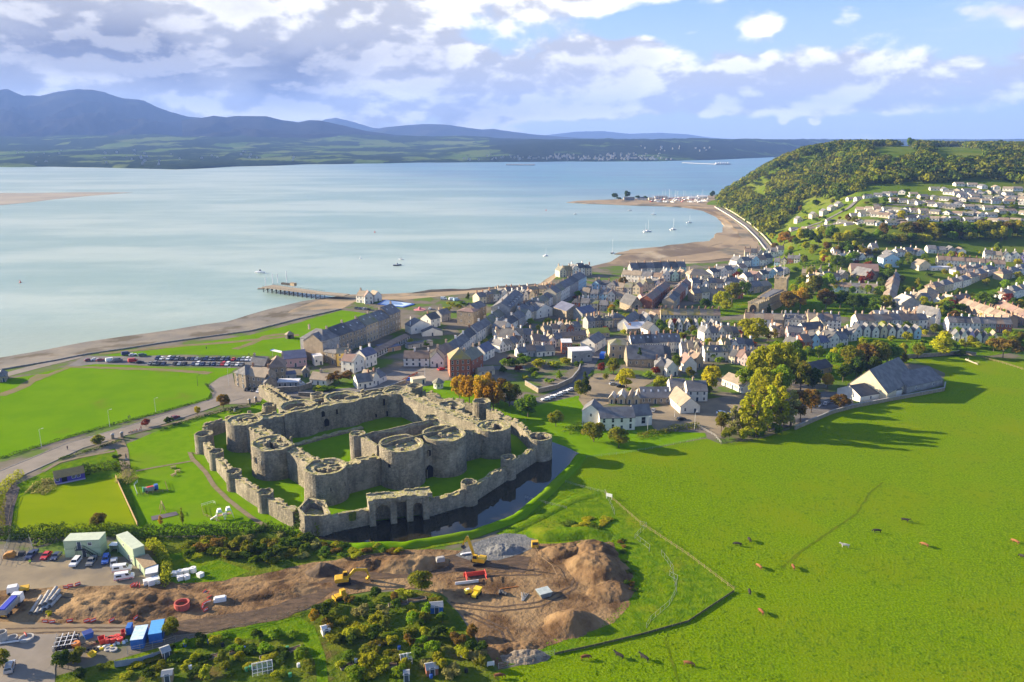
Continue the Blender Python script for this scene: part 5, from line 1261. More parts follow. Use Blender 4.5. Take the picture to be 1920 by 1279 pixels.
def row(where,p0,p1,n_,depth,eave,rise,walls,roofs,kind='gable',chim=True,win=(2,2),gap=0.0,jit=.25,seed=None,dorm=0,side=None,group=None,chm=None,cat='house',swap=False,wsz=(1.0,1.4),skyl=0):
 """a street row or terrace of n_ separate houses"""
 PX=[p0,p1]if not isinstance(p0[0],(tuple,list))else list(p0)
 rnd=random.Random(seed if seed is not None else int(PX[0][0]*7+PX[0][1]))
 P=[g2d(p)for p in PX]
 seg=[math.hypot(b[0]-a[0],b[1]-a[1])for a,b in zip(P,P[1:])];tot=sum(seg)
 def at(s):
  s*=tot
  for a,b,q in zip(P,P[1:],seg):
   if s<=q+1e-6:return l2(a,b,s/q)
   s-=q
  return P[-1]
 for i in range(n_):
  a,b=at((i+gap/2)/n_),at((i+1-gap/2)/n_)
  dx,dy=b[0]-a[0],b[1]-a[1];L=math.hypot(dx,dy)
  a=(a[0]+dx/L*.03,a[1]+dy/L*.03);b=(b[0]-dx/L*.03,b[1]-dy/L*.03)
  o_=rnd.uniform(-jit,jit)*1.2
  a=(a[0]-dy/L*o_,a[1]+dx/L*o_);b=(b[0]-dy/L*o_,b[1]+dx/L*o_)
  wl=walls[i%len(walls)];rf=roofs[i%len(roofs)]
  if wl in ('grey','tan','stone')and rnd.random()<.45:wl=rnd.choice(['white','white','cream'])
  kd=kind if isinstance(kind,str)else kind[i%len(kind)]
  lab='%s walled %s, %s, %s'%(wl,cat,ordl(i,n_),where)if n_>1 else '%s walled %s %s'%(wl,cat,where)
  ch=()if not chim else ((.97,)if gap<.1 else ((.1,.9)if rnd.random()<.4 else (.9,)))
  if chim and i==0 and gap<.1:ch=(.03,.97)
  cm=chm or (m_chimw if wl=='white' and rnd.random()<.6 else rnd.choice([m_chim,m_chim,m_chimb]))
  k_=cat if cat!='house' else ('semi-detached house' if 'semi-' in where else ('terraced house' if gap<.05 else 'house'))
  house(a,b,depth*rnd.uniform(.94,1.06),eave+rnd.uniform(-jit,jit),rise+rnd.uniform(-jit,jit)*.6,wl,rf,lab,kd,ch,win,(gap>.1 if side is None else side),kd!='front' or rnd.random()<.5,dorm,group or cat+'s '+where,chm=cm,wsz=wsz,skyl=skyl,cat=k_,name=k_.replace(' ','_').replace('-','_'))
def hs(p0,p1,*a,**k):return house(g2d(p0),g2d(p1),*a,**k)
# ---- near the castle and the road
hs((441,724),(462,729),9,7.2,3.2,'stone','slate','stone hip-roofed wing of the corner house by the road bend','hip',(),(2,3),cat='house')
hs((464,727),(499,731),9,6.6,3.6,'stone','tan','stone corner house with tan roof and parked cars before it','gable',(.05,.95),(4,2),chm=m_chimb)
hs((470,712),(498,714),8,8.2,3.4,'stone','slate','slate-roofed stone house behind the corner house by the road','gable',(.05,),(2,3))
hs((503,716),(536,714),12,7.5,4.2,'stone','brown','big brown-roofed stone house behind the corner house','hip',(.9,),(3,2))
hs((497,733),(520,728),7,4.2,2.6,'stone','slate','low stone outhouse with chimney beside the corner house','front',(.2,),(1,1))
hs((520,727),(560,726),6,2.6,.6,'grey','white','pale flat-roofed garage range behind the spur wall','flat',(),(4,1),False,name='garage',cat='garage',wsz=(1.8,1.6))
hs((527,714),(556,711),6,2.8,.6,'grey','blue','grey metal roofed shed above the garages','flat',(),(1,1),False,name='shed',cat='shed')
hs((533,690),(576,686),14,5.0,2.8,'pink','blue','pinkish modern hall with dark blue roof left of the grey terrace end','gable',(),(5,1),False,name='hall',cat='hall')
hs((581,721),(612,724),7,3.2,2.8,'white','tan','white cottage with tan roof left of the brown tree','gable',(.5,),(3,1),name='cottage',cat='cottage')
hs((568,708),(581,707),6,2.8,2.0,'stone','tan','small stone shed gable behind the garages','front',(),(1,1),name='shed',cat='shed')
hs((671,730),(699,726),8,3.6,3.2,'white','slate','long white cottage with slate roof right of the brown tree','gable',(.95,),(3,1),name='cottage',cat='cottage',chm=m_chimb)
hs((699,726),(712,721),8,4.2,3.4,'white','tan','white gabled cottage with tan roof right of the brown tree','front',(.1,),(2,1),name='cottage',cat='cottage',chm=m_chimb)
hs((712,720),(725,714),9,3.4,2.4,'white','slate','white cottage end with blank wall facing the square','gable',(),(1,1),name='cottage',cat='cottage',door=False)
hs((632,687),(657,686),7,7.5,2.2,'yellow','mossy','yellow fronted house with tall chimneys beside the grey terrace end','gable',(.05,.95),(2,3))
hs((640,697),(664,700),8,6.4,3.0,'white','rose','white house with red-brown roof in front of the yellow house','gable',(.03,),(2,2))
hs((664,700),(684,693),8,6.6,3.0,'white','slate','white house with grey roof right of the red-brown roofed one','front',(.8,),(2,2))
hs((686,691),(707,683),8,6.8,3.2,'white','blue','tall white house with chimney stacks nearest the square','gable',(.1,.95),(3,2),chm=m_chimw)
hs((590,686),(606,684),6,5,1,'white','white','white flat-roofed extension in front of the grey terrace end','flat',(),(2,1),name='extension',cat='extension')
# the long stone terrace above the green
PA,PB_,PC3=G(565,672),G(607,679),G(752,618)
LW='of the long stone terrace above the green'
hs((565,672),(607,679),14,12,4.8,'grey','slate','grey end pavilion of the long stone terrace, two bays facing us','hip',(.02,),(3,3),wsz=(1.2,1.8))
seg_=[l2(PB_,PC3,f)for f in (.0,.17,.35,.52,.68,.84,1.0)]
for i in range(6):
 a,b=seg_[i],seg_[i+1]
 house(a,b,13,[11.2,11.6,11.0,11.6,11.2,12.6][i],4.4,['tan','stone','stone','tan','stone','stone'][i],['slate','dark','slate','mossy','slate','slate'][i],'stone townhouse, %s, %s'%(ordl(i,6),LW),'gable',(.95,),(4,3),False,False,0,'townhouses '+LW,'townhouse','townhouse',skyl=2,wsz=(1.0,1.7))
hs((608,680),(630,684),5,6.5,1.5,'stone','slate','brown stone annexe at the foot of the grey terrace end','gable',(),(2,2),False)
hs((706,672),(768,640),6,3.4,1.2,'grey','brown','low arcaded range with brown roof in front of the long stone terrace','gable',(),(14,1),False,False,name='arcade',cat='arcade',wsz=(1.6,2.4))
hs((722,662),(752,656),10,2.6,.4,'orange brick',ROOFS['blue'],'blue flat-roofed building with an orange end wall below the arcade','flat',(),(1,1),False,name='garage',cat='garage')
# square and Castle Street
hs((757,687),(805,687),8,4.8,3.2,'white','brown','wide white house with four blue windows facing the square','gable',(.4,.98),(4,2),chm=m_chimw,wsz=(1.2,1.3))
hs((807,688),(832,689),8,4.6,4.0,'white','slate','white gabled cottage with three small windows facing the square','front',(.05,),(3,1),name='cottage',cat='cottage')
row('on the left side of the main street',[(833,689),(853,675),(872,661),(886,650),(900,640),(914,631),(930,619),(947,607)],None,8,8,6.6,3.4,['cream','white','white','white','white','cream','white','white'],['brown','slate','slate','dark','slate','slate','mossy','mossy'],win=(4,2),jit=.7)
hs((771,627),(807,622),9,5.2,3.4,'white','slate','pale blue-white house with slate roof behind the white side wall','front',(),(2,1))
hs((808,616),(826,611),9,6.0,3.2,'white','dark','dark-roofed white house above the low white gable','gable',(.2,),(2,2),chm=m_chimb)
hs((828,604),(845,600),7,5.0,3.0,'grey','slate','grey house behind the dark-roofed white house','gable',(.1,),(2,2))
hs((792,631),(830,629),6,2.8,2.6,'white','dark','low white gable roof in the back yards by the main street','front',(),(1,1),name='cottage',cat='cottage')
hs((766,655),(812,648),5,2.6,.4,'grey','dark','flat dark roofed sheds behind the white house on the square','flat',(),(3,1),False,name='shed',cat='shed')
hs((857,607),(888,610),11,9.0,1.2,'stone','rose','square stone block with pinkish roof above the main street','hip',(),(2,2),door=False)
hs((893,604),(912,596),10,9.0,3.0,'stone','slate','stone gabled block beside the square stone block','gable',(),(2,3),door=False)
hs((921,606),(957,608),15,11.2,3.2,'stone','slate','blank stone gable end block of the big grey hotel','front',(.3,),(1,1),side=False,door=False)
hs((957,608),(982,580),13,11.0,3.8,'grey','slate','big grey hotel with four floors and a line of dormers','gable',(.5,),(7,4),False,True,6,name='hotel',cat='hotel')
hs((844,708),(883,706),12,9.6,4.6,'brick','lichen','tall red brick house with yellow lichened hip roof by the orange trees','hip',(),(4,3),wsz=(1.0,1.9))
hs((884,703),(906,690),10,8.0,4.0,'brick','mossy','mossy roofed brick wing behind the tall red brick house','gable',(.1,.9),(3,2))
hs((898,706),(928,702),5,2.8,1.4,'cream','tan','low cream lean-to beside the orange trees','gable',(),(2,1),False,name='shed',cat='shed')
hs((909,677),(927,668),8,5.2,3.4,'white','blue','white house with dark blue roof right of the mossy brick wing','gable',(.05,),(3,2))
row('in the white group right of the main street',(936,662),(985,650),4,7,4.6,2.6,['white','white','cream','white'],['slate','tan','slate','brown'],['front','gable','gable','front'],win=(2,2),gap=.08,jit=.6)
row('in the tan-roofed row above the walled garden',(932,645),(1000,640),4,8,5.2,2.8,['white','cream','white','grey'],['tan','brown','tan','slate'],win=(2,2),jit=.6)
row('in the low grey row above the walled garden',(972,672),(1040,666),4,7,3.6,2.6,['white','grey','stone','white'],['slate','brown','slate','tan'],win=(2,1),jit=.6)
row('in the slate row left of the modern brick block',(1000,655),(1056,650),4,8,4.6,3.0,['grey','white','stone','tan'],['brown','slate','tan','slate'],['gable','gable','front','gable'],win=(2,2),jit=.7)
row('on the right side of the main street',(945,632),(1020,588),6,8,6.0,3.0,['white','white','grey','white','cream','white'],['slate','dark','slate','mossy','slate','brown'],['front','gable','gable','front','gable','gable'],win=(2,2),jit=.9)
row('on the far stretch of the main street',(984,600),(1040,570),5,9,6.6,3.0,['white','white','cream','grey','grey'],['slate','dark','mossy','mossy','slate'],win=(3,3),jit=.6)
row('of the tall waterfront terrace',(1042,572),(1100,537),7,11,9.0,3.6,['cream','white','white','grey','grey','pale blue','pale blue'],['slate','mossy','slate','slate','dark','slate','slate'],win=(3,3),jit=.3,seed=3,cat='townhouse')
row('at the sea end of the waterfront terrace',(1048,520),(1110,516),5,10,6.8,3.4,['cream','tan','white','white','grey'],['mossy','lichen','slate','dark','dark'],['front','gable','front','gable','hip'],win=(2,3),jit=1.0,gap=.05)
row('along the shore road beside the tide rocks',(898,570),(952,562),4,9,6.0,3.0,['cream','stone','grey','white'],['slate','slate','mossy','slate'],['gable','hip','gable','front'],win=(2,2),jit=.8)
row('in the white gabled group near the tide rocks',(962,566),(1002,562),4,7,5.0,3.0,['white','white','white','cream'],['slate','dark','slate','brown'],'front',win=(1,2),jit=.6)
row('behind the white gabled group on the shore',(950,555),(1040,548),6,7,3.6,2.2,['grey','cream','white','stone','grey','cream'],['slate','brown','slate','mossy','tan','slate'],win=(2,1),jit=.6,gap=.1)
hs((957,652),(975,645),9,6.0,4.2,'white','dark','white gable house with a black sign in the main street bend','front',(.1,.9),(1,2))
hs((1006,598),(1036,592),10,5.8,3.6,'white','slate','white gabled building right of the far main street','front',(),(2,2))
hs((1062,600),(1092,596),16,6.4,3.6,'stone','blue','wide stone hall with blue-grey roof in the middle of town','front',(),(3,1),name='hall',cat='hall')
hs((1092,602),(1118,596),12,5.2,3.2,'grey','blue','blue-grey roofed hall right of the wide stone hall','gable',(),(3,1),name='hall',cat='hall')
row('in the yard below the wide stone hall',(1020,628),(1090,622),5,7,3.8,2.6,['stone','white','tan','brick','grey'],['mossy','brown','slate','tan','slate'],['gable','gable','front','front','gable'],win=(2,1),jit=.8,gap=.12)
hs((1054,640),(1100,636),6,3.0,2.0,'stone','brown','long low brown outbuilding above the modern brick block','gable',(),(5,1),False,name='barn',cat='barn')
row('in the back lane right of the wide stone hall',(1100,618),(1165,612),4,8,5.0,3.0,['grey','stone','cream','grey'],['slate','dark','mossy','slate'],['gable','hip','hip','gable'],win=(2,2),jit=.8,gap=.15)
hs((1106,634),(1143,632),8,3.2,2.2,'tan','green','low building with a bright green mossy roof','gable',(),(4,1),False)
hs((1148,614),(1172,612),9,6.2,2.6,'tan','slate','tan hip-roofed house left of the orange and white roof','hip',(.2,),(2,2))
hs((1176,626),(1214,624),14,3.4,2.6,'stone',ROOFS['white'],'hall with a curving white roof beside an orange roof','gable',(),(3,1),False,name='hall',cat='hall')
hs((1171,622),(1186,624),13,3.4,2.4,'tan',M('roof_orange',(.62,.26,.08),(.56,.22,.07),.4),'narrow hall with a bright orange roof','front',(),(1,1),False,name='hall',cat='hall')
hs((1214,632),(1236,630),9,4.6,3.8,'white','dark','white gable with dark roof right of the white curved roof','front',(),(2,1))
hs((1180,622),(1200,606),8,5.2,3.4,'white','slate','slate-roofed white house left of the round-windowed gables','gable',(.9,),(2,2))
# modern block
hs((1072,680),(1110,678),9,6.2,.4,'grey','white','modern grey block with flat pale roof','flat',(),(3,1),False,wsz=(1.6,1.4))
hs((1053,664),(1072,664),9,6.6,.4,'brick','white','modern brick block with solar panels left of the grey one','flat',(),(3,2),False,wsz=(1.2,1.2))
hs((1115,661),(1135,648),9,5.4,3.0,'white','slate','white house on the lane behind the modern grey block','gable',(.1,),(2,2))
hs((1143,672),(1182,672),10,7.8,2.6,'tan','mossy','tall tan villa with mossy hip roof and pink door','hip',(.95,),(3,2),wsz=(1.2,1.8))
row('in the slate terrace behind the slate hall',(1183,664),(1276,661),7,9,6.6,4.0,['white','cream','white','white','white','white','white'],['slate','slate','dark','slate','slate','slate','slate'],win=(3,2),jit=.2,skyl=1,chm=m_chimb)
hs((1176,688),(1246,688),13,4.6,6.0,'stone','slate','long steep slate hall with pointed end gables','gable',(.02,),(6,1),False,name='hall',cat='hall')
hs((1246,687),(1258,687),12,4.0,6.2,'stone','dark','dark porch end of the slate hall','gable',(.95,),(1,1),False,name='hall',cat='hall')
row('between the slate hall and the blue terrace',(1278,672),(1322,672),4,8,6.2,2.8,['white','cream','cream','tan'],['slate','tan','mossy','rose'],['gable','gable','front','front'],win=(2,2),jit=.9)
row('of the white dormered terrace',(1321,678),(1365,677),3,8,5.6,3.0,['white'],['mossy','slate','mossy'],win=(1,2),jit=.1,dorm=1,chm=m_chim)
row('in the pink group right of the dormered terrace',(1366,680),(1412,690),4,8,4.8,3.0,['grey','pink','pink','white'],['dark','rose','brown','tan'],['gable','gable','front','gable'],win=(2,2),jit=.5)
row('in the row above the dormered terrace',(1356,664),(1412,660),4,7,5.0,2.8,['cream','white','white','white'],['lichen','slate','slate','dark'],['gable','front','gable','gable'],win=(2,2),jit=.7)
hs((1227,702),(1250,703),10,4.6,3.2,'cream','slate','cream villa with slate hip roof and two brick chimneys','hip',(.1,),(2,1),chm=m_chimb)
hs((1250,706),(1271,704),9,4.6,3.4,'white','slate','white fronted gable wing of the cream villa','front',(.9,),(2,1))
hs((1281,698),(1306,697),9,4.8,4.0,'white','rose','small white gabled house with pinkish roof right of the villa','front',(.2,),(1,1))
hs((1304,690),(1318,688),8,5.0,3.2,'tan','brown','tan house behind the small white gabled house','front',(.3,),(1,1))
row('in the long white diagonal range',(1352,722),(1394,738),3,9,3.6,2.8,['white','white','white'],['tan','tan','tan'],win=(3,1),jit=.3,cat='cottage',seed=2,chim=False)
# court building, barns and yard
hs((1091,800),(1124,803),8,7.4,3.0,'white','slate','left block of the long white court building','front',(),(1,2),door=False,side=True)
hs((1124,808),(1190,806),9.5,5.8,3.2,'white','slate','main range of the long white court building with slate roof','gable',(),(4,2),False,True,wsz=(1.2,2.2))
hs((1190,800),(1222,797),9,5.0,3.4,'white','slate','right block of the long white court building with tall dark window','gable',(),(1,1),False,False,wsz=(2.0,3.0))
hs((1201,757),(1256,757),9,3.2,3.8,'stone','slate','old grey barn with long slate roof and tiny skylights','gable',(),(5,1),False,name='barn',cat='barn',skyl=4)
hs((1275,776),(1312,774),18,3.6,3.8,'white','tan','white cottage with tan roof and dark door by the barn','front',(),(2,1),name='cottage',cat='cottage')
hs((1288,753),(1326,753),10,5.4,3.6,'white','slate','white two-storey house with slate roof behind the white cottage','gable',(.35,),(3,2))
hs((1256,745),(1286,745),9,5.0,3.2,'white','slate','slate-roofed house joined to the left of the white two-storey house','gable',(.1,),(2,2))
for i,(a,b)in enumerate(((1141,1152),(1157,1172),(1174,1186),(1186,1200))):
 hs((a,757),(b,758),9 if i else 6,3.0,1.8,'tan','pale' if i!=2 else 'tan','tan roofed shed, %s of four behind the court building'%ordl(i,4),'front',(),(1,1),False,name='shed',cat='shed',group='sheds behind the court building')
 # leisure centre
hs((1588,735),(1662,752),34,4.0,9.5,'cream','slate','huge slate-roofed leisure barn with cream end wall beside the pasture','front',(),(1,1),False,False,name='leisure_barn',cat='barn')
hs((1612,755),(1690,741),14,3.2,3.4,'white','dark','dark low wing in front of the leisure barn','gable',(),(2,1),False,name='leisure_wing',cat='wing')
hs((1700,738),(1766,723),16,3.6,4.6,'grey','slate','grey rear wing at the pasture end of the leisure barn','gable',(),(2,1),False,False,name='leisure_wing',cat='wing')
hs((1524,705),(1560,697),9,3.2,3.0,'tan','dark','dark roofed lodge hidden among the grove','gable',(),(3,1),False,name='lodge',cat='lodge')
# old town rows on the right
row('of the ochre lichened terrace',(1238,606),(1350,608),9,8,6.2,3.4,['cream','tan','cream','white','tan','cream','tan','white','cream'],['lichen','lichen','tan','lichen','mossy','lichen','tan','lichen','brown'],win=(2,2),jit=.15,chm=m_chimb)
row('left of the ochre lichened terrace',(1195,602),(1236,604),3,8,5.4,3.0,['stone','tan','tan'],['brown','lichen','brown'],win=(2,2),jit=.2,chm=m_chimb)
row('among the white back gables below the ochre terrace',(1252,622),(1345,622),6,7,4.2,3.0,['white'],['slate','slate','tan','slate','mossy','slate'],'front',win=(1,2),gap=.45,jit=.5,chim=False)
row('in the round-windowed gable pair',(1208,612),(1236,610),2,9,4.8,3.6,['white','cream'],['slate','brown'],'front',win=(1,2),gap=.15,jit=.2,chim=False)
row('at the right end below the ochre terrace',(1320,640),(1385,635),5,8,5.0,3.0,['white','grey','white','stone','grey'],['slate','slate','brown','tan','slate'],['front','gable','front','gable','gable'],win=(2,2),gap=.1,jit=.8)
row('of the red brick street',(1222,583),(1256,553),6,9,8.0,3.0,['brick'],['rose','brown','rose','slate','rose','brown'],['gable'],win=(2,3),jit=.2,cat='townhouse')
row('facing the red brick street',(1262,582),(1296,545),6,9,7.0,3.0,['tan','grey','brick','brick','tan','brick'],['slate','dark','brown','rose','slate','rose'],win=(2,2),jit=.5)
hs((1183,585),(1204,583),16,5.0,6.0,'stone','dark','stone chapel with a pointed arch window and dark roof','front',(),(1,1),False,False,name='chapel',cat='chapel',wsz=(2.4,4.0))
hs((1206,577),(1222,576),12,6.4,3.0,'pink','rose','pinkish hall between the chapel and the red brick street','gable',(),(2,2),False,name='hall',cat='hall')
row('at the foot of the tidal flat',(1183,520),(1286,517),7,10,8.0,4.4,['grey','grey','white','grey','pale blue','grey','pale green'],['slate','dark','slate','dark','slate','dark','slate'],win=(2,3),jit=.15,seed=6,cat='townhouse')
row('in front of the shore terrace by the tidal flat',(1164,527),(1240,533),4,9,5.8,3.2,['white','white','white','white'],['tan','tan','slate','brown'],win=(3,2),jit=.6,gap=.06)
row('in the pale gables by the shore terrace',(1242,528),(1290,526),3,9,6.2,3.6,['white','pale green','cream'],['slate','slate','brown'],'front',win=(2,2),gap=.2,jit=.4)
hs((1292,531),(1334,530),14,7.0,4.4,'cream','tan','large cream hip-roofed building above the tidal flat','hip',(.1,),(4,2))
row('in the grey back rows behind the waterfront',(1110,545),(1200,553),6,9,5.4,3.2,['pale blue','white','grey','tan','grey','cream'],['slate','dark','slate','tan','mossy','tan'],['front','gable','hip','gable','gable','front'],win=(2,2),jit=1.0,gap=.08)
row('in the second back row behind the waterfront',(1090,562),(1170,566),5,8,5.0,3.0,['cream','grey','pale blue','white','tan'],['tan','slate','slate','brown','tan'],['gable','gable','gable','front','gable'],win=(2,2),jit=.9,gap=.1)
row('in the third back row behind the waterfront',(1070,580),(1140,584),4,8,5.0,3.0,['brick','grey','stone','grey'],['dark','slate','mossy','slate'],['hip','gable','gable','gable'],win=(2,2),jit=.9,gap=.15)
row('in the cream row north of the red brick street',(1205,548),(1250,540),4,8,5.4,3.2,['cream','tan','white','cream'],['mossy','lichen','slate','brown'],['front','gable','front','gable'],win=(2,2),jit=.8,gap=.1)
row('in the mixed row right of the red brick street',(1300,566),(1395,560),6,9,6.0,3.2,['tan','white','grey','tan','white','brick'],['slate','mossy','tan','brown','slate','slate'],['gable','gable','gable','gable','front','gable'],win=(2,2),jit=.9,gap=.06)
row('in the upper mixed row above the red brick street',(1300,546),(1400,541),7,9,6.0,3.2,['grey','white','tan','white','grey','white','cream'],['slate','dark','slate','brown','slate','slate','tan'],['gable','front','gable','gable','hip','gable','front'],win=(2,2),jit=.9,gap=.06)
row('in the long roofs left of the church tower',(1396,553),(1446,545),3,10,5.0,3.6,['grey','tan','stone'],['slate','slate','tan'],win=(2,2),jit=.5)
row('among the whites by the tidal flat',(1336,522),(1400,512),5,9,5.8,3.4,['white','white','white','grey','white'],['dark','slate','slate','slate','brown'],['gable','front','gable','front','gable'],win=(2,2),jit=.9,gap=.08)
row('near the start of the promenade road',(1380,503),(1450,492),5,9,6.4,3.6,['white','white','pale blue','white','grey'],['slate','slate','slate','brown','dark'],['front','gable','front','gable','gable'],win=(2,2),jit=.9,gap=.06)
row('at the end of the promenade road',(1395,487),(1470,478),6,9,6.8,3.8,['cream','white','grey','white','white','white'],['brown','dark','slate','slate','slate','dark'],['gable','gable','front','front','gable','gable'],win=(2,2),jit=1.0,gap=.06)
row('between the promenade and the church',(1400,530),(1482,512),6,8,5.0,3.0,['white','pink','white','pale blue','white','white'],['slate','rose','dark','slate','blue','slate'],['gable','front','gable','front','gable','front'],win=(2,2),jit=.9,gap=.12)
row('in the back gardens above the church',(1450,500),(1500,493),4,8,5.0,3.0,['pale blue','grey','brick','white'],['slate','dark','slate','slate'],['gable','front','gable','gable'],win=(2,2),jit=.9,gap=.1)
# parish church
ch_=empty('church',(*G(1445,570),0),0,'tan stone church with a square battlemented tower, flagpole and big arched window','church')
def chp(name,mb,mats=None,par=None):return mb.build(name,mats or m_church,par or ch_,(-ch_.location.x,-ch_.location.y,0)if par is None else (0,0,0))
m_church=M('church_stone',(.40,.32,.19),(.30,.24,.15),.6,.95,.05,2)
def battl(mb,a,b,z,th=.5,h_=.9,step=1.6):
 L=math.hypot(b[0]-a[0],b[1]-a[1]);k=int(L/step)
 for i in range(0,k,2):wall_along(mb,[l2(a,b,i/k),l2(a,b,(i+1)/k)],z-.02,z+h_,th)
def block(quad,h_,bt=True):
 mb=MB().prism(quad,-.2,h_)
 if bt:
  for a,b in zip(quad,quad[1:]+quad[:1]):battl(mb,a,b,h_)
 return mb
ta,tb=G(1449,566),G(1472,568);tdx,tdy=tb[0]-ta[0],tb[1]-ta[1]
tq=[ta,tb,(tb[0]-tdy,tb[1]+tdx),(ta[0]-tdy,ta[1]+tdx)]
chp('tower',block(tq,18.5))
for i in range(4):chp('pinnacle',MB().prism([(tq[i][0]+.6*math.cos(k),tq[i][1]+.6*math.sin(k))for k in (0,1.57,3.14,4.71)],18.4,21,0,.15))
chp('flagpole',MB().tube((*l2(ta,tq[2],.6),18),(*l2(ta,tq[2],.6),31),.12,.08,6),m_frame)
na,nb=G(1419,582),G(1441,584)
bk=(tq[3][0]-na[0],tq[3][1]-na[1])
nave=[na,nb,(tb[0]+.5,tb[1]),(ta[0]-2,ta[1])]
chp('nave',block(nave,9.5))
ca_,cb_=G(1401,590),G(1421,592)
chp('chancel',block([ca_,cb_,nb,na],8.5))
cang=math.atan2(cb_[1]-ca_[1],cb_[0]-ca_[0])
chp('aisle',MB().prism([G(1422,591),G(1433,591),G(1466,574),nb],-.2,5.0))
chp('church_roof',MB().prism([l2(na,nb,.12),l2(na,nb,.88),l2(nave[2],nave[3],.12),l2(nave[2],nave[3],.88)],9.4,10.6,0,.8),ROOFS['slate'])
fm=l2(ca_,cb_,.5);fn=cang-math.pi/2
o_=opening((fm[0]+math.cos(fn)*.05,fm[1]+math.sin(fn)*.05),fn,2.2,4.6,3.2,ch_,'arched_window',.06,True);o_.location=(-ch_.location.x,-ch_.location.y,0)
# rows below the church and to the right
row('in the brown terrace below the church',(1396,612),(1468,615),4,9,5.6,3.2,['tan','grey','tan','stone'],['brown','tan','brown','tan'],win=(2,2),jit=.2)
row('in the white dormered row below the church',(1470,614),(1512,616),3,9,6.0,3.0,['white','white','white'],['slate'],win=(2,2),jit=.15,dorm=1)
row('in the tall tan and white row below the church',(1514,618),(1576,620),4,10,7.0,3.2,['tan','tan','white','white'],['tan','tan','brown','slate'],win=(2,3),jit=.4)
row('at the right foot of the brown terrace',(1452,634),(1470,630),2,8,4.6,2.8,['white','tan'],['tan','brown'],['gable','front'],win=(1,2),jit=.5)
hs((1476,640),(1505,641),8,6.0,3.2,'pink','slate','pink house with slate roof and bay near the grove','gable',(.05,),(3,2))
hs((1508,634),(1545,630),9,5.4,3.4,'white','dark','white gable-ended house right of the pink house','gable',(.95,),(3,2))
hs((1540,622),(1560,614),8,6.5,3.6,'cream','slate','cream chimneyed house behind the white gable-ended house','gable',(.02,),(2,2))
row('in the dark-roofed cluster above the grove',(1486,662),(1590,648),6,9,5.0,3.4,['white','brick','pale blue','white','tan','white'],['dark','brown','dark','blue','dark','slate'],['front','gable','front','gable','front','gable'],win=(2,2),jit=1.2,gap=.06)
row('in the second dark-roofed row above the grove',(1540,645),(1610,638),4,8,5.0,3.2,['cream','white','cream','white'],['dark','slate','dark','slate'],['gable','front','gable','front'],win=(2,2),jit=.8,gap=.06)
row('in the long slate terrace above the pasture wall',(1606,618),(1738,616),8,9,6.2,3.4,['white','cream','white','cream','white','grey','cream','white'],['brown','brown','tan','brown','slate','brown','brown','slate'],win=(2,2),jit=.2)
row('among the white back gables above the pasture wall',(1602,632),(1728,636),8,8,4.8,3.2,['white','white','white','cream','white','white','white','pale blue'],['dark','slate','dark','mossy','tan','slate','slate','slate'],'front',win=(1,2),gap=.2,jit=.6,chim=False)
row('in the right-hand white terrace above the pasture',(1778,621),(1896,624),8,9,6.0,3.2,['white','white','white','white','tan','grey','brick','brick'],['slate','dark','dark','slate','slate','slate','brown','slate'],win=(2,2),jit=.2)
row('in front of the right-hand white terrace',(1786,640),(1870,646),6,8,4.2,3.0,['white','white','lilac','white','grey','cream'],['slate','dark','slate','brown','dark','tan'],'front',win=(1,1),gap=.15,jit=.6,chim=False)
hs((1752,615),(1762,613),14,8,5,'white','slate','narrow tall white gable between the two long terraces','front',(.1,),(1,2))
hs((1738,612),(1756,608),12,7,4,'tan','brown','tan steep-roofed house left of the narrow white gable','front',(.1,),(1,2))
row('in the left diagonal brick terrace',(1796,580),(1884,614),9,8,5.6,3.0,['orange brick'],['brown','tan'],win=(2,2),jit=.12,chm=m_chimb)
row('in the right diagonal brick terrace',(1854,580),(1930,615),7,8,5.6,3.0,['orange brick'],['brown','rose'],win=(2,2),jit=.12,chm=m_chimb)
row('in the mid-town lane row',(1640,606),(1735,600),5,8,4.6,2.8,['stone','tan','white','tan','grey'],['pale','slate','tan','brown','slate'],['gable','front','gable','front','gable'],win=(2,1),jit=.8,gap=.1)
hs((1688,590),(1722,590),14,8.5,4.2,'grey','pale','big pale grey warehouse gable in the right half of town','front',(),(2,1),False,False,name='warehouse',cat='warehouse')
row('stepping up beside the car park',[(1676,578),(1680,560),(1684,545),(1688,530)],None,4,9,6.0,3.2,['grey','grey','tan','stone'],['brown','tan','brown','slate'],win=(2,2),jit=.1)
hs((1738,565),(1758,563),9,6.4,3.4,'grey','tan','pale grey hip house left of the cedar','hip',(.5,),(2,2))
row('in the semi-detached street rising to the right',(1752,553),(1868,514),7,9,6.0,3.2,['tan','cream','white','white','cream','orange brick','white'],['brown','slate','brown','slate','brown','slate','slate'],'hip',win=(3,2),jit=.3,gap=.06)
row('in the far right semi-detached row',(1878,533),(1950,508),4,9,6.0,3.2,['tan','white','white','white'],['brown','slate','slate','brown'],'hip',win=(3,2),jit=.2)
row('in the small brick yard left of the cedar',(1762,572),(1822,566),4,7,4.0,2.4,['white','cream','brick','orange brick'],['tan','pale','rose','rose'],['gable','front','gable','gable'],win=(2,1),jit=.6,gap=.15)
row('in the long white council terrace',(1757,499),(1884,507),10,9,5.6,3.0,['cream','white','white','pale green','cream','pale green','pale green','white','white','white'],['brown'],win=(2,2),jit=.08,chm=m_chimb)
row('in the top right group below the tree belt',(1845,488),(1930,494),5,9,6.0,3.2,['white','cream','white','white','lilac'],['dark','tan','dark','slate','slate'],['gable','gable','front','front','front'],win=(2,2),jit=.6,gap=.06)
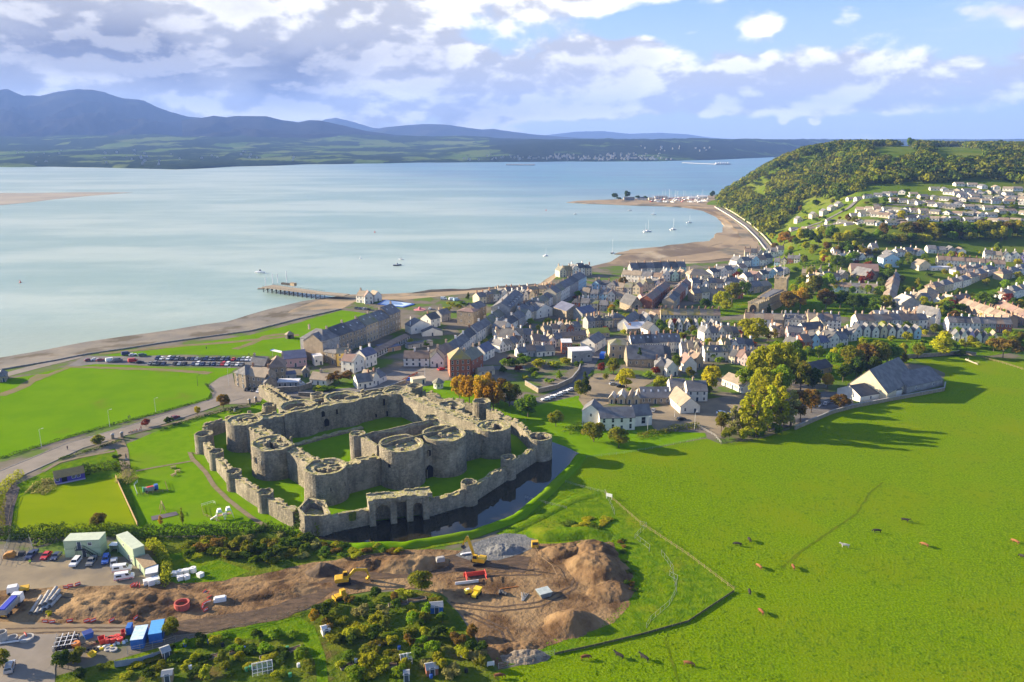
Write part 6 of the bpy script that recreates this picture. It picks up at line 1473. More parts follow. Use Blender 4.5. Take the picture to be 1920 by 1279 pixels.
row('below the tree belt, with grey metal roofs',(1738,476),(1812,479),4,10,4.2,3.0,['grey','tan','grey','white'],['slate','slate','slate','brown'],['gable','gable','front','front'],win=(2,1),jit=.4,gap=.1,chim=False)
hs((1655,502),(1686,502),12,8.0,4.2,'pale blue','slate','large pale blue house with white gable','front',(),(3,2))
hs((1722,510),(1744,508),10,5.6,4.0,'cream','tan','cream gabled house with long tan roof','front',(),(2,1))
hs((1746,509),(1782,507),7,3.2,1.2,'white','white','low white flat-roofed annexe right of the cream gabled house','flat',(),(4,1),False)
hs((1594,528),(1646,530),16,6.0,5.0,'stone','rose','old brown stone school with a steep ridged roof','gable',(),(4,1),False,name='school',cat='school')
hs((1622,534),(1642,532),16,5.5,5.5,'stone','slate','steep slate wing of the old stone school','front',(),(1,1),False,False,name='school_wing',cat='wing')
row('in the white terrace behind the church trees',(1515,545),(1645,552),8,8,5.0,2.8,['stone','white','white','pale blue','white','white','white','tan'],['slate','brown','tan','brown','brown','slate','brown','tan'],win=(2,2),jit=.15)
row('among the gardens right of the church',(1500,522),(1560,516),4,9,4.0,3.0,['tan','cream','white','white'],['tan','brown','tan','slate'],['gable','gable','front','front'],win=(2,1),jit=.9,gap=.3)
row('in the upper cottages below the tree belt',(1560,494),(1640,486),5,9,4.0,3.0,['white','cream','white','white','grey'],['slate','pale','brown','slate','slate'],['front','gable','gable','front','gable'],win=(2,1),jit=.9,gap=.25)
row('in the lane between the school and the blue house',(1560,478),(1650,474),5,9,4.4,3.0,['white','grey','white','cream','white'],['slate','slate','brown','tan','slate'],['gable','front','gable','front','gable'],win=(2,1),jit=.9,gap=.3)
# pier end, beach house
hs((668,567),(686,569),9,5.4,3.4,'white','tan','white beach house, left part with tan roof by the pier','gable',(.1,),(3,2))
hs((684,570),(700,569),8,5.6,3.8,'white','rose','white beach house, gabled middle with red-brown roof','front',(),(2,2))
hs((702,566),(716,564),8,4.6,3.2,'white','tan','white beach house, right gable by the paddling pool','front',(),(1,1))
row('under the wooded belt left of the council terrace',(1662,484),(1735,480),4,9,4.4,3.0,['white','white','cream','white'],['slate','tan','slate','brown'],['front','gable','gable','front'],win=(2,2),jit=.8,gap=.2)
row('in the short row beside the brick terraces',(1884,566),(1930,552),3,9,5.6,3.2,['white','tan','white'],['brown','slate','tan'],'hip',win=(2,2),jit=.5,gap=.08)
row('in the white row behind the grey warehouse',(1700,572),(1745,570),3,8,5.0,3.0,['white','cream','white'],['slate','tan','slate'],['gable','front','gable'],win=(2,2),jit=.6,gap=.08)
row('in the white row left of the stone school',(1516,534),(1590,531),5,8,4.6,3.0,['white','white','cream','white','tan'],['slate','tan','slate','brown','slate'],['gable','front','gable','gable','front'],win=(2,2),jit=.8,gap=.1)
row('in the street above the semi-detached row',(1790,528),(1845,512),3,8,5.0,3.0,['white','white','cream'],['slate','brown','slate'],'hip',win=(2,2),jit=.4,gap=.1)
# garden trees between the houses, placed clear of the walls
HS=[(o.location.x,o.location.y)for o in COL.objects if o.type=='EMPTY' and o.get('category')in ('house','cottage','townhouse','hall','barn','hotel','chapel','warehouse','school','lodge')]
def garden(where,poly,n_,seed,hs_=(3,7.5)):
 rnd=random.Random(seed);xs=[p[0]for p in poly];ys=[p[1]for p in poly];out=[]
 cs=['olive green','bright green','yellow green','green','bright green','yellow green','golden yellow','dark red']
 for _ in range(900):
  if len(out)>=n_:break
  p=(rnd.uniform(min(xs),max(xs)),rnd.uniform(min(ys),max(ys)))
  if not inside(p,poly):continue
  q=GH(*p)
  if any((q[0]-a)**2+(q[1]+0-b)**2<42 for a,b in HS)or any((q[0]-t_.location.x)**2+(q[1]-t_.location.y)**2<12 for t_ in TREES):continue
  h=rnd.uniform(*hs_);out.append((p[0],p[1],h,h*rnd.uniform(.8,1.3),cs[len(out)%7]if rnd.random()<.93 else 'dark red','round' if h>5.5 else 'bush'))
 FAR_BUSH.extend(o[:5]for o in out if o[5]=='bush');clump(where,[o for o in out if o[5]!='bush'])
garden('in the yards behind the main street',[(850,660),(960,600),(1060,570),(1130,640),(1060,680),(930,690)],26,61,(2.5,5.5))
garden('in the yards near the red brick street',[(1060,560),(1150,520),(1300,520),(1300,600),(1160,600)],24,62,(2.5,6))
garden('in the gardens below the ochre terrace',[(1160,612),(1400,612),(1420,660),(1180,650)],30,63,(2.5,6.5))
garden('in the plots left of the church',[(1300,520),(1440,500),(1440,560),(1300,600)],22,64,(2.5,6.5))
garden('in the plots right of the church',[(1470,480),(1640,470),(1680,560),(1480,560)],48,65,(4.5,10))
garden('in the gardens of the right-hand town',[(1660,480),(1920,470),(1920,600),(1680,600)],56,66,(4,9))
garden('in the gardens above the pasture wall',[(1480,640),(1620,620),(1920,625),(1920,660),(1640,668),(1500,690)],40,67,(3.5,8))
garden('around the court building yard',[(1100,690),(1400,660),(1420,740),(1340,745),(1120,755)],16,68,(2.5,6))
# ---- hillside estate
def estate(where,u0,v0,u1,v1,n_,seed,wide=.80):
 rnd=random.Random(seed)
 for i in range(n_):
  f=(i+.5)/n_+rnd.uniform(-.15,.15)/n_
  u,v=lerp(u0,u1,f),lerp(v0,v1,f)+rnd.uniform(-1.0,1.0)
  c=GH(u,v);sp_=(u1-u0)/n_*c[1]/F*wide;L=min(max(10,sp_),18)
  a_=rnd.uniform(-.25,.12)+rnd.choice([0,0,-.6])
  p0=(c[0]-L/2*math.cos(a_),c[1]-L/2*math.sin(a_));p1=(c[0]+L/2*math.cos(a_),c[1]+L/2*math.sin(a_))
  kd=rnd.choice(['gable','gable','front']);wl=rnd.choice(['white','white','cream','white'])
  if kd=='front':
   m_=7.5/L/2;p0,p1=l2(p0,p1,.5-m_),l2(p0,p1,.5+m_)
  house(p0,p1,8 if kd=='gable' else 12,2.9,2.0,wl,rnd.choice(['tan','brown','slate','tan','slate','mossy']),'%s walled bungalow, %s, %s'%(wl,ordl(i,n_),where),kd,(),(3,1)if kd=='gable' else (2,1),False,False,0,'bungalows of the hillside estate','bungalow','bungalow',z=min(c[2],ground_z(*p0),ground_z(*p1))+.6,wsz=(1.6,1.2))
estate('in the top row of the hillside estate',1792,349,1920,360,6,1)
estate('in the second row of the hillside estate',1740,357,1925,370,9,2)
estate('in the third row of the hillside estate',1768,365,1925,378,7,3)
estate('in the fourth row of the hillside estate',1706,369,1780,379,4,4)
estate('in the fifth row of the hillside estate',1792,378,1925,386,6,5)
estate('in the sixth row of the hillside estate',1668,378,1790,391,7,6)
estate('in the seventh row of the hillside estate',1790,390,1880,396,5,7)
estate('in the eighth row of the hillside estate',1604,394,1740,401,8,8)
estate('in the ninth row of the hillside estate',1740,403,1870,408,6,9)
estate('in the tenth row of the hillside estate',1595,406,1700,411,6,10)
estate('in the eleventh row of the hillside estate',1700,414,1910,420,10,11)
estate('in the twelfth row of the hillside estate',1550,416,1640,425,5,12)
estate('in the bottom row of the hillside estate',1640,424,1780,430,6,13)
estate('in the left foot row of the hillside estate',1485,432,1560,428,5,14)
estate('among the upper left villas of the hillside estate',1588,377,1700,364,7,15)
estate('in the short right-edge row, high in the estate',1800,371,1925,380,6,21)
estate('in the short row left of the estate middle',1700,383,1790,394,5,22)
estate('in the short right-edge row, low in the estate',1868,400,1928,404,3,23)
estate('in the short left middle row of the estate',1604,401,1700,405,5,24)
estate('in the short bottom right row of the estate',1800,425,1925,430,6,25)
for i,(u,v)in enumerate(((1500,417),(1528,409),(1548,403),(1563,396),(1576,389))):
 c=GH(u,v);house((c[0]-3.8,c[1]),(c[0]+3.8,c[1]),12,3.6,3.0,'cream','slate','cream gabled bungalow, %s of the diagonal five below the wood'%ordl(i,5),'front',(),(2,1),False,False,0,'gabled bungalows in a diagonal line','bungalow','bungalow',z=c[2]+.3)
c=GH(1597,355);house((c[0]-4,c[1]),(c[0]+4,c[1]),8,5,3,'white','slate','lone white house against the wood above the estate','front',(),(2,2),False,False)
c=GH(1628,271);house((c[0]-9,c[1]),(c[0]+9,c[1]),10,6,3,'white','slate','white house on the far hilltop','gable',(),(3,2),False,False,z=c[2])
def far_bushes():
 V,Q,mi,k=[],[],[],0;cs=list(LM);base=[crown_mesh('bush',i)for i in range(4)];raw=[]
 for me in base:
  a=np.zeros(len(me.vertices)*3,dtype=np.float32);me.vertices.foreach_get('co',a);raw.append(a.reshape(-1,4,3)[::2])
 for i,(u,v,h,wd,c)in enumerate(FAR_BUSH):
  p=GH(u,v);q=raw[i%4]*np.array([wd/1.15,wd/1.15,h])+np.array(p);n_=len(q)
  V.append(q.reshape(-1,3));mi+=[cs.index(c)]*n_
 V=np.concatenate(V);me=fast_mesh('garden_bushes',V,np.arange(len(V)).reshape(-1,4),[LM[c]for c in cs]);me.polygons.foreach_set('material_index',mi)
 tag(link('garden_bushes',me),'small bushes filling the far gardens of the town and hillside estate','bushes',None,'stuff')
far_bushes()
# ================================================================ OBJECTS
def PM(name,c,rough=.45,metal=0.0,spec=.5):return M('paint_'+name,c,rough=rough,metal=metal,spec=spec)
PAINT={'white':PM('white',(.72,.72,.72)),'silver':PM('silver',(.42,.43,.45),.3,.4),'grey':PM('grey',(.16,.17,.18)),'black':PM('black',(.015,.016,.018)),'dark blue':PM('navy',(.02,.035,.10)),'blue':PM('blue',(.03,.10,.42)),'red':PM('red',(.45,.02,.025)),'dark red':PM('maroon',(.20,.03,.04)),'green':PM('green',(.05,.14,.08)),'dark grey':PM('dgrey',(.05,.055,.06)),'light blue':PM('lblue',(.25,.40,.55))}
m_glass=M('car_glass',(.015,.018,.022),rough=.08,spec=.6)
m_tyre=M('tyre',(.02,.02,.02),rough=.9)
m_lamp=M('lamp_lens',(.65,.63,.58),rough=.2);m_tail=M('tail_lens',(.4,.02,.02),rough=.3)
m_steel=M('galvanised_steel',(.36,.365,.36),(.27,.275,.27),3,.5,metal=.3)
m_dsteel=M('dark_steel',(.05,.052,.055),rough=.6)
m_yellow=M('machine_yellow',(.62,.38,.02),(.52,.31,.02),1.5,.5)
m_wood=M('fence_wood',(.34,.25,.15),(.26,.18,.10),2,.9)
m_conc=M('concrete',(.42,.40,.37),(.33,.32,.30),1.2,.9)
m_plast={c:PM('plastic_'+c,v,.5)for c,v in (('red',(.60,.05,.03)),('white',(.75,.74,.72)),('orange',(.62,.20,.03)),('blue',(.03,.10,.40)),('yellow',(.72,.52,.02)),('green',(.05,.25,.10)))}
CAR={}
def car_meshes(kind):
 if kind in CAR:return CAR[kind]
 out={}
 if kind=='car':lo=[(-2.1,.28),(2.1,.28),(2.16,.55),(2.05,.80),(1.0,.93),(-1.75,.97),(-2.1,.85),(-2.15,.5)];top=[(.95,.90),(.35,1.40),(-1.15,1.44),(-1.85,.94)];wb,hw,rl=1.3,.86,(.28,-1.1,1.44)
 elif kind=='suv':lo=[(-2.3,.35),(2.25,.35),(2.3,.7),(2.2,1.0),(1.15,1.12),(-2.3,1.12),(-2.36,.6)];top=[(1.1,1.08),(.55,1.72),(-2.05,1.75),(-2.3,1.08)];wb,hw,rl=1.4,.93,(.5,-2.0,1.75)
 elif kind=='pickup':lo=[(-2.6,.4),(2.5,.4),(2.55,.75),(2.45,1.02),(1.3,1.12),(-2.6,1.12),(-2.64,.6)];top=[(1.25,1.08),(.75,1.72),(-.55,1.74),(-.8,1.08)];wb,hw,rl=1.6,.92,(.7,-.5,1.74)
 else:lo=[(-2.6,.35),(2.5,.35),(2.55,.8),(2.35,1.15),(1.75,1.30),(-2.6,1.30),(-2.64,.5)];top=[(1.75,1.28),(1.05,2.15),(-2.45,2.25),(-2.6,1.28)];wb,hw,rl=1.65,.98,(1.0,-2.4,2.25)
 b=MB().side(lo,-hw,hw)
 n_=len(top);ti=.80
 b.add([(x,-hw*.97*(1 if i in (0,n_-1)else ti),z)for i,(x,z)in enumerate(top)]+[(x,hw*.97*(1 if i in (0,n_-1)else ti),z)for i,(x,z)in enumerate(top)],[(0,1,n_+1,n_),(1,2,n_+2,n_+1),(2,3,n_+3,n_+2),(3,2,1,0),(n_,n_+1,n_+2,n_+3),(0,n_,n_+3,3)])
 if kind=='pickup':b.box(-2.5,-.78,1.121,-.85,.78,1.125)
 out['body']=b.mesh('body',[PAINT['white']])
 g=MB();e=.012
 def quad(pts):g.add(pts,[(0,1,2,3)])
 def P(i,s,f,z_):return None
 (x0,z0),(x1,z1),(x2,z2),(x3,z3)=top
 y0,y1=hw*.97,hw*.97*ti
 def lerp3(a,b,t):return tuple(a[k]+(b[k]-a[k])*t for k in range(3))
 A,B=(x0,-y0,z0),(x1,-y1,z1);C,D=(x1,y1,z1),(x0,y0,z0)
 def inset(A,B,C,D,dn):
  q=[lerp3(lerp3(A,B,a),lerp3(D,C,a),b)for a,b in ((.12,.06),(.9,.06),(.9,.94),(.12,.94))]
  quad([tuple(p[k]+dn[k]*e for k in range(3))for p in q])
 inset(A,B,C,D,(1,0,1))
 if kind!='van':inset((x3,y0,z3),(x2,y1,z2),(x2,-y1,z2),(x3,-y0,z3),(-1,0,1))
 for s in (-1,1):
  xe=x3 if kind!='van' else .2;xt=x2 if kind!='van' else .2
  a,b2,c,d2=(x0-.15,s*y0,z0),(x1-.05,s*y1,z1),(xt+.1,s*y1,z2),(xe+.3,s*y0,z3)
  q=[lerp3(a,b2,.15),lerp3(a,b2,.88),lerp3(d2,c,.88),lerp3(d2,c,.15)]
  q=[(p[0],p[1]+s*e*1.5,p[2])for p in q];quad(q if s<0 else q[::-1])
 out['window']=g.mesh('window',m_glass)
 out['wheel']=MB().tube((0,-.11,0),(0,.11,0),.33,.33,12,0).tube((0,-.12,0),(0,.12,0),.19,.19,8,1).mesh('wheel',[m_tyre,m_steel])
 out['headlight']=MB().box(-.03,-.2,-.07,.03,.2,.07).mesh('headlight',m_lamp)
 out['dims']=(wb,hw,lo)
 CAR[kind]=out
 return out
def car(loc,ang,col_,label,kind='car',group=None,detail=True,cat=None):
 ms=car_meshes(kind);wb,hw,lo=ms['dims']
 nm={'car':'parked_car','suv':'parked_car','pickup':'pickup_truck','van':'parked_van'}[kind]
 r=empty(nm,loc,ang,label,cat or {'car':'car','suv':'car','pickup':'pickup','van':'van'}[kind],group)
 link('body',ms['body'],r,mat=PAINT[col_]);link('window',ms['window'],r)
 for x in (-wb,wb):
  for s in (-1,1):link('wheel',ms['wheel'],r,(x,s*(hw-.06),.33))
 if detail:
  for s in (-1,1):link('headlight',ms['headlight'],r,(lo[1][0]+.03,s*(hw-.28),.68))
 return r
def ga(a,b):
 """angle on the ground of the pixel direction a -> b"""
 A,B=G(*a),G(*b);return math.atan2(B[1]-A[1],B[0]-A[0])
def gz(u,v,z=0.0):p=G(u,v);return (p[0],p[1],z)
a1=ga((70,1030),(50,1050))
car(gz(60,1044,.05),a1,'dark blue','dark blue pickup with pale roof at the left end of the site car row','pickup')
car(gz(87,1045,.05),a1,'red','red car in the site yard between two dark cars')
car(gz(106,1046,.05),a1,'dark blue','dark blue car beside the green stacked cabin')
car(gz(142,1058,.05),a1,'white','large white estate car in the middle of the site yard','suv')
car(gz(172,1056,.05),a1+.1,'grey','grey pickup in front of the cabin stairs','pickup')
car(gz(199,1053,.05),a1+.25,'blue','bright blue car beside the grey pickup in the yard','suv')
car(gz(214,1060,.05),a1+.35,'silver','silver pickup with dark load bed in the yard','pickup')
v1=car(gz(230,1071,.05),ga((215,1074),(246,1070)),'white','white van behind the red-striped van','van')
v2=car(gz(234,1086,.05),ga((215,1089),(252,1083)),'white','white van with red stripe nearest the spoil in the yard','van')
for vv in (v1,v2):
 MB().box(-2.62,-1.0,.52,2.2,-.985,.72).build('stripe',m_plast['red'],vv);MB().box(-2.0,-1.0,1.35,-.6,-.985,1.85).build('window',m_glass,vv)
car(gz(19,1256,.14),ga((15,1270),(24,1238)),'silver','silver car by the olive tree at the bottom left','suv')
car(gz(328,785,.1),ga((318,787),(338,780)),'dark red','red car driving on the road past the park gate')
car(gz(827,694,.08),ga((820,696),(836,692)),'red','red car crossing the square below the white cottages')
car(gz(768,713,.08),ga((764,718),(772,709)),'blue','blue and white car behind the castle far corner tower')
for i,(u,v,c)in enumerate(((463,732,'black'),(474,733,'dark grey'),(485,735,'white'))):car(gz(u,v,.02),ga((u,v),(u-5,v+5)),c,'%s car, %s of three before the stone corner house'%(c,ordl(i,3)),group='cars before the corner house')
car(gz(561,722,.02),.6,'white','white van at the end of the garage range','van')
for i,(u,v,c)in enumerate(((1402,769,'white'),(1416,767,'red'),(1427,765,'silver'),(1440,763,'white'))):car(gz(u,v,.09),ga((u-6,v-8),(u+6,v+4)),c,'%s car, %s of four right of the white cottage'%(c,ordl(i,4)),group='cars right of the white cottage')
for i,(u,v)in enumerate(((1023,751),(1033,747),(1046,743),(1057,738),(1070,733))):car(gz(u,v,.09),ga((u+9,v-1),(u-9,v+1.0)),'white','white car, %s of five on the lane above the lawn'%ordl(i,5),'car',group='white cars on the lane')
car(gz(1150,722,.09),.2,'silver','silver car under the golden tree in the car park');car(gz(1163,726,.09),.2,'black','black car under the golden tree in the car park')
car(gz(1225,772,.09),1.2,'silver','silver car at the right end of the white court building')
car(gz(1277,788,.09),.3,'black','black car by the hedge of the court building car park')
for i,(u,v,c)in enumerate(((1356,784,'grey'),(1372,778,'silver'),(1352,776,'white'))):car(gz(u,v,.09),.3,c,'%s car beside the poplar stand in the yard'%c)
for i,u in enumerate((1535,1548,1560)):car(gz(u,762-i*3,.09),1.0,['white','silver','grey'][i],'%s car between the brown bushes left of the leisure barn'%['white','silver','grey'][i])
rnd=random.Random(12);cc_=['dark blue','silver','black','grey','dark grey','white','black','dark blue','grey']
for rowi,(v,lst)in enumerate(((674,[296,304,317,325,333,342,354,362,370,379,387,395,402,410,418,427,438,448,456,464,472]),(684,[282,291,298,307,328,337,346,363,372,381,391,401,411,419,427,437,446,454]))):
 for i,u in enumerate(lst):
  c='red' if (rowi,u)in ((0,438),(1,419))else ('white' if u>444 and rnd.random()<.5 else rnd.choice(cc_))
  car(gz(u,v+(i*.12 if rowi==0 else i*.12-.5),.09),ga((u,v),(u-7,v+5))+rnd.uniform(-.06,.06),c,'%s car, %s, %s row of the seaside car park'%(c,ordl(i,len(lst)),['seaward','landward'][rowi]),rnd.choice(['car','car','suv']),'cars in the seaside car park')
for u,v,c,k_,l in ((166,677,'dark red','car','dark red car at the left end of the seaside car park'),(178,676,'white','car','white car between two red cars at the car park end'),(188,677,'dark red','car','red car right of the white car at the car park end'),(208,678,'white','van','white camper van parked by the green'),(221,678,'grey','van','grey camper van parked by the green'),(237,666,'dark blue','van','dark blue van on the seaward side of the green car park'),(249,667,'white','car','white car beside the dark blue van'),(267,668,'green','suv','green car right of the dark blue van'),(250,679,'red','van','red van in the seaside car park'),(262,681,'black','car','black car right of the red van')):
 car(gz(u,v,.09),ga((u-7,v+1),(u+7,v-1)),c,l,k_)
for i in range(6):car(gz(669+i*4.6,579+i*.5,.04),1.0+.1*i,['black','dark grey','dark blue','silver','grey','black'][i],'%s car, %s of six parked by the beach house'%(['black','dark grey','dark blue','silver','grey','black'][i],ordl(i,6)),group='cars by the beach house')
for i,(u,v,c)in enumerate(((832,562,'white'),(848,563,'white'),(856,564,'light blue'),(870,570,'dark blue'),(880,571,'black'),(806,580,'white'))):car(gz(u,v,.04),.3*i,c,'%s %s by the beach, %s of six right of the paddling pool'%(c,'van' if i<3 else 'car',ordl(i,6)),'van' if i<3 else 'car','vehicles on the beach front')
for i in range(7):car(gz(1246+i*2.4,571-i*4.0,.05),ga((1246,571),(1260,547)),cc_[i],'%s car, %s in the line along the red brick street'%(cc_[i],ordl(i,7)),group='cars along the red brick street')
# ---- site cabins, containers
def box_thing(name,pA,pB,depth,h,mats,label,cat,z=0.0,ribs=0,door=None,win=(),roof=None,zt=None,group=None,skid=True):
 """long box cabin, its front lower edge from pixel pA to pB"""
 a,b=G(*pA),G(*pB);L=math.hypot(b[0]-a[0],b[1]-a[1]);ang=math.atan2(b[1]-a[1],b[0]-a[0])
 r=empty(name,((a[0]+b[0])/2,(a[1]+b[1])/2,z),ang,label,cat,group)
 mb=MB().box(-L/2,0,.06,L/2,depth,h)
 if ribs:
  for i in range(ribs):
   x=-L/2+L*(i+.5)/ribs;mb.box(x-.05,-.035,.12,x+.05,-.001,h-.1);mb.box(x-.05,depth+.001,.12,x+.05,depth+.035,h-.1)
 mb.build('body',mats,r)
 MB().box(-L/2-.04,-.05,h,L/2+.04,depth+.05,h+.12).build('roof',roof or mats,r)
 for x,zz,w_,h_ in win:link('window',win_mesh(w_,h_),r,(x*L/2,-.04,zz))
 if door is not None:link('door',DOORM,r,(door*L/2,-.042,.05))
 return r
m_cab=M('cabin_green',(.42,.52,.34),(.37,.46,.30),.5,.6);m_cabr=M('cabin_roof',(.50,.56,.42),(.44,.50,.38),.8,.7)
c1=box_thing('site_cabin',(123,1046),(190,1043),4.8,2.6,m_cab,'lower of the two stacked pale green site cabins with the staircase','cabin',0,12,.08,())
c2=box_thing('site_cabin',(123,1046),(190,1043),4.8,2.6,m_cab,'upper of the two stacked pale green site cabins with one window','cabin',2.75,12,-.15,((.45,1.0,1.2,1.0),),m_cabr)
st=empty('staircase',(c1 .location.x,c1 .location.y,0),c1 .rotation_euler.z,'black steel outside staircase on the green stacked cabins','staircase')
mb=MB()
for k_ in range(10):mb.box(.6+k_*.36,-1.1,2.6-k_*.27,.6+k_*.36+.3,-.15,2.66-k_*.27)
mb.build('tread',m_dsteel,st)
MB().box(-1.6,-1.1,2.66,.6,-.1,2.76).build('landing',m_dsteel,st)
for y in (-1.12,-.16):MB().tube((-1.6,y,3.7),(.6,y,3.7),.05).tube((.6,y,3.7),(4.2,y,1.0),.05).tube((.6,y,2.65),(4.2,y,-.05),.07).tube((-1.6,y,0),(-1.6,y,3.7),.05).tube((.6,y,0),(.6,y,3.7),.05).tube((4.2,y,0),(4.2,y,1.0),.05).build('handrail',m_dsteel,st)
pa,pb=(222,1034),(253,1062)
box_thing('site_cabin',pa,pb,3.2,2.6,m_cab,'lower of the two stacked green cabins set slantwise','cabin',0,10,.4,((.7,1.0,.8,.8),))
box_thing('site_cabin',pa,pb,3.2,2.6,m_cab,'upper of the two stacked green cabins set slantwise','cabin',2.75,10,None,((-.2,1.0,.8,.8),),m_cabr)
box_thing('site_cabin',(256,1062),(272,1082),3.4,2.7,m_cab,'single green cabin with tan roof beyond the stacked slanting cabins','cabin',0,6,0,(),m_wood)
box_thing('site_cabin',(274,1092),(297,1088),4.2,2.5,m_conc,'grey white-roofed cabin at the end of the cabin line','cabin',0,0,None,((.5,1.2,.7,.7),),PAINT['white'])
box_thing('trailer',(279,1102),(301,1096),2.2,1.5,PAINT['white'],'low white trailer box at the end of the cabin line','trailer',.25)
box_thing('generator',(270,1100),(278,1098),1.4,1.3,m_plast['white'],'small white box beside the low white trailer','box',.1)
sh_=empty('smoking_shelter',gz(213,1036),0,'small open white shelter between the green cabins','shelter')
MB().box(-1.3,0,2.2,1.3,2.2,2.32).build('roof',PAINT['white'],sh_);MB().box(-1.25,2.05,0,1.25,2.15,2.2).box(-1.25,.1,0,-1.15,2.05,2.2).box(1.15,.1,0,1.25,2.05,2.2).build('wall',m_cab,sh_)
m_cb=M('container_blue',(.03,.15,.48),(.025,.12,.40),1,.5);m_cbl=M('container_lid',(.10,.34,.68),(.08,.30,.62),1.5,.5);m_cbw=M('container_faded',(.55,.66,.74),(.38,.55,.70),1.2,.6)
box_thing('shipping_container',(246,1219),(270,1216),6.0,2.6,m_cb,'blue shipping container with faded white roof','container',0,8,None,(),m_cbw)
box_thing('shipping_container',(280,1208),(305,1204),6.0,2.6,m_cb,'blue shipping container with bright blue roof','container',0,8,None,(),m_cbl)
box_thing('storage_box',(237,1192),(246,1191),2.4,2.0,m_cb,'small dark blue box left of the faded container','box',0,3,None,(),m_cb)
# ---- skips, drums, stores by the track
def skip(pA,pB,wd,h,mat,label,name='skip',cat='skip',lid=None):
 a,b=G(*pA),G(*pB);L=math.hypot(b[0]-a[0],b[1]-a[1]);r=empty(name,((a[0]+b[0])/2,(a[1]+b[1])/2,0),math.atan2(b[1]-a[1],b[0]-a[0]),label,cat)
 x0,x1=L/2*.72,L/2
 out=[(-x0,0,.05),(x0,0,.05),(x0,wd,.05),(-x0,wd,.05)];top=[(-x1,-.1,h),(x1,-.1,h),(x1,wd+.1,h),(-x1,wd+.1,h)]
 it=[(-x1+.1,.0,h),(x1-.1,.0,h),(x1-.1,wd,h),(-x1+.1,wd,h)];ib=[(-x0+.1,.1,.25),(x0-.1,.1,.25),(x0-.1,wd-.1,.25),(-x0+.1,wd-.1,.25)]
 v=out+top+it+ib;f=[(3,2,1,0)]
 for k_ in range(4):
  n_=(k_+1)%4;f+=[(k_,n_,4+n_,4+k_),(4+k_,4+n_,8+n_,8+k_),(8+k_,8+n_,12+n_,12+k_)]
 f.append((12,13,14,15));MB().add(v,f).build('body',mat,r)
 MB().tube((-x1+.2,-.16,h*.6),(-x1+.2,wd+.16,h*.6),.06).build('lifting_bar',m_dsteel,r)
 if lid:MB().box(-x1,-.1,h+.01,x1,wd+.1,h+.12).build('lid',lid,r)
 return r
skip((159,1202),(177,1195),1.9,1.5,m_cb,'dark blue closed skip by the haul road',lid=PM('navy_lid',(.02,.04,.20)))
skip((170,1235),(182,1228),1.4,.9,m_plast['yellow'],'yellow skip on the grass edge below the stores')
skip((104,1243),(137,1239),2.2,1.7,m_conc,'long grey skip below the rack of black pipes')
skip((186,1210),(199,1206),1.9,1.3,m_plast['red'],'red open skip beside the red drums')
skip((228,1198),(236,1196),1.6,1.6,m_plast['red'],'red and blue skip left of the small dark blue box')
def drum(loc,r_,h,mat,label,name='drum',cat='drum',hollow=False,group=None,lying=None):
 o=empty(name,loc,0,label,cat,group)
 if hollow:MB().lathe([(r_,0),(r_,h),(r_*.82,h),(r_*.8,h*.12)],n=18).build('body',mat,o)
 else:
  MB().lathe([(r_*.96,0),(r_,.05),(r_,h*.95),(r_*.93,h)],n=16).build('body',mat,o)
  MB().lathe([(r_*.2,h),(r_*.2,h+.06),(r_*.1,h+.06)],n=8).build('cap',m_dsteel,o)
 return o
for i,(u,v)in enumerate(((203,1205),(209,1202),(214,1204),(220,1199),(226,1204))):drum(gz(u,v),.75,1.2,m_plast['red'],'red drum, %s of five among the stores'%ordl(i,5),group='red drums')
drum(gz(143,1214),1.0,1.4,m_plast['orange'],'round orange tank beside the black pipe rack','tank','tank')
drum(gz(342,1141),1.95,1.9,M('tank_red',(.50,.10,.07),(.40,.09,.07),1.5,.7),'round open red tank in the spoil','tank','tank',True)
drum(gz(5,1203,.14),1.2,2.6,m_conc,'tall concrete chamber ring at the left edge','chamber_ring','concrete ring',True)
drum(gz(23,1199,.14),1.3,.6,m_conc,'low concrete ring beside the tall chamber ring','chamber_ring','concrete ring',True)
drum(gz(50,1199,.14),1.7,.55,m_conc,'flat concrete ring with a red barrier on top','chamber_ring','concrete ring',True)
for i,(u,v)in enumerate(((168,1221),(176,1219),(203,1218),(213,1219))):
 o=empty('tyre',gz(u,v),0,'large tyre lying flat, %s of four among the stores'%ordl(i,4),'tyre','tyres among the stores');MB().lathe([(.85,.0),(.95,.15),(.85,.35),(.5,.35),(.45,.15)],n=18).build('tread',m_tyre if i<2 else m_conc,o)
o=empty('timber_stack',gz(163,1211),ga((158,1213),(172,1208)),'stack of pale timber planks by the orange tank','timber')
for k_ in range(5):MB().box(-1.9,-.7+k_*.3,.05+(k_%2)*.18,1.9,-.45+k_*.3,.22+(k_%2)*.18).build('plank',m_wood,o)
rk=empty('pipe_rack',gz(121,1222),ga((106,1224),(136,1219)),'rack of long black pipes under white cross bars','pipe rack')
for k_ in range(9):MB().tube((-2.3+k_*.55,0,.55+.3*(k_%2)),(-2.3+k_*.55,6.0,.55+.3*(k_%2)),.26,.26,8).build('black_pipe',m_tyre,rk)
for y in (.6,2.4,4.2):MB().box(-2.7,y,.0,-2.6,y+.14,1.5).box(2.4,y,0,2.5,y+.14,1.5).box(-2.7,y,1.4,2.5,y+.14,1.5).build('cross_bar',PAINT['white'],rk)
for x in (-1.3,0,1.3):MB().box(x-.07,.2,1.505,x+.07,5.8,1.6).build('long_bar',PAINT['white'],rk)
tag(MB().box(-4,-.12,.15,4,.12,.5).build('steel_beam',PAINT['white'],None,gz(18,1207,.14),ga((0,1209),(38,1204))),'long white beam lying beside the concrete rings','beam')
rnd=random.Random(4)
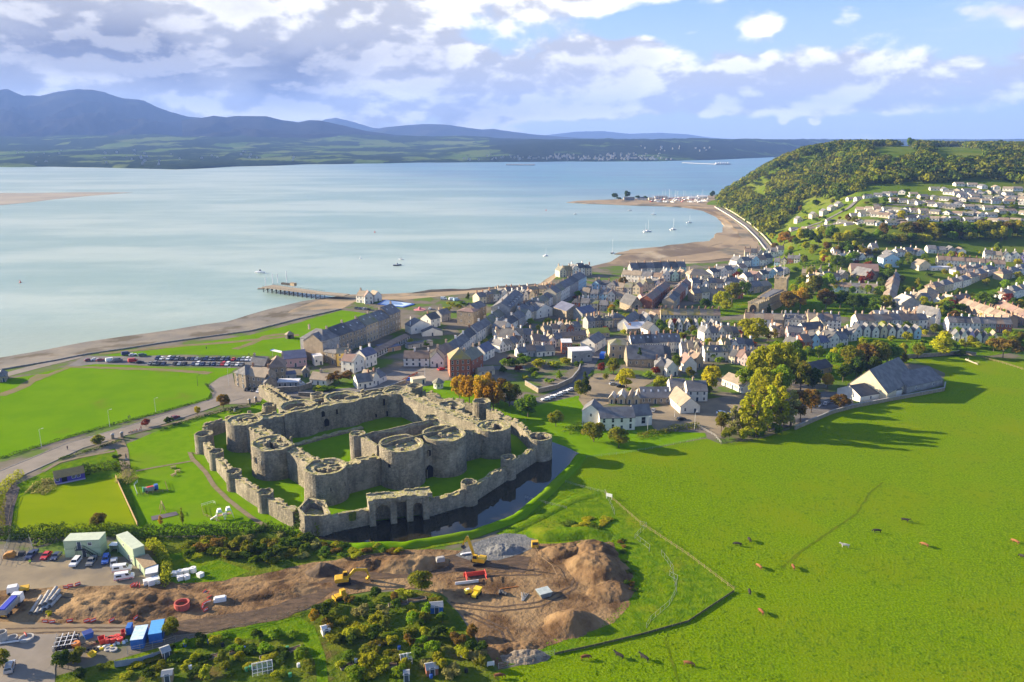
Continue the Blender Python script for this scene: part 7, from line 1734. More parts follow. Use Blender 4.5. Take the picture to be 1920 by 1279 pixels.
for i in range(12):
 u,v=186+i*4.6,1216-i*.9+rnd.uniform(-3,3);nm=['white sack','yellow bucket','white sack','grey block'][i%4]
 o=MB().prism([(.5*rnd.uniform(.7,1.2)*math.cos(k),.4*rnd.uniform(.7,1.2)*math.sin(k))for k in (0,1,2,3,4,5)],0,rnd.uniform(.3,.6),0,.75).build(nm.split()[1],m_plast['yellow']if 'yellow' in nm else (m_conc if 'grey' in nm else m_plast['white']),None,gz(u,v),rnd.random()*3)
 tag(o,'%s, %s of the litter below the red drums'%(nm,ordl(i//(2 if 'sack' in nm else 4)if 'sack' not in nm else i//2,6 if 'sack' in nm else 3)),nm.split()[1],'small stores below the red drums')
 # concrete pipes
PIPE=MB().tube((0,-1.25,0),(0,1.25,0),.46,.46,14,0,False)
PIPE.tube((0,1.26,0),(0,-1.26,0),.36,.36,14,0,False).tube((0,-1.45,0),(0,-1.2,0),.54,.54,14,0,False)
n_=14
pm_=PIPE.mesh('pipe',m_conc)
foot=[(58,1153),(67,1154),(76,1151),(85,1146),(94,1141)];head=[(84,1112),(94,1109),(103,1108),(112,1109),(122,1110)]
names=['first','second','third','fourth','fifth']
for c_,(f,h_)in enumerate(zip(foot,head)):
 A,B=G(*f),G(*h_);L=math.hypot(B[0]-A[0],B[1]-A[1]);ang=math.atan2(B[1]-A[1],B[0]-A[0])-math.pi/2
 k=int(L/2.75)
 for j in range(k):
  p=l2(A,B,(j+.5)*2.75/L)
  tag(link('concrete_pipe',pm_,None,(p[0],p[1],.56),ang),'grey concrete pipe, %s from the near end in the %s line from left'%(names[min(j,4)],names[c_]),'pipe','stacked concrete pipes')
for c_ in range(3):
 A=l2(G(*foot[c_+1]),G(*foot[c_+2]),.5);B=l2(G(*head[c_+1]),G(*head[c_+2]),.5);L=math.hypot(B[0]-A[0],B[1]-A[1]);ang=math.atan2(B[1]-A[1],B[0]-A[0])-math.pi/2
 for j in range(2+c_%2):
  p=l2(A,B,(j+1.2)*2.75/L)
  tag(link('concrete_pipe',pm_,None,(p[0],p[1],1.38),ang),'grey concrete pipe, %s on top of the stack, %s column from left'%(names[j],names[c_]),'pipe','stacked concrete pipes')
  # tipper truck
tr=empty('tipper_truck',gz(22,1144,.05),ga((8,1152),(42,1116)),'white eight-wheel tipper truck with blue sheet over its body','truck')
MB().hexa([(-4.2,-1.1,1.1),(2.1,-1.1,1.1),(2.1,1.1,1.1),(-4.2,1.1,1.1)],[(-4.4,-1.25,2.7),(2.2,-1.25,2.7),(2.2,1.25,2.7),(-4.4,1.25,2.7)]).build('tipper_body',m_steel,tr)
MB().hexa([(-4.3,-.8,2.71),(2.1,-.8,2.71),(2.1,.8,2.71),(-4.3,.8,2.71)],[(-4.3,-.7,2.95),(2.1,-.7,2.95),(2.1,.7,2.95),(-4.3,.7,2.95)]).build('sheet',M('truck_sheet',(.03,.05,.42),rough=.6),tr)
cb=MB().hexa([(2.5,-1.2,.6),(4.5,-1.2,.6),(4.5,1.2,.6),(2.5,1.2,.6)],[(2.5,-1.15,2.9),(4.2,-1.15,2.9),(4.2,1.15,2.9),(2.5,1.15,2.9)]).build('cab',PAINT['white'],tr)
MB().add([(4.46,-1.0,1.7),(4.46,1.0,1.7),(4.28,1.0,2.6),(4.28,-1.0,2.6)],[(0,1,2,3)]).build('windscreen',m_glass,cb)
MB().box(-4.2,-.5,.75,4.3,.5,1.05).build('chassis',m_yellow,tr)
for x in (-3.4,-2.1,1.6,3.4):
 for s in (-1,1):MB().tube((x,s*.85,.5),(x,s*1.15,.5),.5,.5,14).build('wheel',m_tyre,tr)
lt=empty('light_truck',gz(27,1112,.05),ga((18,1114),(40,1110)),'white cabbed yellow light truck behind the tipper','truck')
MB().hexa([(-1.6,-1,.5),(1.4,-1,.5),(1.4,1,.5),(-1.6,1,.5)],[(-1.4,-.9,2.2),(.9,-.9,2.2),(.9,.9,2.2),(-1.4,.9,2.2)]).build('cab',PAINT['white'],lt)
MB().box(1.42,-1,.5,3.6,1,1.3).build('load_bed',m_yellow,lt)
for x in (-1,2.6):
 for s in (-1,1):MB().tube((x,s*.8,.4),(x,s*1.05,.4),.4,.4,12).build('wheel',m_tyre,lt)
 # white bags
for i,(u,v)in enumerate(((328,1080),(339,1077),(350,1075),(338,1088),(350,1086),(376,1082))):
 o=empty('bulk_bag',gz(u,v,.06),.2*i,('white bulk bag, %s of five heaped on the grass'%ordl(i if i<3 else i,5))if i<5 else 'single white bulk bag standing apart on the grass','bag','white bulk bags')
 MB().hexa([(-.7,-.7,0),(.7,-.7,0),(.7,.7,0),(-.7,.7,0)],[(-.8,-.8,1.25),(.8,-.8,1.3),(.8,.8,1.2),(-.8,.8,1.25)]).build('sack',m_plast['white'],o)
 for s in (-1,1):MB().tube((s*.6,-.6,1.2),(s*.3,0,1.6),.05,.05,5).tube((s*.3,0,1.6),(s*.6,.6,1.2),.05,.05,5).build('strap',m_plast['white'],o)
drum((G(352,1073)[0]+1.6,G(352,1073)[1],.06),.9,1.5,m_plast['white'],'round white tank beside the white bulk bags','tank','tank')
# barriers
BR=MB().box(-.7,-.12,0,.7,.12,.12).box(-.7,-.06,.12,.7,.06,.85).mesh('barrier',m_plast['red'])
BR2=MB().box(-.58,-.075,.3,.58,.075,.6).mesh('panel',m_plast['white'])
def barrier(u,v,ang,label,group):
 o=empty('barrier',gz(u,v,.1),ang,label,'barrier',group);link('frame',BR,o);link('panel',BR2,o)
for i,(u,v)in enumerate(((386,1146),(380,1141),(383,1135),(391,1131),(393,1124),(391,1116),(384,1113))):barrier(u,v,1.1+.5*math.sin(i*1.5),'red and white barrier, %s of seven in the bent chain by the white tank'%ordl(i,7).replace(' from left',''),'barrier chain in the spoil')
for i,(u,v)in enumerate(((85,1168),(98,1169),(131,1167),(163,1167),(175,1166),(210,1166),(255,1162))):barrier(u,v,.2*i,'red barrier, %s of seven along the haul road edge'%ordl(i,7),'barriers along the haul road')
for i,(u,v)in enumerate(((124,1104),(132,1101),(146,1098),(249,1100),(256,1099),(262,1100),(48,1193))):barrier(u,v,.4*i,'red and white barrier, %s of seven along the yard edge'%ordl(i,7),'barriers along the yard edge')
tag(MB().box(-1.6,-.8,0,1.6,.8,.9).box(-1.3,-.6,.9,1.3,.6,1.25).build('water_tank',PAINT['white'],None,gz(413,1129,.4),.3),'white tank trailer among the spoil right of the barrier chain','tank')
tag(MB().box(-1.2,-.7,0,1.2,.7,1.1).box(-.9,-.5,1.1,.9,.5,1.3).build('pump',m_conc,None,gz(826,1063,1.9),.3),'small grey box on the spoil left of the tall excavator','box')
# excavators
def excavator(loc,ang,turn,boom,label,tall=False):
 r=empty('excavator',loc,ang,label,'excavator')
 for s in (-1,1):
  MB().side([(-1.9,.25),(-1.6,.0),(1.6,.0),(1.9,.25),(1.9,.6),(1.6,.85),(-1.6,.85),(-1.9,.6)],s*1.25-.3,s*1.25+.3).build('track',m_tyre,r)
 h=empty('upper_body',(0,0,.9),turn);h.parent=r
 MB().side([(-2.3,.1),(1.3,.1),(1.3,.75),(-.2,.9),(-.3,1.3),(-2.3,1.25),(-2.45,.8)],-1.3,1.3).build('engine_cover',m_yellow,h)
 MB().hexa([(-.2,.35,.8),(1.35,.35,.8),(1.35,1.3,.8),(-.2,1.3,.8)],[(-.1,.4,2.2),(1.0,.4,2.2),(1.0,1.25,2.2),(-.1,1.25,2.2)]).build('cab',m_yellow,h)
 MB().add([(1.37,.45,1.0),(1.37,1.2,1.0),(1.05,1.2,2.1),(1.05,.45,2.1)],[(0,1,2,3)]).add([(-.1,1.31,1.1),(1.2,1.31,1.1),(.95,1.27,2.05),(-.05,1.27,2.05)],[(3,2,1,0)]).add([(-.1,.34,1.1),(1.2,.34,1.1),(.95,.39,2.05),(-.05,.39,2.05)],[(0,1,2,3)]).build('cab_window',m_glass,h)
 P=boom
 def limb(a,b,w0,w1,nm):
  d_=Vector((b[0]-a[0],0,b[1]-a[1]));L=d_.length;d_.normalize();nn=Vector((-d_.z,0,d_.x))
  A,B=Vector((a[0],0,a[1])),Vector((b[0],0,b[1]))
  return MB().hexa([tuple(A-nn*w0+Vector((0,-.22,0))),tuple(B-nn*w1+Vector((0,-.22,0))),tuple(B-nn*w1+Vector((0,.22,0))),tuple(A-nn*w0+Vector((0,.22,0)))],[tuple(A+nn*w0+Vector((0,-.22,0))),tuple(B+nn*w1+Vector((0,-.22,0))),tuple(B+nn*w1+Vector((0,.22,0))),tuple(A+nn*w0+Vector((0,.22,0)))])
 mb=limb(P[0],P[1],.3,.42,'');q=limb(P[1],P[2],.42,.25,'');mb.add(q.v,q.f);mb.build('boom',m_yellow,h)
 limb(P[2],P[3],.36,.2,'').build('stick',m_yellow,h)
 x,z=P[3]
 MB().side([(x-.15,z),(x+.35,z-.1),(x+.3,z-.8),(x-.5,z-1.15),(x-.95,z-.8),(x-.5,z-.75)],-.55,.55).build('bucket',m_dsteel if tall else m_yellow,h)
 MB().tube((P[0][0]+.5,0,P[0][1]-.1),((P[0][0]+P[1][0])/2+.4,0,(P[0][1]+P[1][1])/2-.2),.1,.08,8).tube((P[1][0]+.3,0,P[1][1]+.5),(P[2][0]-.1,0,P[2][1]+.5),.1,.08,8).build('hydraulic_ram',m_steel,h)
 return r
excavator(gz(645,1094,.05),ga((630,1096),(670,1091)),.0,[(.9,.6),(3.2,2.9),(6.2,2.6),(6.9,.6)],'yellow excavator with its arm reaching low to the right')
excavator(gz(896,1057,.15),.3,2.55,[(.9,.6),(2.2,4.6),(3.1,7.2),(4.6,4.4)],'yellow excavator with raised arm beside the grey stone heap',True)
dz=empty('bulldozer',gz(640,1122,.05),ga((622,1126),(650,1116)),'yellow tracked dumper half hidden behind allotment bushes','dumper')
for s in (-1,1):MB().side([(-1.7,.2),(-1.4,0),(1.4,0),(1.7,.2),(1.5,.8),(-1.5,.8)],s*.95-.25,s*.95+.25).build('track',m_tyre,dz)
MB().side([(-1.6,.7),(1.5,.7),(1.5,1.2),(.3,1.3),(-1.6,1.3)],-.9,.9).build('body',m_yellow,dz);MB().box(-.2,-.6,1.31,1.1,.6,2.5).build('cab',m_yellow,dz);MB().box(-2.2,-1.2,.2,-1.95,1.2,1.1).build('blade',m_yellow,dz)
dp=empty('site_dumper',gz(893,1118,.1),1.2,'yellow site dumper with tipped hopper in the middle of the works','dumper')
MB().hexa([(.2,-.8,.7),(1.6,-.8,.7),(1.6,.8,.7),(.2,.8,.7)],[(.0,-1.0,1.9),(2.1,-1.0,1.8),(2.1,1.0,1.8),(.0,1.0,1.9)]).build('hopper',m_plast['yellow'],dp)
MB().box(-1.8,-.6,.5,.1,.6,1.3).build('engine_cover',m_plast['yellow'],dp)
for x in (-1.2,1.2):
 for s in (-1,1):MB().tube((x,s*.7,.45),(x,s*1.0,.45),.45,.45,12).build('wheel',m_tyre,dp)
cm=empty('compactor',gz(878,1114,.1),.4,'small yellow compressor left of the site dumper','compressor')
MB().side([(-1,.4),(1,.4),(1,1.0),(.6,1.4),(-.7,1.4),(-1,1.0)],-.6,.6).build('body',m_plast['yellow'],cm);MB().box(-.5,-.3,1.41,.3,.3,1.6).build('lid',m_plast['white'],cm)
for s in (-1,1):MB().tube((0,s*.6,.3),(0,s*.8,.3),.3,.3,10).build('wheel',m_tyre,cm)
ts=empty('trench_shield',gz(880,1094,.1),ga((850,1098),(915,1090)),'open red trench shield with white sheeting in the dig','trench shield')
MB().box(-4.0,-.1,0,2.6,.1,.8).build('side_plate',m_plast['white'],ts);MB().box(-1.0,3.4,0,5.2,3.6,1.3).build('side_plate',m_plast['red'],ts)
for x in (-.5,5.0):MB().tube((x,.1,1.5),(x,3.4,1.7),.12).tube((x,.1,.5),(x,3.4,.6),.12).build('strut',m_plast['red'],ts)
skip((1013,1124),(1036,1118),3.0,1.3,M('skip_grey',(.22,.26,.25),(.17,.20,.20),1.5,.6),'grey green lidded skip beside the big spoil heap',lid=M('skip_lid',(.40,.45,.44),(.32,.37,.36),1,.6))
yb=empty('site_bin',gz(1003,1026,.1),.1,'tall yellow bin at the corner of the stone bed','bin');MB().box(-1,-.7,.0,1,.7,2.0).build('body',m_yellow,yb);MB().hexa([(-.8,-.72,1.0),(.8,-.72,1.0),(.8,-.70,1.0),(-.8,-.70,1.0)],[(-.8,-.72,1.8),(.8,-.72,1.8),(.8,-.70,1.8),(-.8,-.70,1.8)]).build('hatch',m_dsteel,yb)
pl_=empty('steel_props',gz(981,1121,.1),1.3,'fan of grey steel props lying in the works','props')
for k_ in range(5):MB().tube((-1.8,-.5+k_*.1,.15),(2.0,-1.0+k_*.5,.25),.09).build('prop',m_steel,pl_)
tag(MB().tube((-2.6,0,.1),(2.6,0,.1),.13).build('orange_duct',m_plast['orange'],None,gz(955,1103,.1),.25),'thin orange duct lying in the works','duct')
for i,(u,v)in enumerate(((938,1114),(943,1114),(946,1116))):tag(MB().tube((0,-.8,.45),(0,.8,.45),.45,.45,12).build('duct_coil',m_dsteel,None,gz(u,v,.1),.5*i),'dark duct coil, %s of three beside the steel props'%ordl(i,3),'coil','dark duct coils')
tag(MB().side([(-2,0),(2,0),(1.6,.35),(-1.6,.3)],-.3,.3).build('road_plate',PAINT['white'],None,gz(876,1040,.3),.25),'white sheet lying beside the raised excavator','sheet')
og=empty('attachment_cage',gz(22,1045,.05),.3,'orange digger attachments behind the left mesh fence','attachments')
MB().side([(-1.9,0),(.9,0),(1.3,.8),(.5,1.9),(-1.2,1.7),(-2,1)],-.7,.7).build('bucket',M('rust_orange',(.48,.22,.04),(.30,.15,.05),1.5,.8),og);MB().side([(1.6,0),(3.8,0),(3.6,1.3),(2.0,1.5)],-.6,.6).build('frame',m_dsteel,og)
# hi-vis worker and other people, cattle (skinned bodies)
def skinned(name,verts,edges,radii,mats,sub=1):
 me=bpy.data.meshes.new(name+'_line');me.from_pydata(verts,edges,[])
 o=bpy.data.objects.new(name+'_line',me);COL.objects.link(o)
 sk=o.modifiers.new('s','SKIN');o.modifiers.new('d','SUBSURF').levels=sub
 for i,r in enumerate(radii):me.skin_vertices[0].data[i].radius=(r,r)if not isinstance(r,tuple)else r
 me.skin_vertices[0].data[0].use_root=True
 dg=bpy.context.evaluated_depsgraph_get();out=bpy.data.meshes.new_from_object(o.evaluated_get(dg));out.name=name
 bpy.data.objects.remove(o);out.materials.clear();out.materials.append(mats)
 out.polygons.foreach_set('use_smooth',[True]*len(out.polygons))
 return out
m_skin=M('skin',(.45,.28,.20))
def person_mesh(step,mat):
 v=[(0,0,.95),(0,0,1.2),(0,0,1.42),(0,0,1.54),(.02,0,1.64),(.02,0,1.74),(0,.11,.9),(step*.5,.11,.5),(step*.4,.12,.08),(step*.4+.16,.12,.04),(0,-.11,.9),(-step*.3,-.11,.5),(-step,-.12,.08),(-step+.16,-.12,.04),(0,.2,1.40),(-.04-step*.3,.27,1.15),(.12-step*.4,.27,.92),(0,-.2,1.40),(.04+step*.3,-.27,1.15),(.16+step*.4,-.27,.92)]
 e=[(0,1),(1,2),(2,3),(3,4),(4,5),(0,6),(6,7),(7,8),(8,9),(0,10),(10,11),(11,12),(12,13),(2,14),(14,15),(15,16),(2,17),(17,18),(18,19)]
 return skinned('body',v,e,[.15,.15,.17,.06,.09,.08,.10,.075,.055,.045,.10,.075,.055,.045,.075,.055,.04,.075,.055,.04],mat)
m_trou=M('trousers',(.03,.035,.06))
def person(u,v,ang,coat,label,z=.1,mesh=None):
 r=empty('person',gz(u,v,z),ang,label,'person')
 b_=person_mesh(.18,m_trou)
 b_.materials.append(coat);b_.materials.append(m_skin)
 for p in b_.polygons:p.material_index=2 if p.center.z>1.53 else (1 if p.center.z>.92 else 0)
 link('body',b_,r)
 MB().lathe([(.10,1.66),(.105,1.72),(.07,1.79),(.02,1.81)],.01,0,10).build('hair',m_dsteel,r)
 return r
hv=M('hivis',(.45,.70,.05));coats=[M('coat_dark',(.04,.04,.05)),M('coat_blue',(.05,.08,.2)),M('coat_red',(.35,.05,.05))]
person(57,1059,-.6,hv,'worker in bright yellow-green jacket and trousers walking across the yard',.05)
for i,(u,v,c,l)in enumerate(((241,786,0,'person in dark clothes walking on the green verge, left of a pair'),(244,785.5,1,'person in blue coat walking on the green verge, right of a pair'),(281,793,0,'cyclist-side pedestrian in dark clothes on the road by the park gate'),(127,844,0,'person in dark clothes standing on the near verge of the road'),(265,806,2,'person in red coat by the bicycles at the park gate'),(1364,782,0,'person in dark clothes in the yard by the parked cars'),(467,668,0,'person in dark clothes on the shore path'),(735,579,0,'person in dark clothes by the pool'),(387,655,0,'person in dark clothes on the green by the car park'))):
 person(u,v,.7*i,coats[c],l)
def cow_mesh(graze,mat):
 hd=[(1.28,0,.75),(1.45,0,.38),(1.52,0,.16)]if graze else [(1.25,0,1.38),(1.5,0,1.45),(1.75,0,1.30)]
 v=[(-.95,0,1.05),(-.4,0,.98),(.25,0,.98),(.8,0,1.08)]+hd
 e=[(0,1),(1,2),(2,3),(3,4),(4,5),(5,6)];r=[(.30,.34),(.40,.40),(.41,.42),(.30,.34),.17,.13,.09]
 for x,root,kn in ((-.92,0,-.10),(.72,3,.04)):
  for s in (-1,1):
   k=len(v);v+=[(x,s*.2,.78),(x+kn,s*.22,.42),(x+(.02 if x<0 else 0),s*.22,.05)];e+=[(root,k),(k,k+1),(k+1,k+2)];r+=[.16,.075,.06]
 k=len(v);v+=[(-1.27,0,1.12),(-1.36,0,.6)];e+=[(0,k),(k,k+1)];r+=[.05,.035]
 for s in (-1,1):
  k=len(v);h=hd[1]if not graze else hd[1];v.append((h[0]-.06,s*.24,h[2]+.12));e.append((5,k));r.append(.045)
 return skinned('body',v,e,r,mat)
m_cow={'black':M('cow_black',(.014,.012,.012),(.03,.025,.02),2),'brown':M('cow_brown',(.20,.07,.025),(.14,.05,.02),2),'ginger':M('cow_ginger',(.24,.10,.035),(.19,.08,.025),2),'white':M('cow_white',(.62,.58,.50),(.52,.46,.36),2)}
cowm={(c,g_):cow_mesh(g_,m)for c,m in m_cow.items()for g_ in (True,False)}
m_horn=M('muzzle_pink',(.30,.18,.15))
for i,(u,v,c,a,g_,l)in enumerate(((1383,1024,'black',2.7,True,'black cow left of another near the fence corner, grazing'),(1405,1016,'black',1.6,True,'black cow seen end-on above the grazing one near the fence corner'),(1423,1066,'ginger',1.9,True,'ginger cow, left of two grazing right of the fence'),(1487,1067,'brown',1.5,True,'brown cow, right of two grazing right of the fence'),(1584,1027,'white',2.9,False,'cream white cow standing alone in the pasture'),(1644,999,'black',2.9,True,'black cow upper middle of the pasture, right of the white cow'),(1697,979,'black',-.6,False,'black cow farthest up the pasture'),(1733,1025,'ginger',2.2,True,'ginger cow in the right half of the pasture'),(1903,1019,'ginger',2.0,True,'ginger cow at the right edge of the pasture'),(1405,1114,'black',1.4,True,'black cow just right of the fence point'),(1427,1151,'brown',1.8,True,'brown cow below the fence point'),(1098,1237,'brown',.2,True,'brown cow, leftmost of the four near the bottom'),(1161,1234,'black',2.5,False,'black cow, second from left of the four near the bottom'),(1208,1238,'black',2.4,False,'black cow, third from left of the four near the bottom'),(1291,1249,'ginger',-.3,True,'ginger cow, rightmost of the four near the bottom'),(1918,1048,'black',2.0,True,'black cow cut by the right edge of the photo'),(936,1272,'brown',.1,True,'brown cow beside the fence end at the bottom'))):
 r=empty('cow',gz(u,v,.06),a,l,'cow','cattle in the pasture');link('body',cowm[(c,g_)],r)
 # ---- lamp posts, fences
m_lampp=M('lamp_grey',(.55,.56,.55),rough=.5)
def lamp(u,v,h,label,dark=False):
 r=empty('street_lamp',gz(u,v,0),.6,label,'street lamp');m=m_dsteel if dark else m_lampp
 MB().tube((0,0,0),(0,0,1.2),.12,.11,8).tube((0,0,1.2),(0,0,h),.08,.05,8).tube((0,0,h),(1.0,0,h+.15),.04,.035,6).build('post',m,r)
 MB().box(.8,-.15,h+.08,1.6,.15,h+.24).build('lantern',m,r)
lamp(429,724,9.5,'tall pale street lamp beside the stone corner house');lamp(371,724,5.5,'dark street lamp on the far edge of the green',True)
lamp(292,773,6.5,'street lamp on the green, nearest the road bend');lamp(206,800,7.5,'street lamp on the green above the park gate');lamp(78,838,7.5,'street lamp on the green at the left');lamp(1302,806,8.0,'street lamp beside the hedge of the court building');lamp(1214,812,7,'lamp post at the right end of the white court building')
lamp(797,714,9,'flag-like pale post on the square behind the castle');lamp(1265,782,6,'short lamp post in the court building car park');lamp(707,716,7,'lamp post beside the white blank cottage end')
def fence(path,h,label,post=2.4,rails=(.35,.75,1.1),mat=None,panel=None,pt=.12,group=None,name='fence',cat='fence',rt=.1):
 r=empty(name,(path[0][0],path[0][1],0),0,label,cat,group);mat=mat or m_wood
 pts=[]
 for a,b in zip(path,path[1:]):
  k=max(1,round(math.hypot(b[0]-a[0],b[1]-a[1])/post));pts+=[l2(a,b,i/k)for i in range(k)]
 pts.append(path[-1]);pts=[(x-path[0][0],y-path[0][1])for x,y in pts]
 PB2=MB().box(-pt/2,-pt/2,-.1,pt/2,pt/2,h).mesh('post',mat)
 step=1 if len(pts)<95 else 2
 for p in pts[::step]:link('post',PB2,r,(p[0],p[1],ground_z(p[0]+path[0][0],p[1]+path[0][1])))
 if rails:
  mb=MB()
  for z in rails:wall_along(mb,pts,z,z+rt*(.45 if mat is m_steel else 1),.03)
  mb.build('rail',mat,r)
 if panel:wall_along(MB(),pts,.05,h*.9,.04).build('panel',panel,r)
 return r
m_shadow_line=M('fence_shadow_line',(.07,.085,.03),(.11,.115,.05),1.5,.95)  # dark panel added to stand in for the fence's shadow line
fence(px([(1135,926),(1200,983),(1290,1043),(1376,1108)]),1.3,'pale wooden post and rail fence along the far side of the enclosure',2.6,(.5,1.0),rt=.06)
fence(px([(1376,1110),(1290,1167),(1200,1192),(1115,1212),(1040,1228)]),.65,'post and rail fence, its shadow line added as a dark panel, below the enclosure',2.6,(.6,),panel=m_shadow_line,rt=.05)
fence(px([(1040,1228),(985,1243),(935,1254)]),1.5,'wire mesh fence at the bottom of the works',2.6,(.1,.6,1.1,1.45),m_steel)
m_board=M('board_fence',(.44,.31,.17),(.36,.24,.13),1.5,.9)
fence(px([(217,897),(235,937),(258,987)]),1.7,'tan board fence along the right side of the bowling green',2.4,(),m_board,panel=m_board)
fence(px([(30,931),(20,955),(16,980),(26,1004)]),1.1,'curved wooden railing left of the bowling green',2.0,(.5,1.0))
fence(px([(258,905),(252,912),(258,930)]),1.0,'white railing at the left of the coloured play bus',1.6,(.45,.9),PAINT['white'])
fence(px([(258,930),(315,922),(310,906)]),1.0,'wooden railing around the coloured play bus',1.6,(.45,.9))
for i,pth in enumerate(([(1134,925),(1142,940),(1152,965)],[(1200,985),(1212,988),(1190,1010)],[(1192,1010),(1218,1030),(1217,1035)],[(1240,1040),(1252,1055),(1262,1070),(1255,1080),(1270,1088),(1268,1098)],[(1262,1080),(1268,1110),(1255,1135),(1220,1165),(1212,1178)])):
 fence(px(pth),1.6,'grey mesh site fence, piece %s inside the grassy enclosure'%['by the white board','at the top','below the top piece','bent in the middle','curving along the right'][i],2.4,(.1,1.5),m_steel,pt=.07)
fence(px([(1004,1030),(1015,1050),(1035,1065),(1045,1085)]),1.1,'pale rope rail running down from the yellow bin',2.2,(.9,),m_wood)
fence(px([(0,1060),(20,1012),(55,1012)]),1.9,'grey mesh fence around the orange attachments',2.6,(.1,.7,1.3,1.85),m_steel,pt=.07)
fence(px([(55,1014),(62,1030),(45,1055),(35,1060)]),1.9,'grey mesh fence between the attachments and the parked cars',2.6,(.1,.7,1.3,1.85),m_steel,pt=.07)
fence(px([(100,1250),(103,1225),(108,1200)]),2.0,'leaning wire fence left of the black pipe rack',2.2,(.1,.7,1.3,1.9),m_steel,pt=.07)
fence(px([(240,1228),(310,1212),(330,1205)]),2.0,'wire mesh fence in front of the blue containers',2.6,(.1,.7,1.3,1.9),m_steel,pt=.07)
fence(px([(330,1200),(420,1185),(500,1168),(580,1143)]),1.2,'old wooden fence between the mud track and the grass path',2.6,(.5,1.0))
fence(px([(216,1252),(262,1245),(312,1229)]),1.9,'blue-grey corrugated wall below the blue containers',3,(),M('corrugated_grey',(.20,.24,.29),(.26,.29,.33),1.0,.6),panel=M('corrugated_grey',(.2,.24,.29)))
fence(px([(1060,905),(1080,912),(1135,926)]),1.1,'thin wire fence running from the moat bank to the white board',2.8,(.5,.95),m_steel,pt=.08)
fence(px([(985,935),(1010,942),(1062,955)]),1.1,'thin wire fence across the moat bank grass',2.8,(.5,.95),m_steel,pt=.08)
fence(px([(1352,834),(1420,826),(1480,806)]),1.2,'dark wooden fence at the foot of the poplar stand',2.4,(.3,.6,.95),M('old_wood',(.16,.13,.10),(.11,.09,.07),2))
fence(px([(1310,802),(1340,818),(1352,832)]),1.3,'grey stone-like fence between the court hedge and the poplars',2.4,(.4,.9),m_conc)
fence(px([(1100,859),(1170,851),(1250,837),(1325,821)]),1.0,'thin wire fence along the top of the pasture below the round trees',3.2,(.5,.9),m_steel,pt=.08)
fence(px([(1840,672),(1880,682),(1930,698)]),1.2,'post and wire fence at the top right of the pasture',2.6,(.5,1.0))
tag(MB().box(-1.1,-.04,.9,1.1,.04,2.1).box(-1.0,-.05,0,-.9,.05,.9).box(.9,-.05,0,1.0,.05,.9).build('notice_board',PAINT['white'],None,gz(1142,936),-.5),'blank white board standing at the fence above the enclosure','board')
tag(MB().box(-.9,-.04,.3,.9,.04,1.4).box(-.8,-.05,0,-.7,.05,.3).box(.7,-.05,0,.8,.05,.3).build('notice_board',PAINT['white'],None,gz(920,1250),.2),'small white board on the mesh fence at the bottom of the works','board')
def stone_wall(path,h,label,th=.5,mat=None,name='stone_wall'):
 pts=[]
 for a,b in zip(path,path[1:]):
  k=max(1,int(math.hypot(b[0]-a[0],b[1]-a[1])/2));pts+=[l2(a,b,i/k)for i in range(k)]
 pts.append(path[-1]);r=empty(name,(*path[0],0),0,label,'wall');pts=[(x-path[0][0],y-path[0][1])for x,y in pts]
 rd=random.Random(len(pts));wall_along(MB(),pts,-.2,h,th,lambda i:rd.uniform(-.06,.06)).build('wall',mat or WALLS['stone'],r);wall_along(MB(),pts,h+.07,h+.2,th+.12).build('coping',mat or WALLS['grey'],r)
stone_wall(px([(1490,806),(1560,776),(1600,765),(1770,733),(1772,722)]),1.6,'grey stone wall between the pasture and the leisure barn')
stone_wall(px([(1700,672),(1760,668),(1800,664),(1830,668)]),2.0,'stone wall at the top of the pasture')
stone_wall(px([(985,722),(1010,737),(1045,729),(1072,716),(1085,700),(1088,690)]),2.2,'curved stone garden wall beside the lane')
stone_wall(px([(560,742),(640,745),(720,733),(760,718)]),1.6,'low stone wall along the street behind the castle')
stone_wall(px([(490,738),(560,734),(585,726)]),2.6,'stone yard wall joining the spur wall and the garages')
stone_wall(px([(770,626),(770,612)]),6.5,'tall bare white side wall catching the sun',.4,WALLS['white'])
stone_wall([(x,y)for x,y in px([(0,694),(100,677),(160,665),(230,655),(300,644),(470,621),(560,598),(640,580)])],.5,'long dark sea wall along the green shore',.6,m_kerb,'sea_wall')
stone_wall(px([(1340,388),(1368,405),(1398,426),(1420,448),(1436,469)]),1.0,'pale promenade wall above the tidal flat',.8,PM('lime',(.62,.58,.50)),'sea_wall')
stone_wall(px([(1352,386),(1378,401),(1408,421),(1432,443),(1452,466),(1462,480)]),1.2,'pale inland wall of the promenade road',.8,M('lime2',(.50,.44,.30)),'sea_wall')
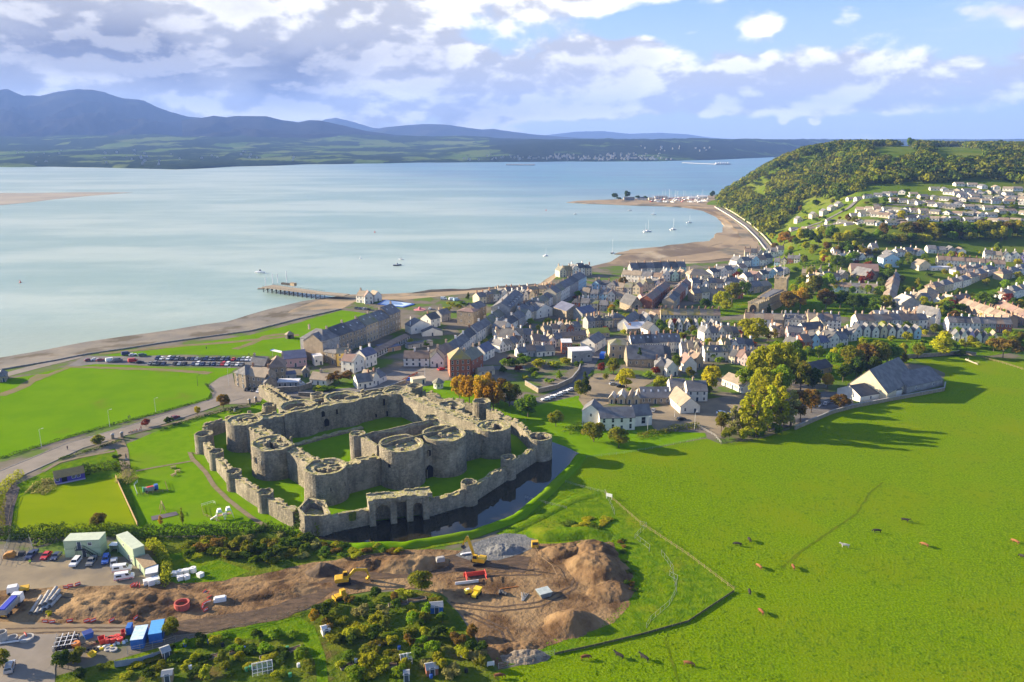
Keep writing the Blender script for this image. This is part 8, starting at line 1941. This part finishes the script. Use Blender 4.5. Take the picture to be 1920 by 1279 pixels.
# ---- park things
pv=empty('pavilion',gz(132,902,.1),ga((108,907),(157,897)),'bowls pavilion with ochre roof and purple-blue front','pavilion')
MB().box(-4.8,0,0,4.8,5,2.5).build('wall',M('pavilion_blue',(.09,.06,.34),rough=.6),pv)
gable_roof(MB(),9.6,5,2.5,1.5,.5).build('roof',M('roof_ochre',(.33,.23,.09),(.27,.19,.08),1,.8),pv)
MB().box(-2.6,-.06,.1,-.9,-.01,2.2).build('doorway',m_open_shade,pv)
for x in (-3.9,1.2,2.8):link('window',win_mesh(1.2,1.0),pv,(x,-.01,.9))
MB().box(-4.8,-1.4,.0,4.8,-1.3,.5).build('low_wall',PM('lilac',(.35,.30,.5)),pv)
for i,(u,v)in enumerate(((325,878),(333,885),(326,892))):
 o=empty('picnic_table',gz(u,v,.05),.3+.4*i,'wooden picnic table, %s of three on the castle lawn'%['farthest','middle','nearest'][i],'picnic table','picnic tables on the castle lawn')
 MB().box(-.95,-.4,.7,.95,.4,.76).build('tabletop',m_wood,o)
 for s in (-1,1):MB().box(-.95,s*.75-.14,.42,.95,s*.75+.14,.47).build('seat',m_wood,o);MB().box(s*.7-.05,-.8,.0,s*.7+.05,.8,.10).box(s*.7-.05,-.4,.1,s*.7+.05,.4,.69).build('leg',m_wood,o)
pb=empty('play_bus',gz(283,921,.1),ga((270,923),(297,917)),'coloured play bus with green, grey and blue ends in the railings','play equipment')
MB().box(-2.0,-.8,.3,1.2,.8,1.6).build('body',m_steel,pb);MB().box(-2.6,-.8,.3,-2.05,.8,1.9).build('front',m_plast['green'],pb);MB().box(1.25,-.8,.3,2.4,.8,2.0).build('rear',m_plast['blue'],pb);MB().box(-1.2,-.5,1.61,.9,.5,1.75).build('roof_panel',m_plast['red'],pb)
for x in (-1.5,1.3):
 for s in (-1,1):MB().tube((x,s*.7,.4),(x,s*.95,.4),.4,.4,10).build('wheel',m_tyre,pb)
sw=empty('swing_frame',gz(305,958,.05),.5,'wooden A-frame swing by the dark mat','play equipment')
for s in (-1,1):MB().tube((-.9,s*1.7,0),(0,s*1.5,3.0),.1).tube((.9,s*1.7,0),(0,s*1.5,3.0),.1).build('a_frame',m_board,sw)
MB().tube((0,-1.6,3.0),(0,1.6,3.0),.1).build('top_bar',m_board,sw)
for y in (-.7,.7):MB().tube((0,y-.2,3.0),(.3,y-.2,.6),.02,.02,5).tube((0,y+.2,3.0),(.3,y+.2,.6),.02,.02,5).box(.15,y-.25,.55,.45,y+.25,.6).build('swing_seat',m_tyre,sw)
sheet('play_mat',px([(283,969),(330,960),(335,966),(285,977)]),.12,M('play_mat',(.10,.085,.10)))
pt_=empty('play_tower',gz(420,972,.05),.5,'white climbing frame with two hooded towers on the lawn','play equipment')
for x in (-1.2,1.6):
 MB().hexa([(x-.8,-.8,2.6),(x+.8,-.8,2.6),(x+.8,.8,2.6),(x-.8,.8,2.6)],[(x-.5,-.7,3.6),(x+.5,-.7,3.6),(x+.5,.7,3.6),(x-.5,.7,3.6)]).build('hood',m_plast['white'],pt_)
 for dx in (-.7,.7):
  for dy in (-.7,.7):MB().tube((x+dx*1.9,dy*1.6,0),(x+dx,dy,2.7),.09,.09,6).build('leg',m_plast['white'],pt_)
 MB().box(x-.8,-.8,1.3,x+.8,.8,1.4).build('platform',m_wood,pt_)
MB().tube((-.4,0,1.5),(.8,0,1.5),.35,.35,10).build('tunnel',m_plast['white'],pt_)
MB().tube((-2.0,.2,1.4),(-4.0,.8,.1),.3,.3,8).build('slide',m_plast['white'],pt_)
fence(px([(378,950),(400,944),(404,946)]),1.0,'thin pale railing left of the white climbing frame',1.6,(.45,.95),PAINT['white'],pt=.06)
fence(px([(378,950),(382,968),(412,980)]),1.0,'thin pale railing curving below the white climbing frame',1.6,(.45,.95),m_wood,pt=.06)
st_=empty('war_memorial',gz(237,863,.1),.4,'small dark statue on a plinth beside the park path','statue');MB().box(-.4,-.4,0,.4,.4,.9).build('plinth',m_conc,st_);MB().lathe([(.25,.9),(.3,1.3),(.22,1.9),(.25,2.2),(.1,2.4),(.15,2.6),(.05,2.75)],n=12).build('figure',m_dsteel,st_)
for i,(u,v)in enumerate(((212,823),(229,820),(468,757),(480,753))):
 o=empty('gate_pillar',gz(u,v),.5,'stone gate pillar, %s'%['left of the park gateway on the road','right of the park gateway on the road','left at the castle end of the road','right at the castle end of the road'][i],'gate pillar');MB().box(-.55,-.55,0,.55,.55,2.0).build('shaft',WALLS['stone'],o);MB().prism([(-.7,-.7),(.7,-.7),(.7,.7),(-.7,.7)],2.0,2.5,0,.4).build('cap',WALLS['grey'],o)
for i,u in enumerate((244,250,256,262)):
 o=empty('bicycle',gz(u,812-i*1.6,.05),1.2+.2*i,'bicycle, %s of four standing by the road gate'%ordl(i,4),'bicycle','bicycles by the road gate')
 for x in (-.5,.5):MB().lathe([(.30,-.02),(.34,-.02),(.34,.02),(.30,.02)],n=14).build('wheel',m_tyre,o,(x,0,.34)).rotation_euler=(math.pi/2,0,0)
 MB().tube((-.5,0,.34),(-.1,0,.75),.025,.025,5).tube((-.1,0,.75),(.4,0,.8),.025,.025,5).tube((.5,0,.34),(.38,0,.95),.025,.025,5).tube((0,0,.34),(.4,0,.8),.025,.025,5).build('frame',m_plast['red'],o);MB().tube((.38,-.25,.97),(.38,.25,.97),.02,.02,5).build('handlebar',m_dsteel,o);MB().box(-.2,-.06,.85,.05,.06,.9).build('saddle',m_dsteel,o)
ds=empty('cannon_ring',gz(440,772,.1),0,'dark ring-shaped flower bed with a stone figure on the castle lawn','flower bed');MB().lathe([(3.2,0),(3.0,.3),(2.2,.3),(2.1,.05)],n=24).build('bed',m_scrub,ds);MB().lathe([(.5,.0),(.4,.9),(.2,1.4)],n=10).build('plinth',m_conc,ds)
# kiosk and cream shed by the castle entrance
ks=empty('kiosk',gz(822,727,.05),.1,'white ticket kiosk with grey pyramid roof behind the castle','kiosk');MB().prism([(2.6*math.cos(k*math.pi/4+.39),2.6*math.sin(k*math.pi/4+.39))for k in range(8)],0,2.8).build('wall',WALLS['white'],ks);MB().prism([(3.3*math.cos(k*math.pi/4+.39),3.3*math.sin(k*math.pi/4+.39))for k in range(8)],2.8,5.0,0,.1).build('roof',ROOFS['mossy'],ks)
for k in (4.0,4.8,5.5):o=link('window',win_mesh(.9,1.3),ks,(2.42*math.cos(k),2.42*math.sin(k),.9));o.rotation_euler=(0,0,k+math.pi/2)
box_thing('entrance_shed',(774,722),(799,719),4.5,2.8,WALLS['cream'],'long cream flat-roofed shed behind the castle far tower','shed',0,0,.6,())
hs_bin=None
wl=empty('blue_lorry',gz(1130,672,.06),ga((1126,676),(1134,662)),'big blue covered lorry in the lane by the modern grey block','lorry');MB().side([(-4.0,.7),(2.4,.7),(2.4,2.8),(2.0,3.4),(-3.6,3.4),(-4.0,2.8)],-1.3,1.3).build('body',M('lorry_blue',(.03,.16,.60),rough=.4),wl);MB().hexa([(2.5,-1.2,.5),(4.4,-1.2,.5),(4.4,1.2,.5),(2.5,1.2,.5)],[(2.5,-1.2,2.6),(4.1,-1.2,2.6),(4.1,1.2,2.6),(2.5,1.2,2.6)]).build('cab',PAINT['blue'],wl)
for x in (-2.8,-1.6,3.3):
 for s in (-1,1):MB().tube((x,s*.95,.5),(x,s*1.25,.5),.5,.5,12).build('wheel',m_tyre,wl)
sf=empty('beach_shelter',gz(543,634,.05),.3,'small dark hexagonal shelter on the shore green','shelter');MB().prism([(2.6*math.cos(k*1.047),2.6*math.sin(k*1.047))for k in range(6)],0,2.6).build('wall',M('shelter_dark',(.10,.09,.08)),sf);MB().prism([(3.2*math.cos(k*1.047),3.2*math.sin(k*1.047))for k in range(6)],2.6,4.4,0,.12).build('roof',ROOFS['tan'],sf);MB().box(-.6,-2.75,0,.6,-2.45,2.0).build('doorway',m_open_shade,sf)
hs((-6,718),(12,716),9,3.0,2.2,'stone','slate','dark little lodge at the left edge of the green','hip',(),(2,1),name='lodge',cat='lodge')
aw=empty('awning',gz(522,671,.05),ga((508,669),(535,675)),'long white and blue awning beside the dark blue roof','awning');MB().side([(-5.5,3.2),(5.5,3.2),(5.5,3.6),(-5.5,3.6)],0,2.2).build('canopy',m_plast['white'],aw);MB().box(-6.4,0,3.1,-5.55,2.2,3.8).box(5.55,0,2.9,6.8,2.2,3.9).build('end_panel',m_plast['blue'],aw)
for x in (-5,0,5):MB().tube((x,.2,0),(x,.2,3.2),.08).build('post',m_steel,aw)
# ---- allotment sheds and glasshouses
def shed(pA,pB,dp,h,rise,wm,rm,label):return box_roof(pA,pB,dp,h,rise,wm,rm,label)
def box_roof(pA,pB,dp,h,rise,wm,rm,label,name='shed',cat='shed'):
 a,b=G(*pA),G(*pB);L=math.hypot(b[0]-a[0],b[1]-a[1]);r=empty(name,((a[0]+b[0])/2,(a[1]+b[1])/2,.05),math.atan2(b[1]-a[1],b[0]-a[0]),label,cat)
 MB().box(-L/2,0,0,L/2,dp,h).build('wall',wm,r);gable_roof(MB(),L,dp,h,rise,.2,.1).build('roof',rm,r);link('door',DOORM,r,(0,-.01,0));return r
m_shr=M('shed_felt',(.30,.32,.33),(.24,.26,.27),1,.8)
shed((807,1152),(831,1150),2.6,2.0,.7,m_cb,m_shr,'bright blue shed with grey roof at the allotment fence')
shed((800,1270),(822,1266),2.4,2.0,.7,M('shed_red',(.30,.12,.07),rough=.8),m_shr,'red-brown shed with grey roof at the bottom of the allotments')
shed((757,1279),(768,1278),1.8,1.9,.4,M('shed_bluegrey',(.20,.30,.42),rough=.8),m_shr,'small blue-grey shed left of the red-brown shed')
shed((606,1196),(620,1192),2.4,1.9,.6,M('shed_white',(.55,.50,.45),rough=.8),M('shed_roof_white',(.55,.54,.52)),'off-white shed beside the orange shrub')
shed((306,1240),(322,1234),2.6,2.2,.6,m_dsteel,m_shr,'dark shed with grey roof at the end of the corrugated wall')
shed((304,1282),(324,1279),2.2,2.0,.5,m_wood,m_shr,'brown shed with grey roof at the bottom left allotments')
def glasshouse(pA,pB,dp,h,label):
 a,b=G(*pA),G(*pB);L=math.hypot(b[0]-a[0],b[1]-a[1]);r=empty('greenhouse',((a[0]+b[0])/2,(a[1]+b[1])/2,.05),math.atan2(b[1]-a[1],b[0]-a[0]),label,'greenhouse')
 mb=MB();k=max(3,int(L/1.0))
 for i in range(k+1):
  x=-L/2+L*i/k
  for y in (0,dp):mb.tube((x,y,0),(x,y,h),.05,.05,5)
  mb.tube((x,0,h),(x,dp/2,h+.7),.05,.05,5).tube((x,dp,h),(x,dp/2,h+.7),.05,.05,5)
 for y,z in ((0,h),(dp,h),(dp/2,h+.7),(0,h/2)):mb.tube((-L/2,y,z),(L/2,y,z),.05,.05,5)
 mb.build('frame',PAINT['white'],r)
 gm=bpy.data.materials.get('greenhouse_glass')or bpy.data.materials.new('greenhouse_glass');gm.use_nodes=True;q=gm.node_tree.nodes['Principled BSDF'];q.inputs['Alpha'].default_value=.25;q.inputs['Base Color'].default_value=(.5,.55,.52,1);q.inputs['Roughness'].default_value=.15
 MB().add([(-L/2,.03,0),(L/2,.03,0),(L/2,.03,h),(-L/2,.03,h),(L/2,dp/2,h+.68),(-L/2,dp/2,h+.68),(-L/2,dp,h),(L/2,dp,h)],[(0,1,2,3),(3,2,4,5),(5,4,7,6)]).build('glazing',gm,r)
glasshouse((474,1270),(512,1262),2.6,1.8,'white framed greenhouse at the bottom of the left allotments')
glasshouse((752,1250),(773,1246),2.4,1.6,'small white framed greenhouse in the middle allotments')
m_bed=M('bed_timber',(.25,.22,.18),(.2,.17,.13),2)
rnd=random.Random(31)
for i,(a,b)in enumerate((((488,1240),(540,1226)),((540,1226),(566,1218)),((729,1140),(765,1134)),((765,1132),(800,1126)),((430,1228),(460,1222)),((380,1240),(410,1234)),((716,1256),(745,1250)),((640,1258),(664,1250)))):
 A,B=G(*a),G(*b);L=math.hypot(B[0]-A[0],B[1]-A[1]);r=empty('raised_bed',((A[0]+B[0])/2,(A[1]+B[1])/2,.05),math.atan2(B[1]-A[1],B[0]-A[0]),'timber raised bed, %s'%['grey, upper left allotments','by the end of the grey upper left bed','top of the middle allotments','right of the top middle bed','left allotments, short','left allotments, shortest and lowest','beside the small greenhouse','lower middle by the grass path'][i],'raised bed')
 MB().box(-L/2,-.1,0,L/2,0,.5).box(-L/2,1.3,0,L/2,1.4,.5).box(-L/2,.001,0,-L/2+.1,1.299,.5).box(L/2-.1,.001,0,L/2,1.299,.5).build('frame',m_bed,r);MB().box(-L/2+.11,.01,.05,L/2-.11,1.29,.4).build('soil',m_mud,r)
for i in range(22):
 u,v=rnd.uniform(340,900),rnd.uniform(1205,1272)
 if 560<u<640:continue
 k=['blue water butt','white barrel','black compost bin','green water butt'][i%4]
 drum(gz(u,v,.05),.4,.95,m_plast[k.split()[0]]if k.split()[0]in m_plast else m_tyre,'%s standing in the allotments, %s from the left side of its plots'%(k,names[(i//4)%5]),k.split()[-1],k.split()[-1],group='allotment bins and butts')
 # fallen log
lg=empty('fallen_tree',gz(1822,680,.05),ga((1808,674),(1838,686)),'pale fallen tree trunk lying in the top corner of the pasture','log');MB().tube((-5,0,.45),(5,0,.35),.5,.25,9).build('trunk',M('dead_wood',(.42,.36,.28),(.34,.28,.2),2),lg);MB().tube((2,0,.5),(4,1.6,1.4),.2,.06,6).tube((-3,0,.5),(-4.5,1.2,1.5),.2,.06,6).build('branch',M('dead_wood',(.4,.36,.28)),lg)
# ---- shore: pier, pool, boats
pier=empty('pier',(*G(575,548,1.5),0),0,'wooden pier on dark piles running out from the sandy shore','pier')
PO=(-pier.location.x,-pier.location.y,0)
pA,pB2,pC=G(650,553,1.5),G(600,549,1.5),G(502,536,1.5)
m_deck=M('pier_deck',(.33,.28,.20),(.26,.21,.15),.3,.9,stretch=(1,4,1));m_pile=M('pier_pile',(.04,.036,.032),(.07,.06,.05),1)
dq=ribbon([pA,pB2,pC],[9,10,13])
MB().prism(dq,.9,1.5).build('deck',m_deck,pier,PO)
L=math.hypot(pC[0]-pB2[0],pC[1]-pB2[1])
for i in range(13):
 p=l2(pB2,pC,i/12);nx,ny=-(pC[1]-pB2[1])/L,(pC[0]-pB2[0])/L
 mb=MB()
 for s in (-5.0,0,5.0):mb.tube((p[0]+nx*s,p[1]+ny*s,-5),(p[0]+nx*s,p[1]+ny*s,1.1),.28,.28,8)
 mb.tube((p[0]+nx*5,p[1]+ny*5,-2.6),(p[0]-nx*5,p[1]-ny*5,.9),.16,.16,6)
 mb.build('pile',m_pile,pier,PO)
for s in (-1,1):
 w2=[(p[0]+nx*s*5.2,p[1]+ny*s*5.2)for p in (pB2,pC)]
 k=[(l2(w2[0],w2[1],i/20))for i in range(21)]
 mb=wall_along(MB(),k,2.4,2.5,.08)
 for q in k:mb.box(q[0]-.06,q[1]-.06,1.5,q[0]+.06,q[1]+.06,2.5)
 mb.build('railing',m_pile,pier,PO)
tag(MB().prism(ribbon([G(505,540,-2.2),G(484,540,-2.2)],4),-3.3,-2.3).build('pontoon',m_deck),'low landing stage at the sea end of the pier','landing stage')
for i,(u,v,h)in enumerate(((499,543,9),(512,532,8),(521,530,7),(538,531,10))):tag(MB().tube((0,0,-5),(0,0,h-3),.4,.35,10).lathe([(.5,h-3),(.5,h-2.6),(.05,h-2.2)],n=10).build('mooring_post',PAINT['white'],None,(*G(u,v,SEA),0)),'tall white mooring post, %s of four at the pier head'%ordl(i,4),'post','white mooring posts at the pier head')
kb=empty('pier_kiosk',(*G(543,535,1.5),1.5),ga((530,534),(560,538)),'dark low boat-trip kiosk on the pier head','kiosk');MB().box(-9,-1.2,0,2,1.2,1.6).build('shelter',m_pile,kb);MB().box(2.1,-1.4,0,7,1.4,2.4).build('hut',M('hut_tan',(.45,.35,.22)),kb);MB().box(1.9,-1.6,2.4,7.2,1.6,2.6).build('roof',ROOFS['tan'],kb)
pool=empty('paddling_pool',gz(745,569,.03),0,'pale paddling pool with blue surround beside the beach house','pool')
q=[(x-pool.location.x,y-pool.location.y)for x,y in px([(708,571),(722,563),(778,571),(757,577)])]
MB().prism(q,0,.5).build('surround',m_plast['blue'],pool);c_=(sum(p[0]for p in q)/4,sum(p[1]for p in q)/4)
MB().prism([l2(c_,p,.85)for p in q],.5,.55).build('basin',M('pool_water',(.55,.68,.78),rough=.2),pool)
ic=empty('play_mat_pad',gz(787,581,.05),0,'red round play surface on the shore green','play area');MB().lathe([(4.5,0),(4.5,.15),(.1,.2)],n=24).build('pad',PM('pad_red',(.48,.17,.17),.8),ic);MB().lathe([(1.2,.2),(1.0,1.6),(.1,2.4)],n=12).build('post',PM('pinkred',(.6,.15,.2)),ic)
m_hull={'white':PM('hull_white',(.75,.75,.74),.3),'dark':PM('hull_dark',(.03,.04,.06),.3),'blue':PM('hull_blue',(.06,.12,.3),.3),'red':PM('hull_red',(.4,.06,.05),.3)}
HULL={}
def hull_mesh(k):
 if k in HULL:return HULL[k]
 n_=9;V=[];
 for i in range(n_):
  s=i/(n_-1);x=-.5+s;bm=.17*(1-max(0,(s-.45)/.55)**2.2)*(.8+.2*min(1,s*3));dz_=.03*s*s
  V+=[(x,-bm,.12+dz_),(x,-bm*.8,.0),(x,0,-.06+.06*max(0,(s-.6)/.4)),(x,bm*.8,0),(x,bm,.12+dz_)]
 f=[]
 for i in range(n_-1):
  for j in range(4):f.append((i*5+j,i*5+j+1,i*5+j+6,i*5+j+5))
  f.append((i*5+4,i*5,i*5+5,i*5+9))
 f.append((0,4,3,2,1))
 HULL[k]=MB().add(V,[q[::-1]for q in f]).mesh('hull',m_hull['white']);return HULL[k]
def boat(loc,L,ang,hull,label,masts=1,mh=1.25,cabin=True,group=None,name=None,z=SEA):
 nm=name or ('sailing_boat' if masts else 'motor_boat');r=empty(nm,(loc[0],loc[1],z),ang,label,'boat',group)
 h=link('hull',hull_mesh(0),r,mat=m_hull[hull]);h.scale=(L,L,L)
 if cabin:MB().hexa([(-.15*L,-.1*L,.115*L),(.18*L,-.08*L,.12*L),(.18*L,.08*L,.12*L),(-.15*L,.1*L,.115*L)],[(-.13*L,-.08*L,.2*L),(.1*L,-.06*L,.2*L),(.1*L,.06*L,.2*L),(-.13*L,.08*L,.2*L)]).build('cabin',m_hull['white'],r)
 if not masts:MB().hexa([(-.05*L,-.07*L,.2*L),(.08*L,-.06*L,.2*L),(.08*L,.06*L,.2*L),(-.05*L,.07*L,.2*L)],[(-.05*L,-.06*L,.3*L),(.03*L,-.05*L,.3*L),(.03*L,.05*L,.3*L),(-.05*L,.06*L,.3*L)]).build('wheelhouse',m_glass,r)
 for i in range(masts):
  x=(.08-.32*i)*L;m=mh*L*(1-.3*i)
  MB().tube((x,0,.1*L),(x,0,.1*L+m),.016*L,.012*L,6).tube((x,0,.28*L),(x-.35*L,0,.27*L),.012*L,.012*L,5).tube((x-.02*L,0,.30*L),(x-.33*L,0,.29*L),.026*L,.018*L,6).build('mast',m_hull['white'],r)
 return r
boat(G(488,512,SEA),11,-.35,'white','white motor cruiser moored off the pier head',0)
boat(G(745,498,SEA),8.5,.3,'dark','dark hulled boat moored off the town',0);boat(G(752,487,SEA),6.5,-.4,'white','small white boat behind the dark hulled boat',0)
boat(G(1023,480,SEA),7,.8,'white','white sailing boat off the waterfront terrace');boat(G(1214,435,SEA),12,.3,'white','white two-masted yacht in the bay',2,1.3);boat(G(1262,431,SEA),10,.5,'white','white yacht right of the two-masted yacht',1,1.5)
boat(G(1292,418,SEA),9,.2,'white','white yacht nearest the tidal flat in the bay');boat(G(1225,403,SEA),9,-.3,'white','white yacht below the boatyard spit',1,1.2);boat(G(1181,395,SEA),7,.1,'white','small white boat below the spit',0);boat(G(1148,475,SEA),8,1.2,'dark','dark yacht grounded at the mud edge',1,2.0);boat(G(1079,402,SEA),6,.1,'white','tiny white boat left of the spit bay',0)
for i,(u,v)in enumerate(((38,530),(703,436),(676,485),(1024,395))):tag(MB().lathe([(.9,-.3),(1.0,.3),(.3,1.2),(.25,2.4)],n=10).build('buoy',m_plast['red']if i!=2 else m_plast['white'],None,(*G(u,v,SEA),SEA)),['red buoy far left on the water','red buoy in the middle of the strait','white buoy off the pier','red buoy out beyond the bay'][i],'buoy')
rnd=random.Random(17);k_=0
for i in range(44):
 u=1222+i*2.45+rnd.uniform(-.8,.8);v=373.5+rnd.uniform(-1.5,6.0)
 boat(G(u,v,-2.3),rnd.uniform(8,12),rnd.uniform(0,3.1),rnd.choice(['white','white','white','blue','red']),'yacht laid up ashore among the masts on the boatyard spit',1,rnd.uniform(1.1,1.9)if 1240<u<1320 else 1.0,True,'yachts laid up on the boatyard spit',z=-2.2)
for i,(u,v,w_)in enumerate(((1180,375,22),(1205,375,18),(1240,373,26),(1300,374,20),(1318,372,22),(1222,376,12))):
 p=G(u,v,-2.4);house((p[0]-w_/2,p[1]),(p[0]+w_/2,p[1]),10,4,2,['grey','white','grey','white','white','cream'][i],['dark','slate','slate','white','white','tan'][i],'boatyard shed, %s of six along the spit'%ordl(i,6),'gable',(),(4,1),False,False,0,'boatyard sheds on the spit','boat_shed','shed',z=-2.4)
 # far shore: quay, boats, a distant town that reads as one mass
def far_town():
 r=np.random.RandomState(3);V,Fc=[],[];mbs=MB()
 for u0,u1,v0,v1,n_,in ((960,1120,293,300,50),(1040,1240,288,299,70),(1120,1260,297,301,40),(1200,1330,274,286,16),(0,300,280,308,26),(300,560,285,300,14),(860,960,290,301,14)):
  for i in range(n_):
   u=r.uniform(u0,u1);t=G(u,300,SEA);t=t[0]/t[1];v=r.uniform(v0,v1)
   y0=shore_y(t)
   for D in range(60,2600,20):
    z=far_z(t,D)+3
    if PJ(t*(y0+D),y0+D,z)[1]<=v:break
   x,y=t*(y0+D),y0+D;a,b,h=r.uniform(5,13),r.uniform(5,8),r.uniform(3.5,7)
   mbs.side([(-a/2,-4),(a/2,-4),(a/2,h),(0,h+3),(-a/2,h)],-b/2,b/2,0)
   k=len(mbs.v)-10
   for q in range(k,k+10):p=mbs.v[q];mbs.v[q]=(p[0]+x,p[1]+y,p[2]+z)
   mbs.m[-5]=1;mbs.m[-4]=1
 o=mbs.build('distant_town',[M('far_wall',(.42,.40,.37)),M('far_roof',(.20,.19,.20))])
 tag(o,'distant town of pale houses on the far shore','town',None,'stuff')
far_town()
p=G(975,310,SEA);tag(MB().prism([(p[0]-70,p[1]),(p[0]+70,p[1]-20),(p[0]+75,p[1]+40),(p[0]-70,p[1]+60)],SEA-1,1.5).build('far_quay',m_conc),'grey stone quay jutting from the far shore','quay')
p=G(1342,309,SEA);q=G(1280,306,SEA)
fp=empty('far_pier',(*p,SEA),0,'long low pier reaching into the strait from the far town','pier');wall_along(MB(),[(0,0),(q[0]-p[0],q[1]-p[1])],2,4,7).build('deck',m_conc,fp);MB().prism([(-5,-15),(75,-15),(75,15),(-5,15)],2,5).build('pier_head',m_conc,fp)
for k in range(6):MB().box(k*12,-6,5,k*12+7,6,11).build('kiosk',PAINT['white'],fp)
# ================================================================ AIR
hz=bpy.data.materials.new('haze_air');hz.use_nodes=True
t_=NT(hz.node_tree)
for n_ in list(hz.node_tree.nodes):hz.node_tree.nodes.remove(n_)
pv=t_.n('ShaderNodeVolumePrincipled',{'Color':(.25,.44,1.0,1),'Density':.00006,'Anisotropy':0.0})
t_.n('ShaderNodeOutputMaterial',{'Volume':pv.outputs[0]})
ho=MB().box(-20000,-400,-8,20000,20500,1060).build('haze',hz)
tag(ho,kind='stuff',label='thin blue haze of air over the strait and mountains',cat='haze')
